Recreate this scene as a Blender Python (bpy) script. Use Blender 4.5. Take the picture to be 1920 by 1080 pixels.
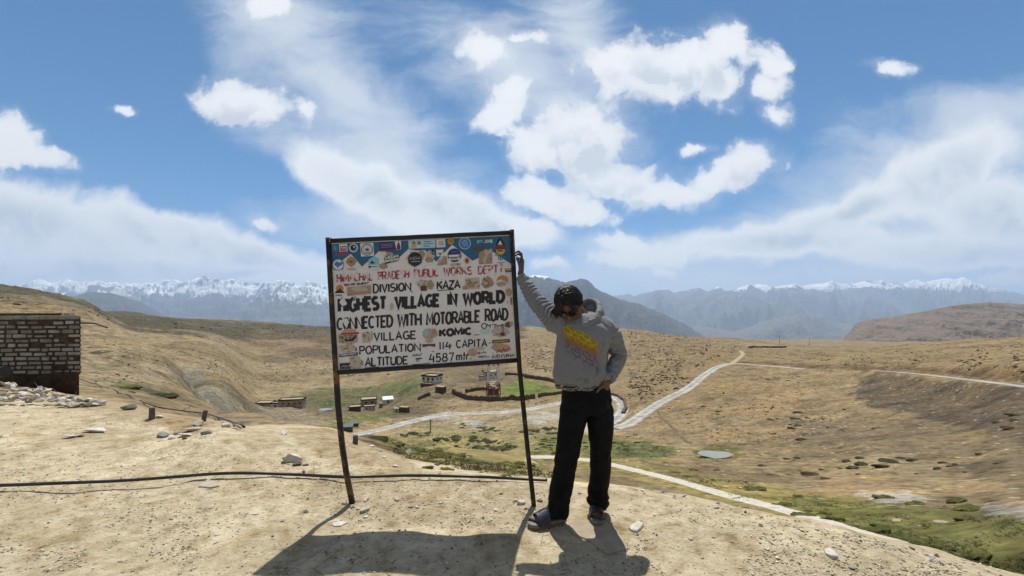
import bpy, bmesh, math, random
import numpy as np
from mathutils import Vector, Matrix, Euler
R = math.radians
rng = np.random.default_rng(7)
random.seed(7)
for o in list(bpy.data.objects):
    bpy.data.objects.remove(o)
scene = bpy.context.scene
col = scene.collection

# ------------------------------------------------------------------ camera
F, HZ, EYE = 760.0, 590.0, 1.44          # focal length and horizon in photo pixels, eye height in metres
cam = bpy.data.cameras.new('camera')
cam.sensor_width = 36.0
cam.lens = 36.0 * F / 1920.0
cam.shift_y = (HZ - 540.0) / 1920.0
cam.clip_start = 0.05
cam.clip_end = 120000.0
camo = bpy.data.objects.new('camera', cam)
camo.location = (0, 0, EYE)
camo.rotation_euler = (R(90), 0, 0)
col.objects.link(camo)
scene.camera = camo

# ------------------------------------------------------------------ sun and exposure
SUN_EL, SUN_AZ = 67.0, 1.0               # straight ahead and high, slightly to the right
sd = bpy.data.lights.new('sun', 'SUN')
sd.energy = 5.0
sd.angle = R(0.53)
sd.color = (1.0, 0.95, 0.86)
so = bpy.data.objects.new('sun', sd)
so.rotation_euler = (R(90 - SUN_EL), 0, R(180 - SUN_AZ) + R(0))
so.rotation_euler = Vector((math.sin(R(SUN_AZ)) * math.cos(R(SUN_EL)), math.cos(R(SUN_AZ)) * math.cos(R(SUN_EL)), math.sin(R(SUN_EL)))).to_track_quat('Z', 'Y').to_euler()
col.objects.link(so)
scene.view_settings.view_transform = 'Standard'
scene.view_settings.look = 'None'
scene.view_settings.exposure = 0.20
scene.view_settings.gamma = 1.0
scene.render.engine = 'CYCLES'
cy = scene.cycles
cy.use_denoising = True
cy.max_bounces = 6
cy.volume_bounces = 1
cy.caustics_reflective = False
cy.caustics_refractive = False

# ------------------------------------------------------------------ node helpers
class NT:
    def __init__(s, nt):
        s.nt = nt; s.n = nt.nodes; s.l = nt.links
    def new(s, t, **kw):
        n = s.n.new(t)
        for k, v in kw.items():
            if k == 'inp':
                for a, b in v.items():
                    s.put(n.inputs[a], b)
            else:
                setattr(n, k, v)
        return n
    def put(s, sock, v):
        if isinstance(v, bpy.types.NodeSocket): s.l.new(v, sock)
        elif isinstance(v, bpy.types.Node): s.l.new(v.outputs[0], sock)
        else:
            if hasattr(sock, 'default_value'):
                try: sock.default_value = v
                except Exception:
                    if sock.type == 'RGBA' and len(v) == 3: sock.default_value = (*v, 1)
                    else: raise
    def math(s, op, a, b=0.0, c=None, clamp=False):
        n = s.new('ShaderNodeMath', operation=op, use_clamp=clamp)
        s.put(n.inputs[0], a); s.put(n.inputs[1], b)
        if c is not None: s.put(n.inputs[2], c)
        return n.outputs[0]
    def vmath(s, op, a, b=(0, 0, 0)):
        n = s.new('ShaderNodeVectorMath', operation=op)
        s.put(n.inputs[0], a); s.put(n.inputs[1], b)
        return n.outputs['Value'] if op in ('LENGTH', 'DOT_PRODUCT', 'DISTANCE') else n.outputs[0]
    def noise(s, vec, scale, detail=4, rough=0.55, dist=0.0, lac=2.0, color=False):
        n = s.new('ShaderNodeTexNoise')
        s.put(n.inputs['Vector'], vec); s.put(n.inputs['Scale'], scale)
        s.put(n.inputs['Detail'], detail); s.put(n.inputs['Roughness'], rough)
        s.put(n.inputs['Lacunarity'], lac); s.put(n.inputs['Distortion'], dist)
        return n.outputs['Color' if color else 0]
    def ramp(s, v, a, b, lo=0.0, hi=1.0, smooth=True):
        n = s.new('ShaderNodeMapRange', interpolation_type='SMOOTHSTEP' if smooth else 'LINEAR', clamp=True)
        s.put(n.inputs[0], v); s.put(n.inputs[1], a); s.put(n.inputs[2], b); s.put(n.inputs[3], lo); s.put(n.inputs[4], hi)
        return n.outputs[0]
    def mix(s, f, a, b, blend='MIX'):
        n = s.new('ShaderNodeMix', data_type='RGBA', blend_type=blend)
        s.put(n.inputs[0], f)
        s.put(n.inputs[6], (*a, 1) if isinstance(a, tuple) and len(a) == 3 else a)
        s.put(n.inputs[7], (*b, 1) if isinstance(b, tuple) and len(b) == 3 else b)
        return n.outputs[2]
    def voro(s, vec, scale, feature='F1', rand=1.0, out='Distance'):
        n = s.new('ShaderNodeTexVoronoi', feature=feature)
        s.put(n.inputs['Vector'], vec); s.put(n.inputs['Scale'], scale); s.put(n.inputs['Randomness'], rand)
        return n.outputs[out]

# ------------------------------------------------------------------ sky: Nishita with clouds placed by direction
def build_world():
    w = bpy.data.worlds.new('World')
    scene.world = w
    w.use_nodes = True
    w.cycles.sampling_method = 'MANUAL'; w.cycles.sample_map_resolution = 512
    w.node_tree.nodes.clear()
    t = NT(w.node_tree)
    sky = t.new('ShaderNodeTexSky', sky_type='NISHITA', sun_disc=False)
    sky.sun_elevation = R(SUN_EL)
    sky.sun_rotation = R(SUN_AZ)
    sky.altitude = 4500
    sky.air_density = 1.0; sky.dust_density = 0.25; sky.ozone_density = 2.2
    tc = t.new('ShaderNodeTexCoord')
    d = tc.outputs['Generated']
    sep = t.new('ShaderNodeSeparateXYZ'); t.put(sep.inputs[0], d)
    yy = t.math('MAXIMUM', sep.outputs[1], 0.12)
    u = t.math('DIVIDE', sep.outputs[0], yy); v = t.math('DIVIDE', sep.outputs[2], yy)
    uv = t.new('ShaderNodeCombineXYZ'); t.put(uv.inputs[0], u); t.put(uv.inputs[1], v)
    p0 = uv.outputs[0]
    front = t.ramp(sep.outputs[1], 0.10, 0.30)
    # slight warp so that edges curl
    wn = t.noise(p0, 6.0, 6, 0.6, color=True)
    wv = t.vmath('SUBTRACT', wn, (0.5, 0.5, 0.5))
    sc = t.new('ShaderNodeVectorMath', operation='SCALE'); t.put(sc.inputs[0], wv); sc.inputs['Scale'].default_value = 0.09
    p = t.vmath('ADD', p0, sc.outputs[0])
    def blob(b, pp):
        px, py, rx, ry = b[:4]; rot = b[4] if len(b) > 4 else 0
        m = t.new('ShaderNodeMapping', vector_type='TEXTURE')
        t.put(m.inputs[0], pp)
        m.inputs[1].default_value = ((px - 960) / F, (HZ - py) / F, 0)
        m.inputs[2].default_value = (0, 0, R(-rot))
        m.inputs[3].default_value = (rx / F, ry / F, 1)
        r_ = t.math('SUBTRACT', 1.0, t.vmath('LENGTH', m.outputs[0]))
        small = min(1.0, .40 + (rx * ry) ** .5 / 110)      # little clouds are thin and ragged
        return r_ if small >= 1 else t.math('MULTIPLY', r_, small)
    def union(bl, pp, k=0.25):
        r = None
        for b in bl:
            x = blob(b, pp)
            r = x if r is None else t.math('SMOOTH_MAX', r, x, k)
        return r
    cumulus = [(1088, 262, 128, 78), (1150, 335, 120, 52, 10), (1010, 275, 66, 56), (1210, 358, 100, 34, 8), (1290, 368, 70, 26),
               (1392, 318, 84, 40, -28), (1330, 348, 72, 30, -15),
               (1250, 122, 165, 62, -5), (1365, 80, 50, 52, -20), (1165, 112, 80, 42), (1340, 150, 70, 44, 20),
               (1020, 372, 88, 38, 10), (1090, 402, 68, 30), (1000, 430, 70, 36, 20),
               (938, 205, 56, 48), (962, 172, 38, 36), (920, 95, 60, 36, 20), (965, 80, 45, 18, -10),
               (465, 192, 92, 46, 14), (572, 212, 26, 20, 30), (12, 262, 70, 52, 25), (75, 292, 75, 24, 20),
               (1195, 484, 120, 22, -4), (1190, 462, 72, 24), (1040, 492, 46, 13), (1237, 508, 24, 9),
               (1305, 286, 36, 14), (1662, 130, 46, 14), (490, 414, 34, 14, 5), (237, 205, 18, 8), (508, 12, 40, 18),
               (1455, 215, 32, 26, 40), (1447, 128, 26, 34, 20), (1890, 528, 80, 18), (1440, 165, 36, 30)]
    bank = [(60, 430, 330, 92, 12), (330, 445, 250, 62, 17), (-200, 400, 260, 110), (480, 482, 190, 44, 10), (180, 505, 420, 30),
            (840, 400, 160, 70, 15), (940, 432, 130, 40, 8), (700, 360, 200, 60, 28),
            (1480, 455, 280, 38, -3), (1800, 470, 300, 40, 0), (1600, 400, 220, 52, -22), (1760, 330, 180, 80, -25), (1880, 400, 160, 80, 0), (100, 512, 460, 36, 0), (430, 516, 260, 24, 0)]
    soft = [(640, 170, 330, 110, 38), (560, 90, 200, 110, 30), (720, 330, 300, 110, 25), (800, 430, 320, 70, 6), (1720, 330, 330, 150, -22),
            (1480, 430, 300, 60, -12), (1800, 440, 420, 90, -4), (1850, 240, 260, 110, -10), (1080, 60, 160, 110, 70),
            (960, 130, 260, 120, 30), (1250, 470, 300, 40, 0), (250, 500, 500, 60, 0), (2100, 300, 400, 200), (1400, 520, 900, 60, 0), (300, 520, 700, 60, 0)]
    fb = t.noise(p, 8.5, 12, 0.57, 0.25)
    fb2 = t.noise(p, 30.0, 8, 0.6)
    nz = t.math('ADD', t.math('MULTIPLY', t.math('SUBTRACT', fb, 0.5), 2.3), t.math('MULTIPLY', t.math('SUBTRACT', fb2, 0.5), 0.55))
    mc = union(cumulus, p, 0.18)
    solid = t.math('SUBTRACT', 1.0, t.ramp(mc, 0.12, 0.62, 0.0, 0.72))      # ragged at the rim, full in the middle
    dc = t.math('ADD', t.math('ADD', mc, 0.13), t.math('MULTIPLY', nz, solid))
    e1 = t.ramp(dc, -0.12, 0.70)
    e2 = t.ramp(dc, 0.08, 0.46)
    ac = t.math('ADD', t.math('MULTIPLY', e1, .55), t.math('MULTIPLY', e2, .45))
    # thin veil around every cumulus
    veil = t.math('MULTIPLY', t.ramp(t.math('ADD', mc, t.math('MULTIPLY', nz, .5)), -.35, .5), .35)
    ac = t.math('MAXIMUM', ac, veil)
    mb = union(bank, p, 0.3)
    nb = t.math('MULTIPLY', t.math('SUBTRACT', t.noise(p, 5.0, 12, 0.58, 0.2), 0.5), 1.1)
    db = t.math('ADD', mb, nb)
    ab = t.ramp(db, -0.06, 0.36)
    # streaky thin cloud
    st = t.new('ShaderNodeMapping', vector_type='POINT'); t.put(st.inputs[0], p)
    st.inputs[2].default_value = (0, 0, R(38)); st.inputs[3].default_value = (1.2, 3.2, 1)
    sn = t.noise(st.outputs[0], 2.2, 9, 0.6, 0.4)
    ms = union(soft, p, 0.4)
    as_ = t.math('MULTIPLY', t.ramp(t.math('ADD', ms, t.math('MULTIPLY', t.math('SUBTRACT', sn, 0.5), 1.9)), -0.15, 0.95), 0.85)
    # light and body of the clouds
    up = t.vmath('ADD', p, (0.006, 0.03, 0))
    fbl = t.noise(p, 11.0, 4, 0.5, 0.2); fbu = t.noise(up, 11.0, 4, 0.5, 0.2)
    rel = t.math('SUBTRACT', fbl, fbu)
    lit = t.ramp(rel, -0.05, 0.09)
    pu = t.vmath('ADD', p, (0.004, 0.045, 0))
    dup = t.math('ADD', union([cumulus[q] for q in (0, 1, 3, 5, 7, 18)], pu, 0.18), t.math('MULTIPLY', t.math('SUBTRACT', fbu, .5), 1.5))
    under = t.ramp(dup, 0.05, 0.85)      # cloud above shades what lies under it
    core = t.ramp(t.math('ADD', dc, t.math('MULTIPLY', nz, .35)), 0.25, 0.85)
    shade = t.math('MULTIPLY', t.math('MULTIPLY', under, t.ramp(core, -.3, .6)), t.math('SUBTRACT', 1.15, t.math('MULTIPLY', lit, .75)), clamp=True)
    ccol = t.mix(shade, (0.95, 0.955, 0.97), (0.66, 0.71, 0.78))
    fbb = t.noise(t.vmath('ADD', p, (0.01, 0.06, 0)), 5.0, 5, 0.55, 0.2)
    nbl = t.noise(p, 5.0, 5, 0.55, 0.2)
    bl = t.ramp(t.math('SUBTRACT', nbl, fbb), -0.08, 0.12)
    bcore = t.ramp(db, 0.25, 0.9)
    bsh = t.math('MULTIPLY', bcore, t.math('SUBTRACT', 1.0, t.math('MULTIPLY', bl, 0.7)), clamp=True)
    bcol = t.mix(bsh, (0.93, 0.945, 0.965), (0.56, 0.63, 0.72))
    skyc = t.new('ShaderNodeVectorMath', operation='SCALE'); t.put(skyc.inputs[0], sky.outputs[0]); skyc.inputs['Scale'].default_value = 1.0
    S = 0.10
    inv = 1.0 / S
    def bright(c):
        if isinstance(c, tuple): return tuple(x * inv * .82 for x in c)
        n = t.new('ShaderNodeVectorMath', operation='SCALE'); t.put(n.inputs[0], c); n.inputs['Scale'].default_value = inv * 0.82
        return n.outputs[0]
    tint = t.mix(1.0, skyc.outputs[0], t.mix(t.ramp(sep.outputs[2], -.02, .30), (0.62, 0.74, 0.84), (0.26, 0.86, 1.08)), 'MULTIPLY')
    softcol = bright(t.mix(sn, (0.62, 0.70, 0.80), (0.84, 0.87, 0.91)))
    c = t.mix(t.math('MULTIPLY', as_, front), tint, softcol)
    c = t.mix(t.math('MULTIPLY', ab, front), c, bright(bcol))
    c = t.mix(t.math('MULTIPLY', ac, front), c, bright(ccol))
    # unseen grey cloud added behind the viewer and overhead to neutralise blue fill light
    on = t.noise(d, 2.6, 9, .6, .3)
    oc = t.math('MULTIPLY', t.ramp(on, .40, .56), t.math('SUBTRACT', 1.0, t.ramp(sep.outputs[1], .28, .50)))
    c = t.mix(oc, c, bright((.42, .42, .42)))
    bg = t.new('ShaderNodeBackground'); t.put(bg.inputs[0], c); bg.inputs[1].default_value = S
    out = t.new('ShaderNodeOutputWorld'); t.l.new(bg.outputs[0], out.inputs[0])
build_world()
# ------------------------------------------------------------------ object helpers
def tag(o, label=None, cat=None, group=None, kind=None):
    if label: o['label'] = label
    if cat: o['category'] = cat
    if group: o['group'] = group
    if kind: o['kind'] = kind
    return o
def empty(name, loc, label=None, cat=None, group=None, rot=(0, 0, 0)):
    o = bpy.data.objects.new(name, None); col.objects.link(o)
    o.location = loc; o.rotation_euler = rot; o.empty_display_size = 0.1
    return tag(o, label, cat, group)
def link_mesh(name, me, parent=None):
    o = bpy.data.objects.new(name, me); col.objects.link(o)
    if parent: o.parent = parent
    return o
def P(px, py, Y):                         # a sight line of the photo at a given distance
    return Vector(((px - 960) / F * Y, Y, EYE - (py - HZ) / F * Y))

# ------------------------------------------------------------------ noise in numpy
def _h(ix, iy, seed):
    n = (ix.astype(np.int64) * 374761393 + iy.astype(np.int64) * 668265263 + seed * 974711) & 0x7fffffff
    n = ((n ^ (n >> 13)) * 1274126177) & 0x7fffffff
    n = n ^ (n >> 16)
    return (n & 0xffff) / 32767.5 - 1.0
def vnoise(x, y, seed=0):
    ix = np.floor(x); iy = np.floor(y); fx = x - ix; fy = y - iy
    fx = fx * fx * fx * (fx * (fx * 6 - 15) + 10); fy = fy * fy * fy * (fy * (fy * 6 - 15) + 10)
    ix = ix.astype(np.int64); iy = iy.astype(np.int64)
    a = _h(ix, iy, seed); b = _h(ix + 1, iy, seed); c = _h(ix, iy + 1, seed); d = _h(ix + 1, iy + 1, seed)
    return (a + (b - a) * fx) * (1 - fy) + (c + (d - c) * fx) * fy
def fbm(x, y, octs=5, seed=0, gain=0.5):
    s = 0; a = 1; t = 0
    for k in range(octs):
        s = s + a * vnoise(x * 2**k + 17.3 * k, y * 2**k - 9.1 * k, seed + k); t += a; a *= gain
    return s / t
def ridged(x, y, octs=6, seed=0, gain=0.5):
    s = 0; a = 1; t = 0
    for k in range(octs):
        s = s + a * (1 - np.abs(vnoise(x * 2**k + 31.7 * k, y * 2**k + 5.3 * k, seed + k)) * 2); t += a; a *= gain
    return s / t
def sstep(x, a, b):
    t = np.clip((x - a) / (b - a), 0, 1); return t * t * (3 - 2 * t)
def pchip(xk, yk, x):
    xk = np.asarray(xk, float); yk = np.asarray(yk, float)
    h = np.diff(xk); d = np.diff(yk, axis=0) / (h if yk.ndim == 1 else h[:, None])
    m = np.zeros_like(yk)
    if len(xk) > 2:
        h0 = h[:-1]; h1 = h[1:]
        if yk.ndim > 1: h0 = h0[:, None]; h1 = h1[:, None]
        w1 = 2 * h1 + h0; w2 = h1 + 2 * h0
        d0 = d[:-1]; d1 = d[1:]
        ok = (d0 * d1) > 0
        with np.errstate(divide='ignore', invalid='ignore'):
            hm = (w1 + w2) / (w1 / d0 + w2 / d1)
        m[1:-1] = np.where(ok, hm, 0)
    m[0] = d[0]; m[-1] = d[-1]
    x = np.clip(x, xk[0], xk[-1])
    i = np.clip(np.searchsorted(xk, x) - 1, 0, len(xk) - 2)
    hh = xk[i + 1] - xk[i]; t = (x - xk[i]) / hh
    if yk.ndim > 1: t = t[:, None]; hh = hh[:, None]
    return ((1 + 2 * t) * (1 - t)**2) * yk[i] + t * (1 - t)**2 * hh * m[i] + t * t * (3 - 2 * t) * yk[i + 1] + t * t * (t - 1) * hh * m[i + 1]

# ------------------------------------------------------------------ the lie of the land: for each bearing, distance -> height
z_ = lambda Y, py: EYE - (py - HZ) / F * Y
def prof(*k): return [(Y, (v if kind == 'z' else z_(Y, v))) for Y, kind, v in k]
def L(s):                                  # "distance pROW" or "distance zHEIGHT"
    out = []
    for it in s.split(','):
        a, b = it.split(); Y = float(a)
        out.append((Y, float(b[1:]) if b[0] == 'z' else z_(Y, float(b[1:]))))
    return out
COLS = [
 (-500, L('2.2 z.06,6.2 z.08,9.2 z0,14 z0,40 z3,100 p560,250 p545,600 p520,900 z45,2000 z-60,5000 z-500')),
 (0,    L('2.2 z.06,6.2 z.05,9.2 z-.1,13 z-.4,40 z.5,100 p580,250 p567,600 p546,900 z25,2000 z-60,5000 z-500')),
 (150,  L('2.2 z.05,6.5 p760,9.2 p745,14 p735,20 p716,40 p668,75 p602,85 p597,140 p589,400 p576,650 p566,900 z10,2000 z-80,5000 z-500')),
 (230,  L('2.2 z.04,6 p775,9 p752,14 p736,25 p714,45 p668,75 p622,90 z-8,200 z-20,400 p622,700 p601,800 p597,1100 p586,1400 z-25,2500 z-100,5000 z-500')),
 (310,  L('2.2 z.04,5.5 p792,8 p775,14 p758,25 p735,40 p703,58 p668,75 z-12,130 z-25,250 p655,420 p632,750 p602,1200 p597,1500 z-35,2500 z-100,5000 z-500')),
 (400,  L('2.2 z.04,5 p802,6.5 p792,9 p786,14 p779,22 p772,30 p765,45 z-11,90 p745,140 p715,200 p690,300 p662,450 p640,600 p625,900 p604,1300 p601,1600 z-50,2500 z-120,5000 z-500')),
 (500,  L('2.2 z.03,4.6 p828,5.5 p810,7.5 p795,11 p786,16 p779,25 z-8,60 z-22,150 p776,200 p765,260 p748,330 p730,420 p705,520 p680,650 p650,800 p630,1000 p608,1300 p606,1600 z-80,2500 z-150,5000 z-500')),
 (600,  L('2.2 z.03,4.4 p838,5.2 p816,6.5 p807,8 p803,12 z-3.5,30 z-12,70 z-26,110 p800,150 p780,200 p765,260 p748,330 p730,420 p705,520 p680,650 p650,800 p632,1000 p616,1200 p614,1600 z-80,2500 z-150,5000 z-500')),
 (700,  L('2.2 z.03,4 p865,4.8 p850,6 p838,8 p826,10 p820,14 z-5,35 z-16,75 z-29,105 p812,150 p782,200 p766,260 p748,330 p728,450 p700,600 p665,800 p640,1000 p622,1200 p616,1600 z-80,2500 z-150,5000 z-500')),
 (800,  L('2.2 z.02,3.7 p888,4.5 p876,6 p862,9 p848,12 p840,16 z-6,40 z-20,85 z-30,100 p826,130 p790,150 p775,185 p737,210 p723,230 p713,300 p702,420 p690,600 p668,800 p645,1000 p624,1200 p615,1600 z-80,2500 z-150,5000 z-500')),
 (900,  L('2.2 z.0,3.55 p899,4.3 p887,6 p871,9 p858,13 p848,18 z-7,45 z-20,80 p851,95 p828,120 p795,145 p768,185 p738,215 p720,260 p705,350 p690,600 p660,800 p640,1000 p622,1300 p614,1600 z-80,2500 z-150,5000 z-500')),
 (1000, L('2.2 z.0,3.4 p914,4 p905,5 p892,8 p876,13 p864,18 z-7,40 z-15,55 p858,75 p835,95 p815,120 p790,150 p762,185 p738,220 p718,300 p695,450 p668,650 p640,850 p622,1000 p613,1300 z-60,2500 z-150,5000 z-500')),
 (1100, L('2.2 z.0,3.3 p926,3.8 p917,4.6 p908,6 p905,9 z-3,25 z-9.5,40 p880,50 p866,65 p850,85 p828,105 p808,130 p785,160 p760,190 p742,230 p715,300 p685,400 p655,550 p625,650 p614,900 z-60,2500 z-150,5000 z-500')),
 (1200, L('2.2 z.0,3.2 p938,3.7 p921,4.3 p912,5.5 z-1.6,9 z-4.5,20 z-9.5,32 p905,40 p888,55 p862,75 p835,100 p810,125 p785,150 p762,180 p735,220 p705,280 p680,380 p655,500 p635,640 p621,900 z-70,2500 z-150,5000 z-500')),
 (1350, L('2.2 z.0,3 p960,3.4 p949,3.9 p940,5 z-1.6,9 z-4,20 z-9,27 p925,35 p900,48 p878,58 p862,66 p846,72 p836,85 p815,110 p780,140 p745,180 p712,215 p690,250 p675,330 p656,450 p640,520 p634,700 z-60,2500 z-150,5000 z-500')),
 (1500, L('2.2 z.0,2.8 p982,3.1 p976,3.5 p969,4.5 z-1.4,8 z-3.5,14 z-6.5,20 p968,24 p945,32 p915,45 p880,60 p850,80 p810,105 p770,140 p730,170 p708,195 p693,230 p680,300 p665,380 p655,430 p651,600 z-60,2500 z-150,5000 z-500')),
 (1650, L('2.2 z.0,2.55 p1019,2.8 p1013,3.1 p1008,4 z-1.3,7 z-3.4,11 z-5.2,14 p1012,17 p980,22 p945,32 p905,45 p865,60 p825,80 p785,105 p745,130 p715,148 p700,153 p698,160 p690,200 p677,280 p662,350 p652,500 z-50,2500 z-150,5000 z-500')),
 (1800, L('2.2 z.0,2.4 p1056,2.6 p1049,2.8 p1044,3.5 z-1.1,6 z-3.2,9 z-4.9,12 p1030,16 p985,22 p940,32 p895,45 p850,60 p805,75 p765,90 p732,101 p713,106 p707,112 p690,150 p675,230 p657,320 p643,500 z-50,2500 z-150,5000 z-500')),
 (1920, L('2.1 z0,2.3 p1086,2.5 p1076,2.7 p1071,3.3 z-1,6 z-3,9 z-4.4,12 p1000,16 p960,22 p920,32 p870,45 p820,58 p770,68 p738,74 p726,80 p714,86 p690,120 p668,200 p652,300 p638,500 z-45,2500 z-150,5000 z-500')),
 (2500, L('2 z0,2.2 z-.1,2.5 z-.4,3.3 z-1.2,6 z-3,9 z-4,12 z-4.5,16 z-5.5,22 z-7,32 z-8,45 z-8,58 z-7.5,70 z-7,86 z-5,120 z-4,200 z-5,300 z-8,500 z-40,2500 z-150,5000 z-500')),
]
LY = np.linspace(math.log(2.0), math.log(5000.0), 900)
CPX = np.array([c[0] for c in COLS], float)
TAB = np.array([pchip(np.log([k[0] for k in c[1]]), np.array([k[1] for k in c[1]]), LY) for c in COLS])   # (cols, 900)
GPX = np.arange(-500, 2501, 10.0)
TAB = pchip(CPX, TAB, GPX)
for _ in range(2):                         # ease the creases between bearings
    TAB[1:-1] = (TAB[:-2] + 2 * TAB[1:-1] + TAB[2:]) / 4
def base_h(X, Y):
    Yc = np.clip(Y, 2.05, 4990.0)
    px = np.clip(960 + F * X / Yc, -499, 2499)
    gi = (px + 500) / 10.0; i = np.clip(np.floor(gi).astype(int), 0, len(GPX) - 2); fi = gi - i
    gj = (np.log(Yc) - LY[0]) / (LY[1] - LY[0]); j = np.clip(np.floor(gj).astype(int), 0, 898); fj = gj - j
    return (TAB[i, j] * (1 - fi) + TAB[i + 1, j] * fi) * (1 - fj) + (TAB[i, j + 1] * (1 - fi) + TAB[i + 1, j + 1] * fi) * fj
ROADS = [
 ('upper', [(1150, 803), (1175, 797), (1197, 783), (1218, 768), (1242, 753), (1268, 740), (1292, 727), (1310, 712), (1324, 701), (1342, 690), (1358, 684), (1372, 682), (1395, 682.5), (1430, 685), (1470, 688.5), (1512, 692)], 4.8, (90, 400)),
 ('right', [(1640, 695), (1690, 698.5), (1740, 703), (1800, 710), (1860, 717), (1930, 726), (2050, 738)], 4.4, (50, 210)),
 ('lower', [(640, 818), (692, 811), (740, 799), (790, 786), (830, 779), (870, 775.5), (920, 774), (965, 771), (1010, 764), (1050, 756), (1090, 747), (1125, 741), (1150, 744), (1165, 756), (1166, 772), (1152, 788), (1120, 802), (1070, 806)], 5.0, (60, 300)),
 ('track', [(1372, 682), (1385, 672), (1393, 664), (1388, 658)], 3.0, (120, 600)),
 ('path', [(985, 857), (1030, 857), (1075, 860), (1110, 864), (1150, 872), (1200, 884), (1250, 896), (1300, 910), (1350, 925), (1400, 938), (1450, 951), (1500, 965), (1560, 983), (1610, 998), (1650, 1008), (1700, 1024)], 1.75, (11, 70)),
]
def road_line(pts, y0, y1):               # where a road runs: distances smoothed along it, heights graded to suit
    out = []
    for px, py in pts:
        Y = np.linspace(y0, y1, 3000); g = base_h((px - 960) / F * Y, Y) - (EYE - (py - HZ) / F * Y)
        k = int(np.argmax(g >= 0)) if (g >= 0).any() else int(np.argmax(g)); out.append(Y[k])
    A = np.array(out)
    for _ in range(3): A[1:-1] = (A[:-2] + 2 * A[1:-1] + A[2:]) / 4
    return [P(px, py, y) for (px, py), y in zip(pts, A)]
SEG = []
for _n, _p, _w, _y in ROADS:
    _l = road_line(_p, *_y)
    SEG += [(a.x, a.y, b.x, b.y, _w, a.z, b.z) for a, b in zip(_l[:-1], _l[1:])]
def road_near(X, Y):                       # distance weight (0 on a road bed, 1 away from it) and the height of that bed
    w = np.ones(np.shape(X)); zr = np.zeros(np.shape(X)); best = np.full(np.shape(X), 1e9)
    for ax, ay, bx, by, hw, az, bz in SEG:
        dx, dy = bx - ax, by - ay; fall = 2.0 + hw * 1.1; pad = hw * .6 + fall
        m = (X > min(ax, bx) - pad) & (X < max(ax, bx) + pad) & (Y > min(ay, by) - pad) & (Y < max(ay, by) + pad)
        if not np.any(m): continue
        xs, ys = X[m], Y[m]
        t = np.clip(((xs - ax) * dx + (ys - ay) * dy) / (dx * dx + dy * dy + 1e-9), 0, 1)
        d = np.hypot(xs - ax - t * dx, ys - ay - t * dy)
        c = d < best[m]; bm_ = best[m]; bm_[c] = d[c]; best[m] = bm_
        z_q = zr[m]; z_q[c] = (az + (bz - az) * t)[c]; zr[m] = z_q
        w[m] = np.minimum(w[m], sstep(d, hw * .55, hw * .6 + fall))
    return w, zr
def height(X, Y):
    X = np.asarray(X, float); Y = np.asarray(Y, float)
    rw, zr = road_near(X, Y)
    z = base_h(X, Y) * rw + zr * (1 - rw)
    D = np.maximum(np.abs(Y), 2.0)
    for k, lam in enumerate((0.07, 0.16, 0.37, 0.9, 2.2, 5.5, 13.0, 32.0, 80.0)):
        w = sstep(lam / D, 0.006, 0.016) * (1 - sstep(lam / D, 0.20, 0.5))
        amp = lam * ((0.036 if lam < .1 else 0.048) if lam < 1 else 0.034 if lam < 4 else 0.046)
        if lam > 10: amp = amp * (1 + .8 * sstep(-X / D, .05, .45))
        if lam < 0.5: w = w * (1 - sstep(D, 6.0, 14.0) * 0.5)
        if lam > .8: w = w * rw
        n = vnoise(X / lam + 3.1 * k, Y / lam + 7.7 * k, 50 + k)
        z = z + amp * w * (n if lam < 3 else (0.6 - 1.2 * np.abs(n)))
    return z
_HY = np.exp(np.linspace(math.log(1.9), math.log(1800.0), 3200))
def hit(px, py, y0=1.9, y1=1800.0):       # the ground seen along a sight line
    Y = _HY[(_HY >= y0) & (_HY <= y1)]
    X = (px - 960) / F * Y
    g = base_h(X, Y); line = EYE - (py - HZ) / F * Y
    k = np.argmax(g >= line)
    if g[k] < line[k]: k = len(Y) - 1
    Yh = Y[k]
    if k > 0:
        a = line[k - 1] - g[k - 1]; b = g[k] - line[k]
        Yh = Y[k - 1] + (Y[k] - Y[k - 1]) * a / max(a + b, 1e-9)
    Yr = np.linspace(max(Yh * .9, y0), min(Yh * 1.12, y1), 160)      # settle on the rough surface itself
    d = height((px - 960) / F * Yr, Yr) - (EYE - (py - HZ) / F * Yr)
    if (d >= 0).any():
        q = int(np.argmax(d >= 0)); Yh = Yr[q] if q == 0 else Yr[q - 1] + (Yr[q] - Yr[q - 1]) * (-d[q - 1]) / (d[q] - d[q - 1] + 1e-12)
    Xh = (px - 960) / F * Yh
    return Vector((Xh, Yh, float(height(np.array([Xh]), np.array([Yh]))[0])))
def hit_many(px, py, y0, y1, n=700):
    px = np.asarray(px, float); py = np.asarray(py, float); Y = np.exp(np.linspace(math.log(y0), math.log(y1), n)); out = []
    for c in range(0, len(px), 400):
        u = ((px[c:c + 400] - 960) / F)[:, None]; q = ((py[c:c + 400] - HZ) / F)[:, None]
        g = base_h(u * Y[None], np.broadcast_to(Y, (len(u), n))) >= EYE - q * Y[None]
        k = np.where(g.any(1), g.argmax(1), n - 1); out.append(np.stack([u[:, 0] * Y[k], Y[k]], 1))
    return np.concatenate(out)
def gz(x, y): return float(height(np.array([x]), np.array([y]))[0])

def inpoly(px, py, poly):
    ins = np.zeros(px.shape, bool)
    n = len(poly)
    for i in range(n):
        x1, y1 = poly[i]; x2, y2 = poly[(i + 1) % n]
        c = ((y1 > py) != (y2 > py))
        with np.errstate(divide='ignore', invalid='ignore'):
            xi = (x2 - x1) * (py - y1) / (y2 - y1 + 1e-12) + x1
        ins ^= c & (px < xi)
    return ins

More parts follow.
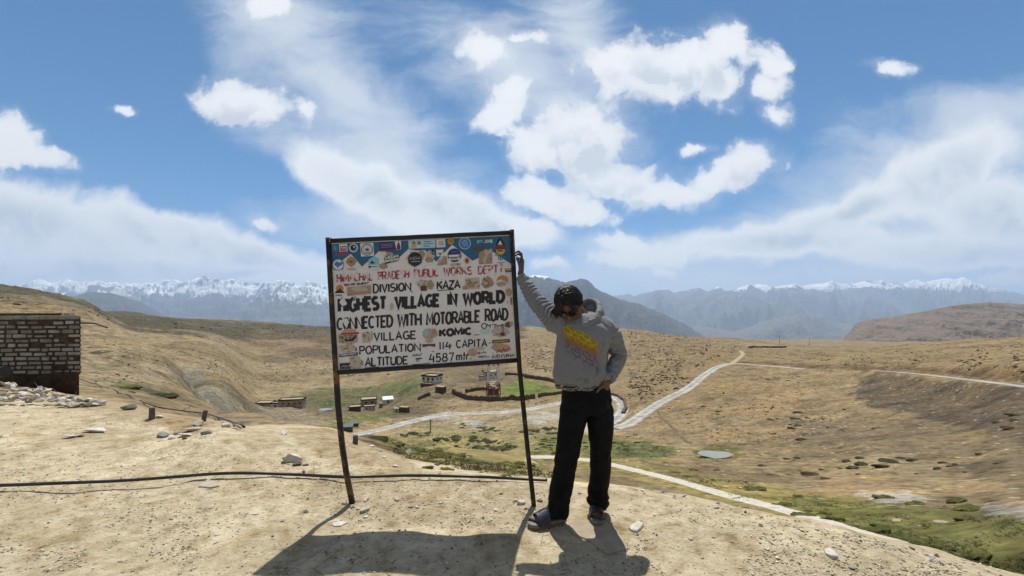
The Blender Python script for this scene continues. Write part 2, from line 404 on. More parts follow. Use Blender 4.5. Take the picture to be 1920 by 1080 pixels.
# ------------------------------------------------------------------ ground sheet
def grid_mesh(name, V, nr, nc):
    me = bpy.data.meshes.new(name)
    idx = np.arange(nr * nc).reshape(nr, nc)
    q = np.stack([idx[:-1, :-1], idx[:-1, 1:], idx[1:, 1:], idx[1:, :-1]], -1).reshape(-1, 4)
    me.vertices.add(nr * nc); me.vertices.foreach_set('co', V.astype(np.float32).ravel())
    me.loops.add(q.size); me.loops.foreach_set('vertex_index', q.astype(np.int32).ravel())
    me.polygons.add(len(q)); me.polygons.foreach_set('loop_start', np.arange(0, q.size, 4, dtype=np.int32))
    me.polygons.foreach_set('use_smooth', np.ones(len(q), bool))
    me.update(calc_edges=True)
    return me
def color_attr(me, name, C):
    a = me.color_attributes.new(name, 'FLOAT_COLOR', 'POINT')
    a.data.foreach_set('color', C.astype(np.float32).ravel())

DIRT = np.array([.47, .395, .265]); TAN = np.array([.195, .152, .092]); PALE = np.array([.285, .238, .158])
GREEN = np.array([.108, .116, .040]); DGREEN = np.array([.078, .092, .040]); GREY = np.array([.30, .295, .275])
OCHRE = np.array([.170, .125, .070]); SHADED_SOIL = np.array([.088, .071, .050]); DARKHILL = np.array([.046, .042, .026]); BROWN = np.array([.17, .115, .065])
ROADC = np.array([.40, .39, .36])

def build_ground():
    pxs = np.concatenate([np.arange(-900, -60, 20), np.arange(-60, 1981, 2.2), np.arange(1990, 2850, 20)])
    us = (pxs - 960) / F
    Ys = np.concatenate([np.linspace(-12, 1.7, 50)[:-1], np.linspace(1.7, 6, 330)[:-1], np.exp(np.linspace(math.log(6), math.log(30), 170))[:-1],
                         np.exp(np.linspace(math.log(30), math.log(300), 320))[:-1], np.exp(np.linspace(math.log(300), math.log(1500), 150))[:-1],
                         np.exp(np.linspace(math.log(1500), math.log(5000), 20))])
    U, Y = np.meshgrid(us, Ys)
    X = U * np.sqrt(Y**2 * (Y > 0) + 1.2**2 + (Y < 0) * Y**2)
    Z = height(X, Y)
    nr, nc = X.shape
    V = np.stack([X, Y, Z], -1).reshape(-1, 3)
    me = grid_mesh('ground', V, nr, nc)
    x = V[:, 0]; y = V[:, 1]; z = V[:, 2]
    yc = np.maximum(y, 1.0)
    px = 960 + F * x / yc; py = HZ - (z - EYE) * F / yc
    # ragged edges for the patches of ground cover
    jx = fbm(x / yc * 30, np.log(yc) * 30, 4, 3); jy = fbm(x / yc * 30 + 40, np.log(yc) * 30, 4, 9)
    qx = px + jx * 26; qy = py + jy * 9
    kx = fbm(x / yc * 140, np.log(yc) * 140, 3, 63); ky = fbm(x / yc * 140 + 40, np.log(yc) * 140, 3, 69)
    C = np.tile(TAN, (len(x), 1)); speck = np.zeros(len(x)); peb = np.zeros(len(x))
    n1 = fbm(x / 22, y / 22, 4, 11); n2 = fbm(x / 5, y / 5, 4, 12)
    def paint(mask, c, f=1.0):
        w = (mask * f)[:, None]; C[:] = C * (1 - w) + c * w
    # broad tones of the hills
    far = sstep(y, 60, 120)
    paint(sstep(n1, -.2, .5), OCHRE * 1.05, .45)
    paint(sstep(-n1, 0, .6), PALE * .95, .5)
    speck[:] = sstep(y, 12, 25) * .8
    P_ = lambda *a: [(a[i], a[i + 1]) for i in range(0, len(a), 2)]
    def zone(poly, c, f=1.0, y0=0, y1=9e9, sp=None):
        m = sum((inpoly(px + jx * a + kx * b, py + (jy * a + ky * b) * .36, poly)).astype(float) for a, b in ((26, 0), (30, 10), (14, 16), (34, -12), (8, -18), (44, 6))) / 6 * ((y > y0) & (y < y1))
        paint(m, np.asarray(c), f)
        if sp is not None: speck[m > .5] = sp
        return m
    # left hills
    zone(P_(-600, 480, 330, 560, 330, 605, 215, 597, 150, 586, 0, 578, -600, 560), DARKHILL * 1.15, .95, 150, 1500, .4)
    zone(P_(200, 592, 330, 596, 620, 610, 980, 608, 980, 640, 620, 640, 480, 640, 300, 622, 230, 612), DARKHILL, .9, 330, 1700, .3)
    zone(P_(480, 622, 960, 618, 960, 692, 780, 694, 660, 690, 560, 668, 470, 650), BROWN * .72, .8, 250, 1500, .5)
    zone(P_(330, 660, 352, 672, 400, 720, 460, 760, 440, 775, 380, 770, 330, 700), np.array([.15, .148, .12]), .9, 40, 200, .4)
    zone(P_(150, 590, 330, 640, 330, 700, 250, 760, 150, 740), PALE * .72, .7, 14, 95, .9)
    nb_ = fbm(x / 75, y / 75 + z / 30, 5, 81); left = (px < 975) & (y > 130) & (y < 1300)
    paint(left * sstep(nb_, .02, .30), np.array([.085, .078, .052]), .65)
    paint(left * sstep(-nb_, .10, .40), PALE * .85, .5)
    # village fields
    gm = zone(P_(500, 757, 545, 742, 600, 731, 700, 728, 790, 714, 790, 735, 740, 745, 690, 757, 660, 766, 600, 762), DGREEN, .85, 150, 420, 0)
    zone(P_(560, 738, 640, 735, 690, 740, 640, 752, 570, 748), np.array([.10, .085, .05]), .6, 150, 420)
    zone(P_(700, 722, 790, 705, 790, 722, 720, 735), DGREEN * 1.3, .7, 150, 420)
    zone(P_(600, 800, 640, 782, 700, 774, 735, 766, 750, 772, 700, 790, 660, 800, 640, 815), GREEN * .95, .9, 60, 260, 0)
    zone(P_(480, 765, 560, 765, 620, 790, 600, 800, 520, 790), np.array([.19, .165, .12]), .8, 60, 260, 0)
    # field by the mast
    zone(P_(860, 722, 985, 712, 1058, 728, 1058, 740, 985, 752, 900, 752, 850, 742), np.array([.155, .12, .075]), .85, 120, 300, 0)
    zone(P_(938, 724, 985, 716, 1010, 720, 1058, 731, 1055, 738, 1000, 745, 945, 749), np.array([.108, .145, .036]), 1, 120, 300, 0)
    # valley floor: pale, with grey gravel fans and green flushes
    zone(P_(680, 815, 840, 780, 1060, 752, 1180, 760, 1150, 810, 1120, 850, 960, 860, 700, 830), PALE * np.array([.88, .9, .85]), .75, 60, 220, .35)
    zone(P_(700, 830, 800, 800, 960, 815, 1040, 820, 1100, 830, 1090, 870, 900, 860), np.array([.185, .17, .075]), .7, 40, 200, .5)
    zone(P_(800, 778, 850, 772, 880, 778, 830, 786), GREY, .8, 80, 200)
    zone(P_(860, 785, 905, 784, 915, 797, 875, 797), GREY * np.array([.98, 1, 1.05]), .9, 60, 200)
    zone(P_(1000, 775, 1060, 765, 1060, 790, 975, 795), GREY * .95, .85, 60, 220)
    zone(P_(1080, 770, 1150, 770, 1150, 812, 1060, 812), GREY * 1.0, .6, 60, 220)
    zone(P_(1000, 812, 1100, 815, 1150, 822, 1200, 828, 1260, 842, 1250, 862, 1180, 862, 1080, 855, 1000, 858), GREEN, .85, 50, 180, .7)
    zone(P_(1160, 825, 1250, 832, 1290, 842, 1240, 860, 1160, 856), DGREEN, .7, 50, 180, .5)
    # right hillside
    zone(P_(1150, 640, 1600, 660, 1660, 700, 1500, 830, 1300, 830, 1180, 800), TAN * np.array([1.02, .98, .9]), .5, 70, 700, .35)
    zone(P_(1175, 615, 1400, 640, 1340, 680, 1240, 740, 1180, 750), np.array([.175, .135, .085]), .5, 120, 800, 1)
    zone(P_(1640, 700, 1760, 712, 1960, 730, 2600, 760, 2600, 860, 1920, 845, 1800, 800, 1650, 765, 1590, 745, 1620, 715), SHADED_SOIL, .95, 30, 160, .2)  # fill slope with a cloud shadow painted into its soil colour
    zone(P_(1500, 790, 1700, 770, 1920, 830, 2600, 850, 2600, 980, 1920, 920, 1700, 850, 1480, 870), np.array([.135, .106, .068]), .85, 16, 110, .3)
    zone(P_(1600, 686, 1960, 688, 2600, 700, 2600, 716, 1920, 710, 1650, 696), BROWN * .75, .8, 70, 220, .5)
    zone(P_(1640, 640, 2600, 630, 2600, 690, 1600, 690), TAN * np.array([1, .93, .85]), .5, 100, 600, .9)
    zone(P_(1376, 676, 1520, 683, 1660, 690, 1664, 697, 1510, 690, 1380, 681), BROWN * .55, .9, 90, 400, 0)
    zone(P_(1240, 752, 1330, 694, 1342, 690, 1335, 700, 1250, 760), BROWN * .7, .0, 90, 400, 0)
    zone(P_(1640, 689, 1740, 694, 1820, 700, 1940, 710, 2500, 738, 2500, 758, 1940, 720, 1820, 708, 1740, 700, 1640, 695), BROWN * .5, .9, 50, 240, 0)
    # pond rim
    zone(P_(1295, 846, 1340, 832, 1390, 836, 1400, 850, 1370, 864, 1300, 862), np.array([.085, .085, .03]), .8, 45, 100, 0)
    # damp meadow under the knoll
    zone(P_(1000, 850, 1080, 852, 1200, 868, 1320, 888, 1440, 905, 1600, 940, 1760, 960, 2600, 1010, 2600, 1300, 1900, 1100, 1640, 1020, 1400, 950, 1150, 890, 1000, 870), np.array([.20, .175, .065]), .75, 8, 75, .3)
    zone(P_(1440, 930, 1600, 935, 1800, 958, 2600, 990, 2600, 1300, 1900, 1085, 1700, 1018, 1500, 960), GREEN * np.array([.95, .95, .9]), .8, 8, 40, .2)
    zone(P_(1610, 922, 1700, 920, 1750, 938, 1720, 948, 1640, 940), GREY * np.array([1, 1.02, 1.05]), .65, 10, 60, 0)
    zone(P_(1840, 945, 2000, 955, 2300, 985, 2000, 985, 1850, 965), GREY * np.array([1, 1.02, 1.05]), .65, 10, 60, 0)
    # green bank behind the sign
    zone(P_(690, 812, 760, 822, 900, 845, 1040, 868, 1060, 900, 960, 898, 880, 880, 800, 868, 740, 850), np.array([.185, .165, .06]), .7, 5.2, 20, .2)
    zone(P_(720, 835, 800, 842, 900, 862, 900, 872, 800, 858, 720, 848), GREEN, .6, 5.2, 20, .2)
    zone(P_(780, 870, 900, 876, 1040, 884, 1250, 905, 1300, 925, 1150, 912, 960, 900, 800, 890), np.array([.20, .185, .07]), .55, 3.8, 12, .2)
    # the dirt knoll
    yk = np.interp(px, [-600, 0, 150, 300, 450, 600, 700, 800, 1000, 1100, 1200, 1350, 1500, 1650, 1800, 1920, 2600], [7.4, 7.6, 8.2, 8.5, 7, 7.5, 5.4, 4.6, 4.1, 4.2, 4.1, 3.8, 3.45, 3.05, 2.8, 2.65, 2.4])
    kn = 1 - sstep(y / yk + jx * .10, .90, 1.12)
    paint(kn, DIRT)
    peb[:] = kn
    speck *= (1 - kn)
    paint(kn * sstep(fbm(x / .9, y / .9, 4, 31), .05, .5), DIRT * np.array([1.18, 1.2, 1.24]), .7)
    paint(kn * sstep(fbm(x / .7 + 9, y / .5, 4, 37), .05, .55), np.array([.30, .235, .14]), .6)
    zone(P_(600, 890, 1040, 900, 1060, 985, 960, 975, 720, 985, 640, 975, 560, 940), np.array([.37, .295, .19]), .5, 2, 4)
    # loose brown soil along the far lip of the knoll, rust patch, dull rubble ground near the brick wall
    zone(P_(600, 800, 660, 810, 800, 880, 760, 885, 640, 870, 570, 840, 560, 815), np.array([.30, .22, .13]), .6, 3.7, 9)
    zone(P_(300, 785, 360, 775, 385, 795, 370, 810, 310, 810), np.array([.27, .155, .06]), .7, 4, 9)
    zone(P_(150, 735, 300, 755, 470, 800, 380, 812, 250, 790, 150, 765), np.array([.29, .22, .13]), .6, 5, 14)
    zone(P_(215, 718, 255, 718, 258, 732, 220, 730), GREEN, .8, 9, 30)
    zone(P_(262, 725, 300, 730, 345, 748, 320, 750, 268, 738), np.array([.07, .075, .035]), .85, 9, 40)
    C = C * (1 + .10 * n2[:, None])
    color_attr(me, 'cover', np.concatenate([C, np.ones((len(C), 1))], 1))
    color_attr(me, 'grain', np.stack([speck, peb, np.zeros_like(peb), np.ones_like(peb)], 1))
    m = bpy.data.materials.new('earth'); m.use_nodes = True
    t = NT(m.node_tree); bs = t.n['Principled BSDF']
    bs.inputs['Roughness'].default_value = 0.95; bs.inputs['Specular IOR Level'].default_value = 0.1
    pos = t.new('ShaderNodeNewGeometry').outputs['Position']
    a = t.new('ShaderNodeAttribute', attribute_name='cover').outputs['Color']
    g = t.new('ShaderNodeSeparateColor'); t.put(g.inputs[0], t.new('ShaderNodeAttribute', attribute_name='grain').outputs['Color'])
    sp, pb = g.outputs[0], g.outputs[1]
    # near dirt: pebbles, and clods whose lit and dark patches are put into colour
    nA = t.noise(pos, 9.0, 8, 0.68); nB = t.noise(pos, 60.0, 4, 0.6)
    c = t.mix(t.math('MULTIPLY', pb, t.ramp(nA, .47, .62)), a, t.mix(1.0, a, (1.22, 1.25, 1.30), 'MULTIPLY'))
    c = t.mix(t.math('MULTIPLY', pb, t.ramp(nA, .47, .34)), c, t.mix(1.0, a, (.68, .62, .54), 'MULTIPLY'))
    vo = t.voro(pos, 34.0); vc = t.voro(pos, 34.0, out='Color')
    vs = t.new('ShaderNodeSeparateColor'); t.put(vs.inputs[0], vc)
    stone = t.math('MULTIPLY', t.math('MULTIPLY', t.ramp(vo, .36, .26), t.ramp(vs.outputs[0], .80, .84)), pb)
    nF = t.noise(pos, 2.2, 6, .65)
    c = t.mix(t.math('MULTIPLY', pb, t.ramp(nF, .48, .36)), c, t.mix(1.0, c, (.80, .75, .66), 'MULTIPLY'))
    ck = t.voro(t.vmath('ADD', pos, t.vmath('SCALE', t.noise(pos, 6, 3, .6, color=True))) if False else pos, 5.5, 'DISTANCE_TO_EDGE')
    crack = t.math('MULTIPLY', t.math('MULTIPLY', t.ramp(t.math('ADD', ck, t.math('MULTIPLY', t.math('SUBTRACT', nB, .5), .05)), .022, .006), pb), t.ramp(t.noise(pos, 1.1, 3, .6), .54, .62))
    c = t.mix(t.math('MULTIPLY', crack, .6), c, (.16, .12, .08))
    c = t.mix(t.math('MULTIPLY', stone, .75), c, t.mix(vs.outputs[1], (.58, .53, .45), (.20, .17, .13)))
    # tussocks and shade plants that are only specks on the far slopes
    sm = t.new('ShaderNodeMapping', vector_type='POINT'); t.put(sm.inputs[0], pos); sm.inputs[3].default_value = (.75, .55, .75)
    v2 = t.voro(sm.outputs[0], .55); v2c = t.new('ShaderNodeSeparateColor'); t.put(v2c.inputs[0], t.voro(sm.outputs[0], .55, out='Color'))
    dn = t.noise(pos, .022, 3, .6)
    dots = t.math('MULTIPLY', t.ramp(v2, .34, .24), t.ramp(v2c.outputs[0], .62, .70))
    dots = t.math('MULTIPLY', dots, t.math('MULTIPLY', sp, t.ramp(dn, .38, .56)), clamp=True)
    c = t.mix(dots, c, (.045, .038, .024))
    v3 = t.voro(sm.outputs[0], 1.7); v3c = t.new('ShaderNodeSeparateColor'); t.put(v3c.inputs[0], t.voro(sm.outputs[0], 1.7, out='Color'))
    d3 = t.math('MULTIPLY', t.math('MULTIPLY', t.ramp(v3, .34, .22), t.ramp(v3c.outputs[0], .58, .66)), t.math('SUBTRACT', 1.0, pb))
    c = t.mix(t.math('MULTIPLY', d3, .9), c, t.mix(v3c.outputs[1], (.055, .045, .026), (.42, .36, .26)))
    # grassy mottling elsewhere
    nC = t.noise(pos, 1.2, 8, 0.7); nD = t.noise(pos, .09, 6, .65)
    np_ = t.math('SUBTRACT', 1.0, pb)
    c = t.mix(t.math('MULTIPLY', np_, t.ramp(nC, .48, .62)), c, t.mix(1.0, c, (1.34, 1.30, 1.2), 'MULTIPLY'))
    c = t.mix(t.math('MULTIPLY', np_, t.ramp(nC, .48, .36)), c, t.mix(1.0, c, (.52, .50, .48), 'MULTIPLY'))
    nE = t.noise(pos, .33, 7, .7)
    c = t.mix(t.math('MULTIPLY', np_, t.ramp(nE, .50, .62)), c, t.mix(1.0, c, (1.24, 1.22, 1.16), 'MULTIPLY'))
    c = t.mix(t.math('MULTIPLY', np_, t.ramp(nE, .48, .37)), c, t.mix(1.0, c, (.66, .64, .61), 'MULTIPLY'))
    c = t.mix(t.math('MULTIPLY', np_, t.ramp(nD, .48, .60)), c, t.mix(1.0, c, (1.18, 1.12, 1.0), 'MULTIPLY'))
    c = t.mix(t.math('MULTIPLY', np_, t.ramp(nD, .48, .38)), c, t.mix(1.0, c, (.72, .71, .69), 'MULTIPLY'))
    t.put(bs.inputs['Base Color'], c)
    hN = t.math('ADD', t.math('MULTIPLY', nA, .085), t.math('ADD', t.math('MULTIPLY', nB, .012), t.math('MULTIPLY', stone, .010)))
    bmp = t.new('ShaderNodeBump'); bmp.inputs['Distance'].default_value = 1.0
    t.put(bmp.inputs['Strength'], t.math('MULTIPLY', pb, .85)); t.put(bmp.inputs['Height'], hN)
    hF = t.math('ADD', t.math('MULTIPLY', nC, .30), t.math('MULTIPLY', nD, 4.0))
    hF = t.math('ADD', hF, t.math('MULTIPLY', t.math('ADD', dots, d3), .25))
    bm2 = t.new('ShaderNodeBump'); bm2.inputs['Distance'].default_value = 1.0
    t.put(bm2.inputs['Strength'], t.math('MULTIPLY', np_, .6)); t.put(bm2.inputs['Height'], hF); t.put(bm2.inputs['Normal'], bmp.outputs[0])
    t.put(bs.inputs['Normal'], bm2.outputs[0])
    me.materials.append(m)
    return tag(link_mesh('ground', me), kind='structure')
build_ground()

# ------------------------------------------------------------------ mountains
def rock_mat(name, rock, rock2, snowcol, scale):
    m = bpy.data.materials.new(name); m.use_nodes = True
    t = NT(m.node_tree); bs = t.n['Principled BSDF']; bs.inputs['Roughness'].default_value = 0.9
    bs.inputs['Specular IOR Level'].default_value = 0.05
    pos = t.new('ShaderNodeNewGeometry').outputs['Position']
    s = t.new('ShaderNodeSeparateColor'); t.put(s.inputs[0], t.new('ShaderNodeAttribute', attribute_name='snow').outputs['Color'])
    n = t.noise(pos, scale, 8, .65); n2 = t.noise(pos, scale * 5, 6, .65)
    c = t.mix(n, rock, rock2)
    f = t.ramp(t.math('ADD', s.outputs[0], t.math('MULTIPLY', t.math('SUBTRACT', n2, .5), .55)), .44, .56)
    c = t.mix(f, c, snowcol)
    t.put(bs.inputs['Base Color'], c)
    b = t.new('ShaderNodeBump'); b.inputs['Strength'].default_value = .8; b.inputs['Distance'].default_value = 1.0
    t.put(b.inputs['Height'], t.math('MULTIPLY', n2, .18 / scale)); t.put(bs.inputs['Normal'], b.outputs[0])
    return m
def mountain(name, crest, Y0, Yc, Y1, base_py, mat, lam, rough, snow_lo, snow_hi, seed, nu=700, nv=110, cliff=0.0, jag=2.0, stretch=2.2):
    c = np.array(crest, float)
    pxs = np.linspace(c[0, 0], c[-1, 0], nu); cy_ = np.interp(pxs, c[:, 0], c[:, 1])
    tv = np.concatenate([np.linspace(0, 1, nv), 1 + np.linspace(0, 1, 26)[1:]])
    PX, T = np.meshgrid(pxs, tv)
    wig = fbm(PX / 170, 0 * PX + seed, 2, seed) * .10
    Yrow = np.where(T <= 1, Y0 + (Yc * (1 + wig) - Y0) * T, Yc * (1 + wig) + (Y1 - Yc) * (T - 1))
    X = (PX - 960) / F * Yrow
    ycr = Yc * (1 + wig)
    ker = np.exp(-np.linspace(-2, 2, 41)**2); ker /= ker.sum()
    cys = np.convolve(np.pad(cy_, 20, mode='edge'), ker, 'valid')
    tw = np.clip(T, 0, 1) ** 5
    cy2 = cys[None, :] * (1 - tw) + (cy_[None, :] + jag * fbm(PX / 9, 0 * PX + 3, 3, seed + 5)) * tw
    zc = EYE + (HZ - cy2) / F * ycr
    zb = EYE + (HZ - base_py) / F * Y0
    H = zc - zb
    g = np.where(T <= 1, T ** 1.25, np.clip(1 - (T - 1), 0, 1))
    rd = ridged(X / lam, Yrow / (lam * stretch), 7, seed, .55)
    rd2 = fbm(X / (lam * .4), Yrow / (lam * .4 * stretch), 5, seed + 20)
    Z = zb + H * g + rough * H * ((rd - .35) + .25 * rd2) * np.clip(T * (1 - np.clip(T, 0, 1)) * 3.2, 0, 1) * (T <= 1)
    if cliff: Z = Z + cliff * H * .04 * np.sin(Z / H * 38 + 3 * rd2) * (T < 1)
    V = np.stack([X, Yrow, Z], -1).reshape(-1, 3)
    me = grid_mesh(name, V, *X.shape)
    rel = (Z - EYE) * F / Yrow              # height seen above eye level
    dzx = np.gradient(Z, axis=1) / (np.gradient(X, axis=1) + 1e-6)
    alt = sstep(rel, snow_lo, snow_hi)
    gul = ridged(X / (lam * .55), Yrow / (lam * 3.0) + rel / 60, 5, seed + 40, .6)      # snow keeps to gullies and ledges
    big_ = fbm(X / (lam * 3), rel / 22, 4, seed + 60)
    sn = .13 + .52 * alt + .34 * (gul - .25) * (.35 + alt) + .30 * big_ * (.3 + alt) + .22 * sstep(dzx, -.2, .6) * alt + .10 * rd2
    if snow_lo > 200: sn = sn * 0
    sn = sn.ravel()[:, None]
    color_attr(me, 'snow', np.concatenate([sn, sn, sn, np.ones_like(sn)], 1))
    me.materials.append(mat)
    return tag(link_mesh(name, me), kind='structure')
m_far = rock_mat('mountain_rock', (.10, .085, .075), (.20, .17, .15), (.92, .93, .95), .0012)
m_mid = rock_mat('dark_mountain_rock', (.050, .046, .046), (.105, .095, .088), (.92, .93, .95), .002)
m_pink = rock_mat('pale_rock', (.27, .215, .175), (.12, .095, .08), (.6, .5, .4), .010)
mountain('snow_mountains', [(-500, 545), (-200, 535), (0, 541), (25, 536), (45, 532), (60, 528), (75, 524), (95, 531), (112, 527), (130, 523), (150, 532), (175, 528), (200, 530), (250, 533), (290, 532), (310, 525), (350, 530), (370, 524), (395, 520), (420, 527), (435, 522), (470, 533), (500, 530), (530, 527), (560, 535), (575, 528), (610, 535), (650, 535), (700, 540), (800, 545), (900, 538), (960, 545), (1040, 560), (1120, 575), (1200, 600)],
         12000, 19000, 24000, 625, m_far, 1100, .85, -8, 74, 3, nu=900, cliff=.8)
mountain('snow_mountains', [(1000, 600), (1100, 566), (1150, 555), (1180, 551), (1190, 556), (1205, 549), (1230, 545), (1250, 541), (1265, 549), (1285, 545), (1310, 540), (1330, 546), (1345, 537), (1360, 546), (1385, 540), (1400, 534), (1425, 533), (1450, 538), (1475, 535), (1490, 530), (1505, 536), (1540, 532), (1560, 528), (1590, 533), (1625, 527), (1655, 525), (1660, 531), (1700, 530), (1720, 523), (1735, 529), (1775, 522), (1790, 525), (1808, 520), (1830, 531), (1850, 537), (1870, 540), (1900, 548), (1920, 553), (2100, 548), (2400, 565)],
         12000, 20000, 25000, 640, m_far, 1000, .80, 26, 74, 11, nu=900)
mountain('mountain', [(780, 600), (860, 570), (930, 540), (975, 523), (1005, 515), (1025, 519), (1045, 526), (1060, 528), (1075, 525), (1097, 522), (1105, 528), (1118, 540), (1130, 548), (1145, 554), (1160, 560), (1200, 571), (1230, 583), (1260, 597), (1287, 610), (1320, 630), (1380, 670)],
         5500, 9000, 12000, 690, m_mid, 620, .75, 56, 80, 23, nu=600)
mountain('mountain', [(20, 566), (48, 553), (70, 550), (100, 552), (140, 556), (152, 551), (165, 548), (210, 549), (222, 553), (260, 565), (290, 579), (312, 592), (350, 612), (420, 650)],
         6000, 9500, 12000, 660, m_mid, 500, .45, 90, 130, 31, nu=320, jag=.8)
mountain('mountain', [(1180, 650), (1230, 625), (1290, 612), (1330, 613), (1375, 622), (1400, 615), (1440, 600), (1500, 588), (1530, 594), (1570, 606), (1640, 612), (1720, 600), (1800, 606), (1900, 620), (2000, 640)],
         7000, 12500, 15000, 690, m_far, 600, .5, 90, 130, 37, nu=500)
mountain('rock_hill', [(1552, 690), (1566, 660), (1575, 646), (1585, 630), (1598, 618), (1603, 607), (1622, 601), (1640, 598), (1680, 593), (1700, 589), (1740, 583), (1780, 574), (1810, 570), (1850, 567), (1880, 568), (1920, 571), (2000, 580), (2200, 600), (2500, 640)],
         1300, 2300, 3000, 700, m_pink, 220, .26, 300, 400, 41, nu=700, nv=160, cliff=.35, jag=.8, stretch=.8)
# ------------------------------------------------------------------ mesh builder
class MB:
    def __init__(s, o=(0, 0, 0)): s.v = []; s.f = []; s.m = []; s.o = Vector(o)
    def add(s, vs, fs, mi=0):
        b = len(s.v); s.v += [tuple(Vector(v) - s.o) for v in vs]; s.f += [tuple(b + i for i in f) for f in fs]; s.m += [mi] * len(fs)
    def box(s, c, sx, sy, sz, rot=None, mi=0):
        c = Vector(c); vs = []
        for i in range(8):
            v = Vector(((i & 1) - .5, (i >> 1 & 1) - .5, (i >> 2 & 1) - .5)); v = Vector((v.x * sx, v.y * sy, v.z * sz))
            if rot is not None: v = rot @ v
            vs.append(c + v)
        s.add(vs, [(0, 2, 3, 1), (4, 5, 7, 6), (0, 1, 5, 4), (2, 6, 7, 3), (0, 4, 6, 2), (1, 3, 7, 5)], mi)
    def prism(s, poly, n, mi=0):           # a closed outline given a thickness vector
        k = len(poly); a = [Vector(p) for p in poly]; b = [p + Vector(n) for p in a]
        s.add(a + b, [tuple(range(k - 1, -1, -1)), tuple(range(k, 2 * k))] + [(i, (i + 1) % k, k + (i + 1) % k, k + i) for i in range(k)], mi)
    def tube(s, pts, rad, n=8, mi=0, up=None, caps=True, sq=None):
        pts = [Vector(p) for p in pts]; k = len(pts)
        if not isinstance(rad, (list, tuple)): rad = [rad] * k
        rings = []; U = None
        for i in range(k):
            t = (pts[min(i + 1, k - 1)] - pts[max(i - 1, 0)]).normalized()
            if U is None:
                U = Vector(up) if up is not None else (Vector((0, 0, 1)) if abs(t.z) < .9 else Vector((0, 1, 0)))
            U = (U - t * U.dot(t)).normalized(); Wv = t.cross(U)
            r = rad[i]; ra, rb = (r if isinstance(r, (list, tuple)) else (r, r))
            ring = []
            for j in range(n):
                a = 2 * math.pi * (j + (.5 if sq else 0)) / n
                ca, sa = math.cos(a), math.sin(a)
                if sq: q = (abs(ca)**sq + abs(sa)**sq)**(-1 / sq); ca *= q; sa *= q
                ring.append(pts[i] + U * (ca * ra) + Wv * (sa * rb))
            rings.append(ring)
        vs = [v for r in rings for v in r]
        fs = [(i * n + j, i * n + (j + 1) % n, (i + 1) * n + (j + 1) % n, (i + 1) * n + j) for i in range(k - 1) for j in range(n)]
        if caps: fs += [tuple(range(n - 1, -1, -1)), tuple((k - 1) * n + j for j in range(n))]
        s.add(vs, fs, mi)
    def ball(s, c, rx, ry, rz, rot=None, nu=14, nv=9, mi=0):
        c = Vector(c); vs = []
        for i in range(1, nv):
            th = math.pi * i / nv
            for j in range(nu):
                ph = 2 * math.pi * j / nu
                v = Vector((rx * math.sin(th) * math.cos(ph), ry * math.sin(th) * math.sin(ph), rz * math.cos(th)))
                vs.append(c + (rot @ v if rot is not None else v))
        a = Vector((0, 0, rz)); b = Vector((0, 0, -rz))
        vs += [c + (rot @ a if rot is not None else a), c + (rot @ b if rot is not None else b)]
        fs = [((i) * nu + j, (i + 1) * nu + j, (i + 1) * nu + (j + 1) % nu, i * nu + (j + 1) % nu) for i in range(nv - 2) for j in range(nu)]
        t = len(vs) - 2
        fs += [(t, j, (j + 1) % nu) for j in range(nu)] + [(t + 1, (nv - 2) * nu + (j + 1) % nu, (nv - 2) * nu + j) for j in range(nu)]
        s.add(vs, fs, mi)
    def mesh(s, name, mats, smooth=False):
        me = bpy.data.meshes.new(name); me.from_pydata(s.v, [], s.f)
        for m in mats if isinstance(mats, (list, tuple)) else [mats]: me.materials.append(m)
        me.polygons.foreach_set('material_index', s.m)
        if smooth: me.polygons.foreach_set('use_smooth', [True] * len(s.f))
        me.update(); return me
    def build(s, name, mats, parent=None, smooth=False):
        return link_mesh(name, s.mesh(name, mats, smooth), parent)
def mat(name, c, rough=.7, spec=.3, c2=None, scale=8.0, bump=0.0, bscale=None, metal=0.0, detail=6, lo=.35, hi=.7, dist=1.0):
    m = bpy.data.materials.new(name); m.use_nodes = True
    t = NT(m.node_tree); b = t.n['Principled BSDF']
    b.inputs['Roughness'].default_value = rough; b.inputs['Specular IOR Level'].default_value = spec; b.inputs['Metallic'].default_value = metal
    pos = t.new('ShaderNodeNewGeometry').outputs['Position']
    if c2:
        f = t.ramp(t.noise(pos, scale, detail, .62), lo, hi)
        t.put(b.inputs['Base Color'], t.mix(f, c, c2))
    else: b.inputs['Base Color'].default_value = (*c, 1)
    if bump:
        bn = t.new('ShaderNodeBump'); bn.inputs['Strength'].default_value = .6; bn.inputs['Distance'].default_value = bump * dist
        t.put(bn.inputs['Height'], t.noise(pos, bscale or scale * 2, 6, .65)); t.put(b.inputs['Normal'], bn.outputs[0])
    return m

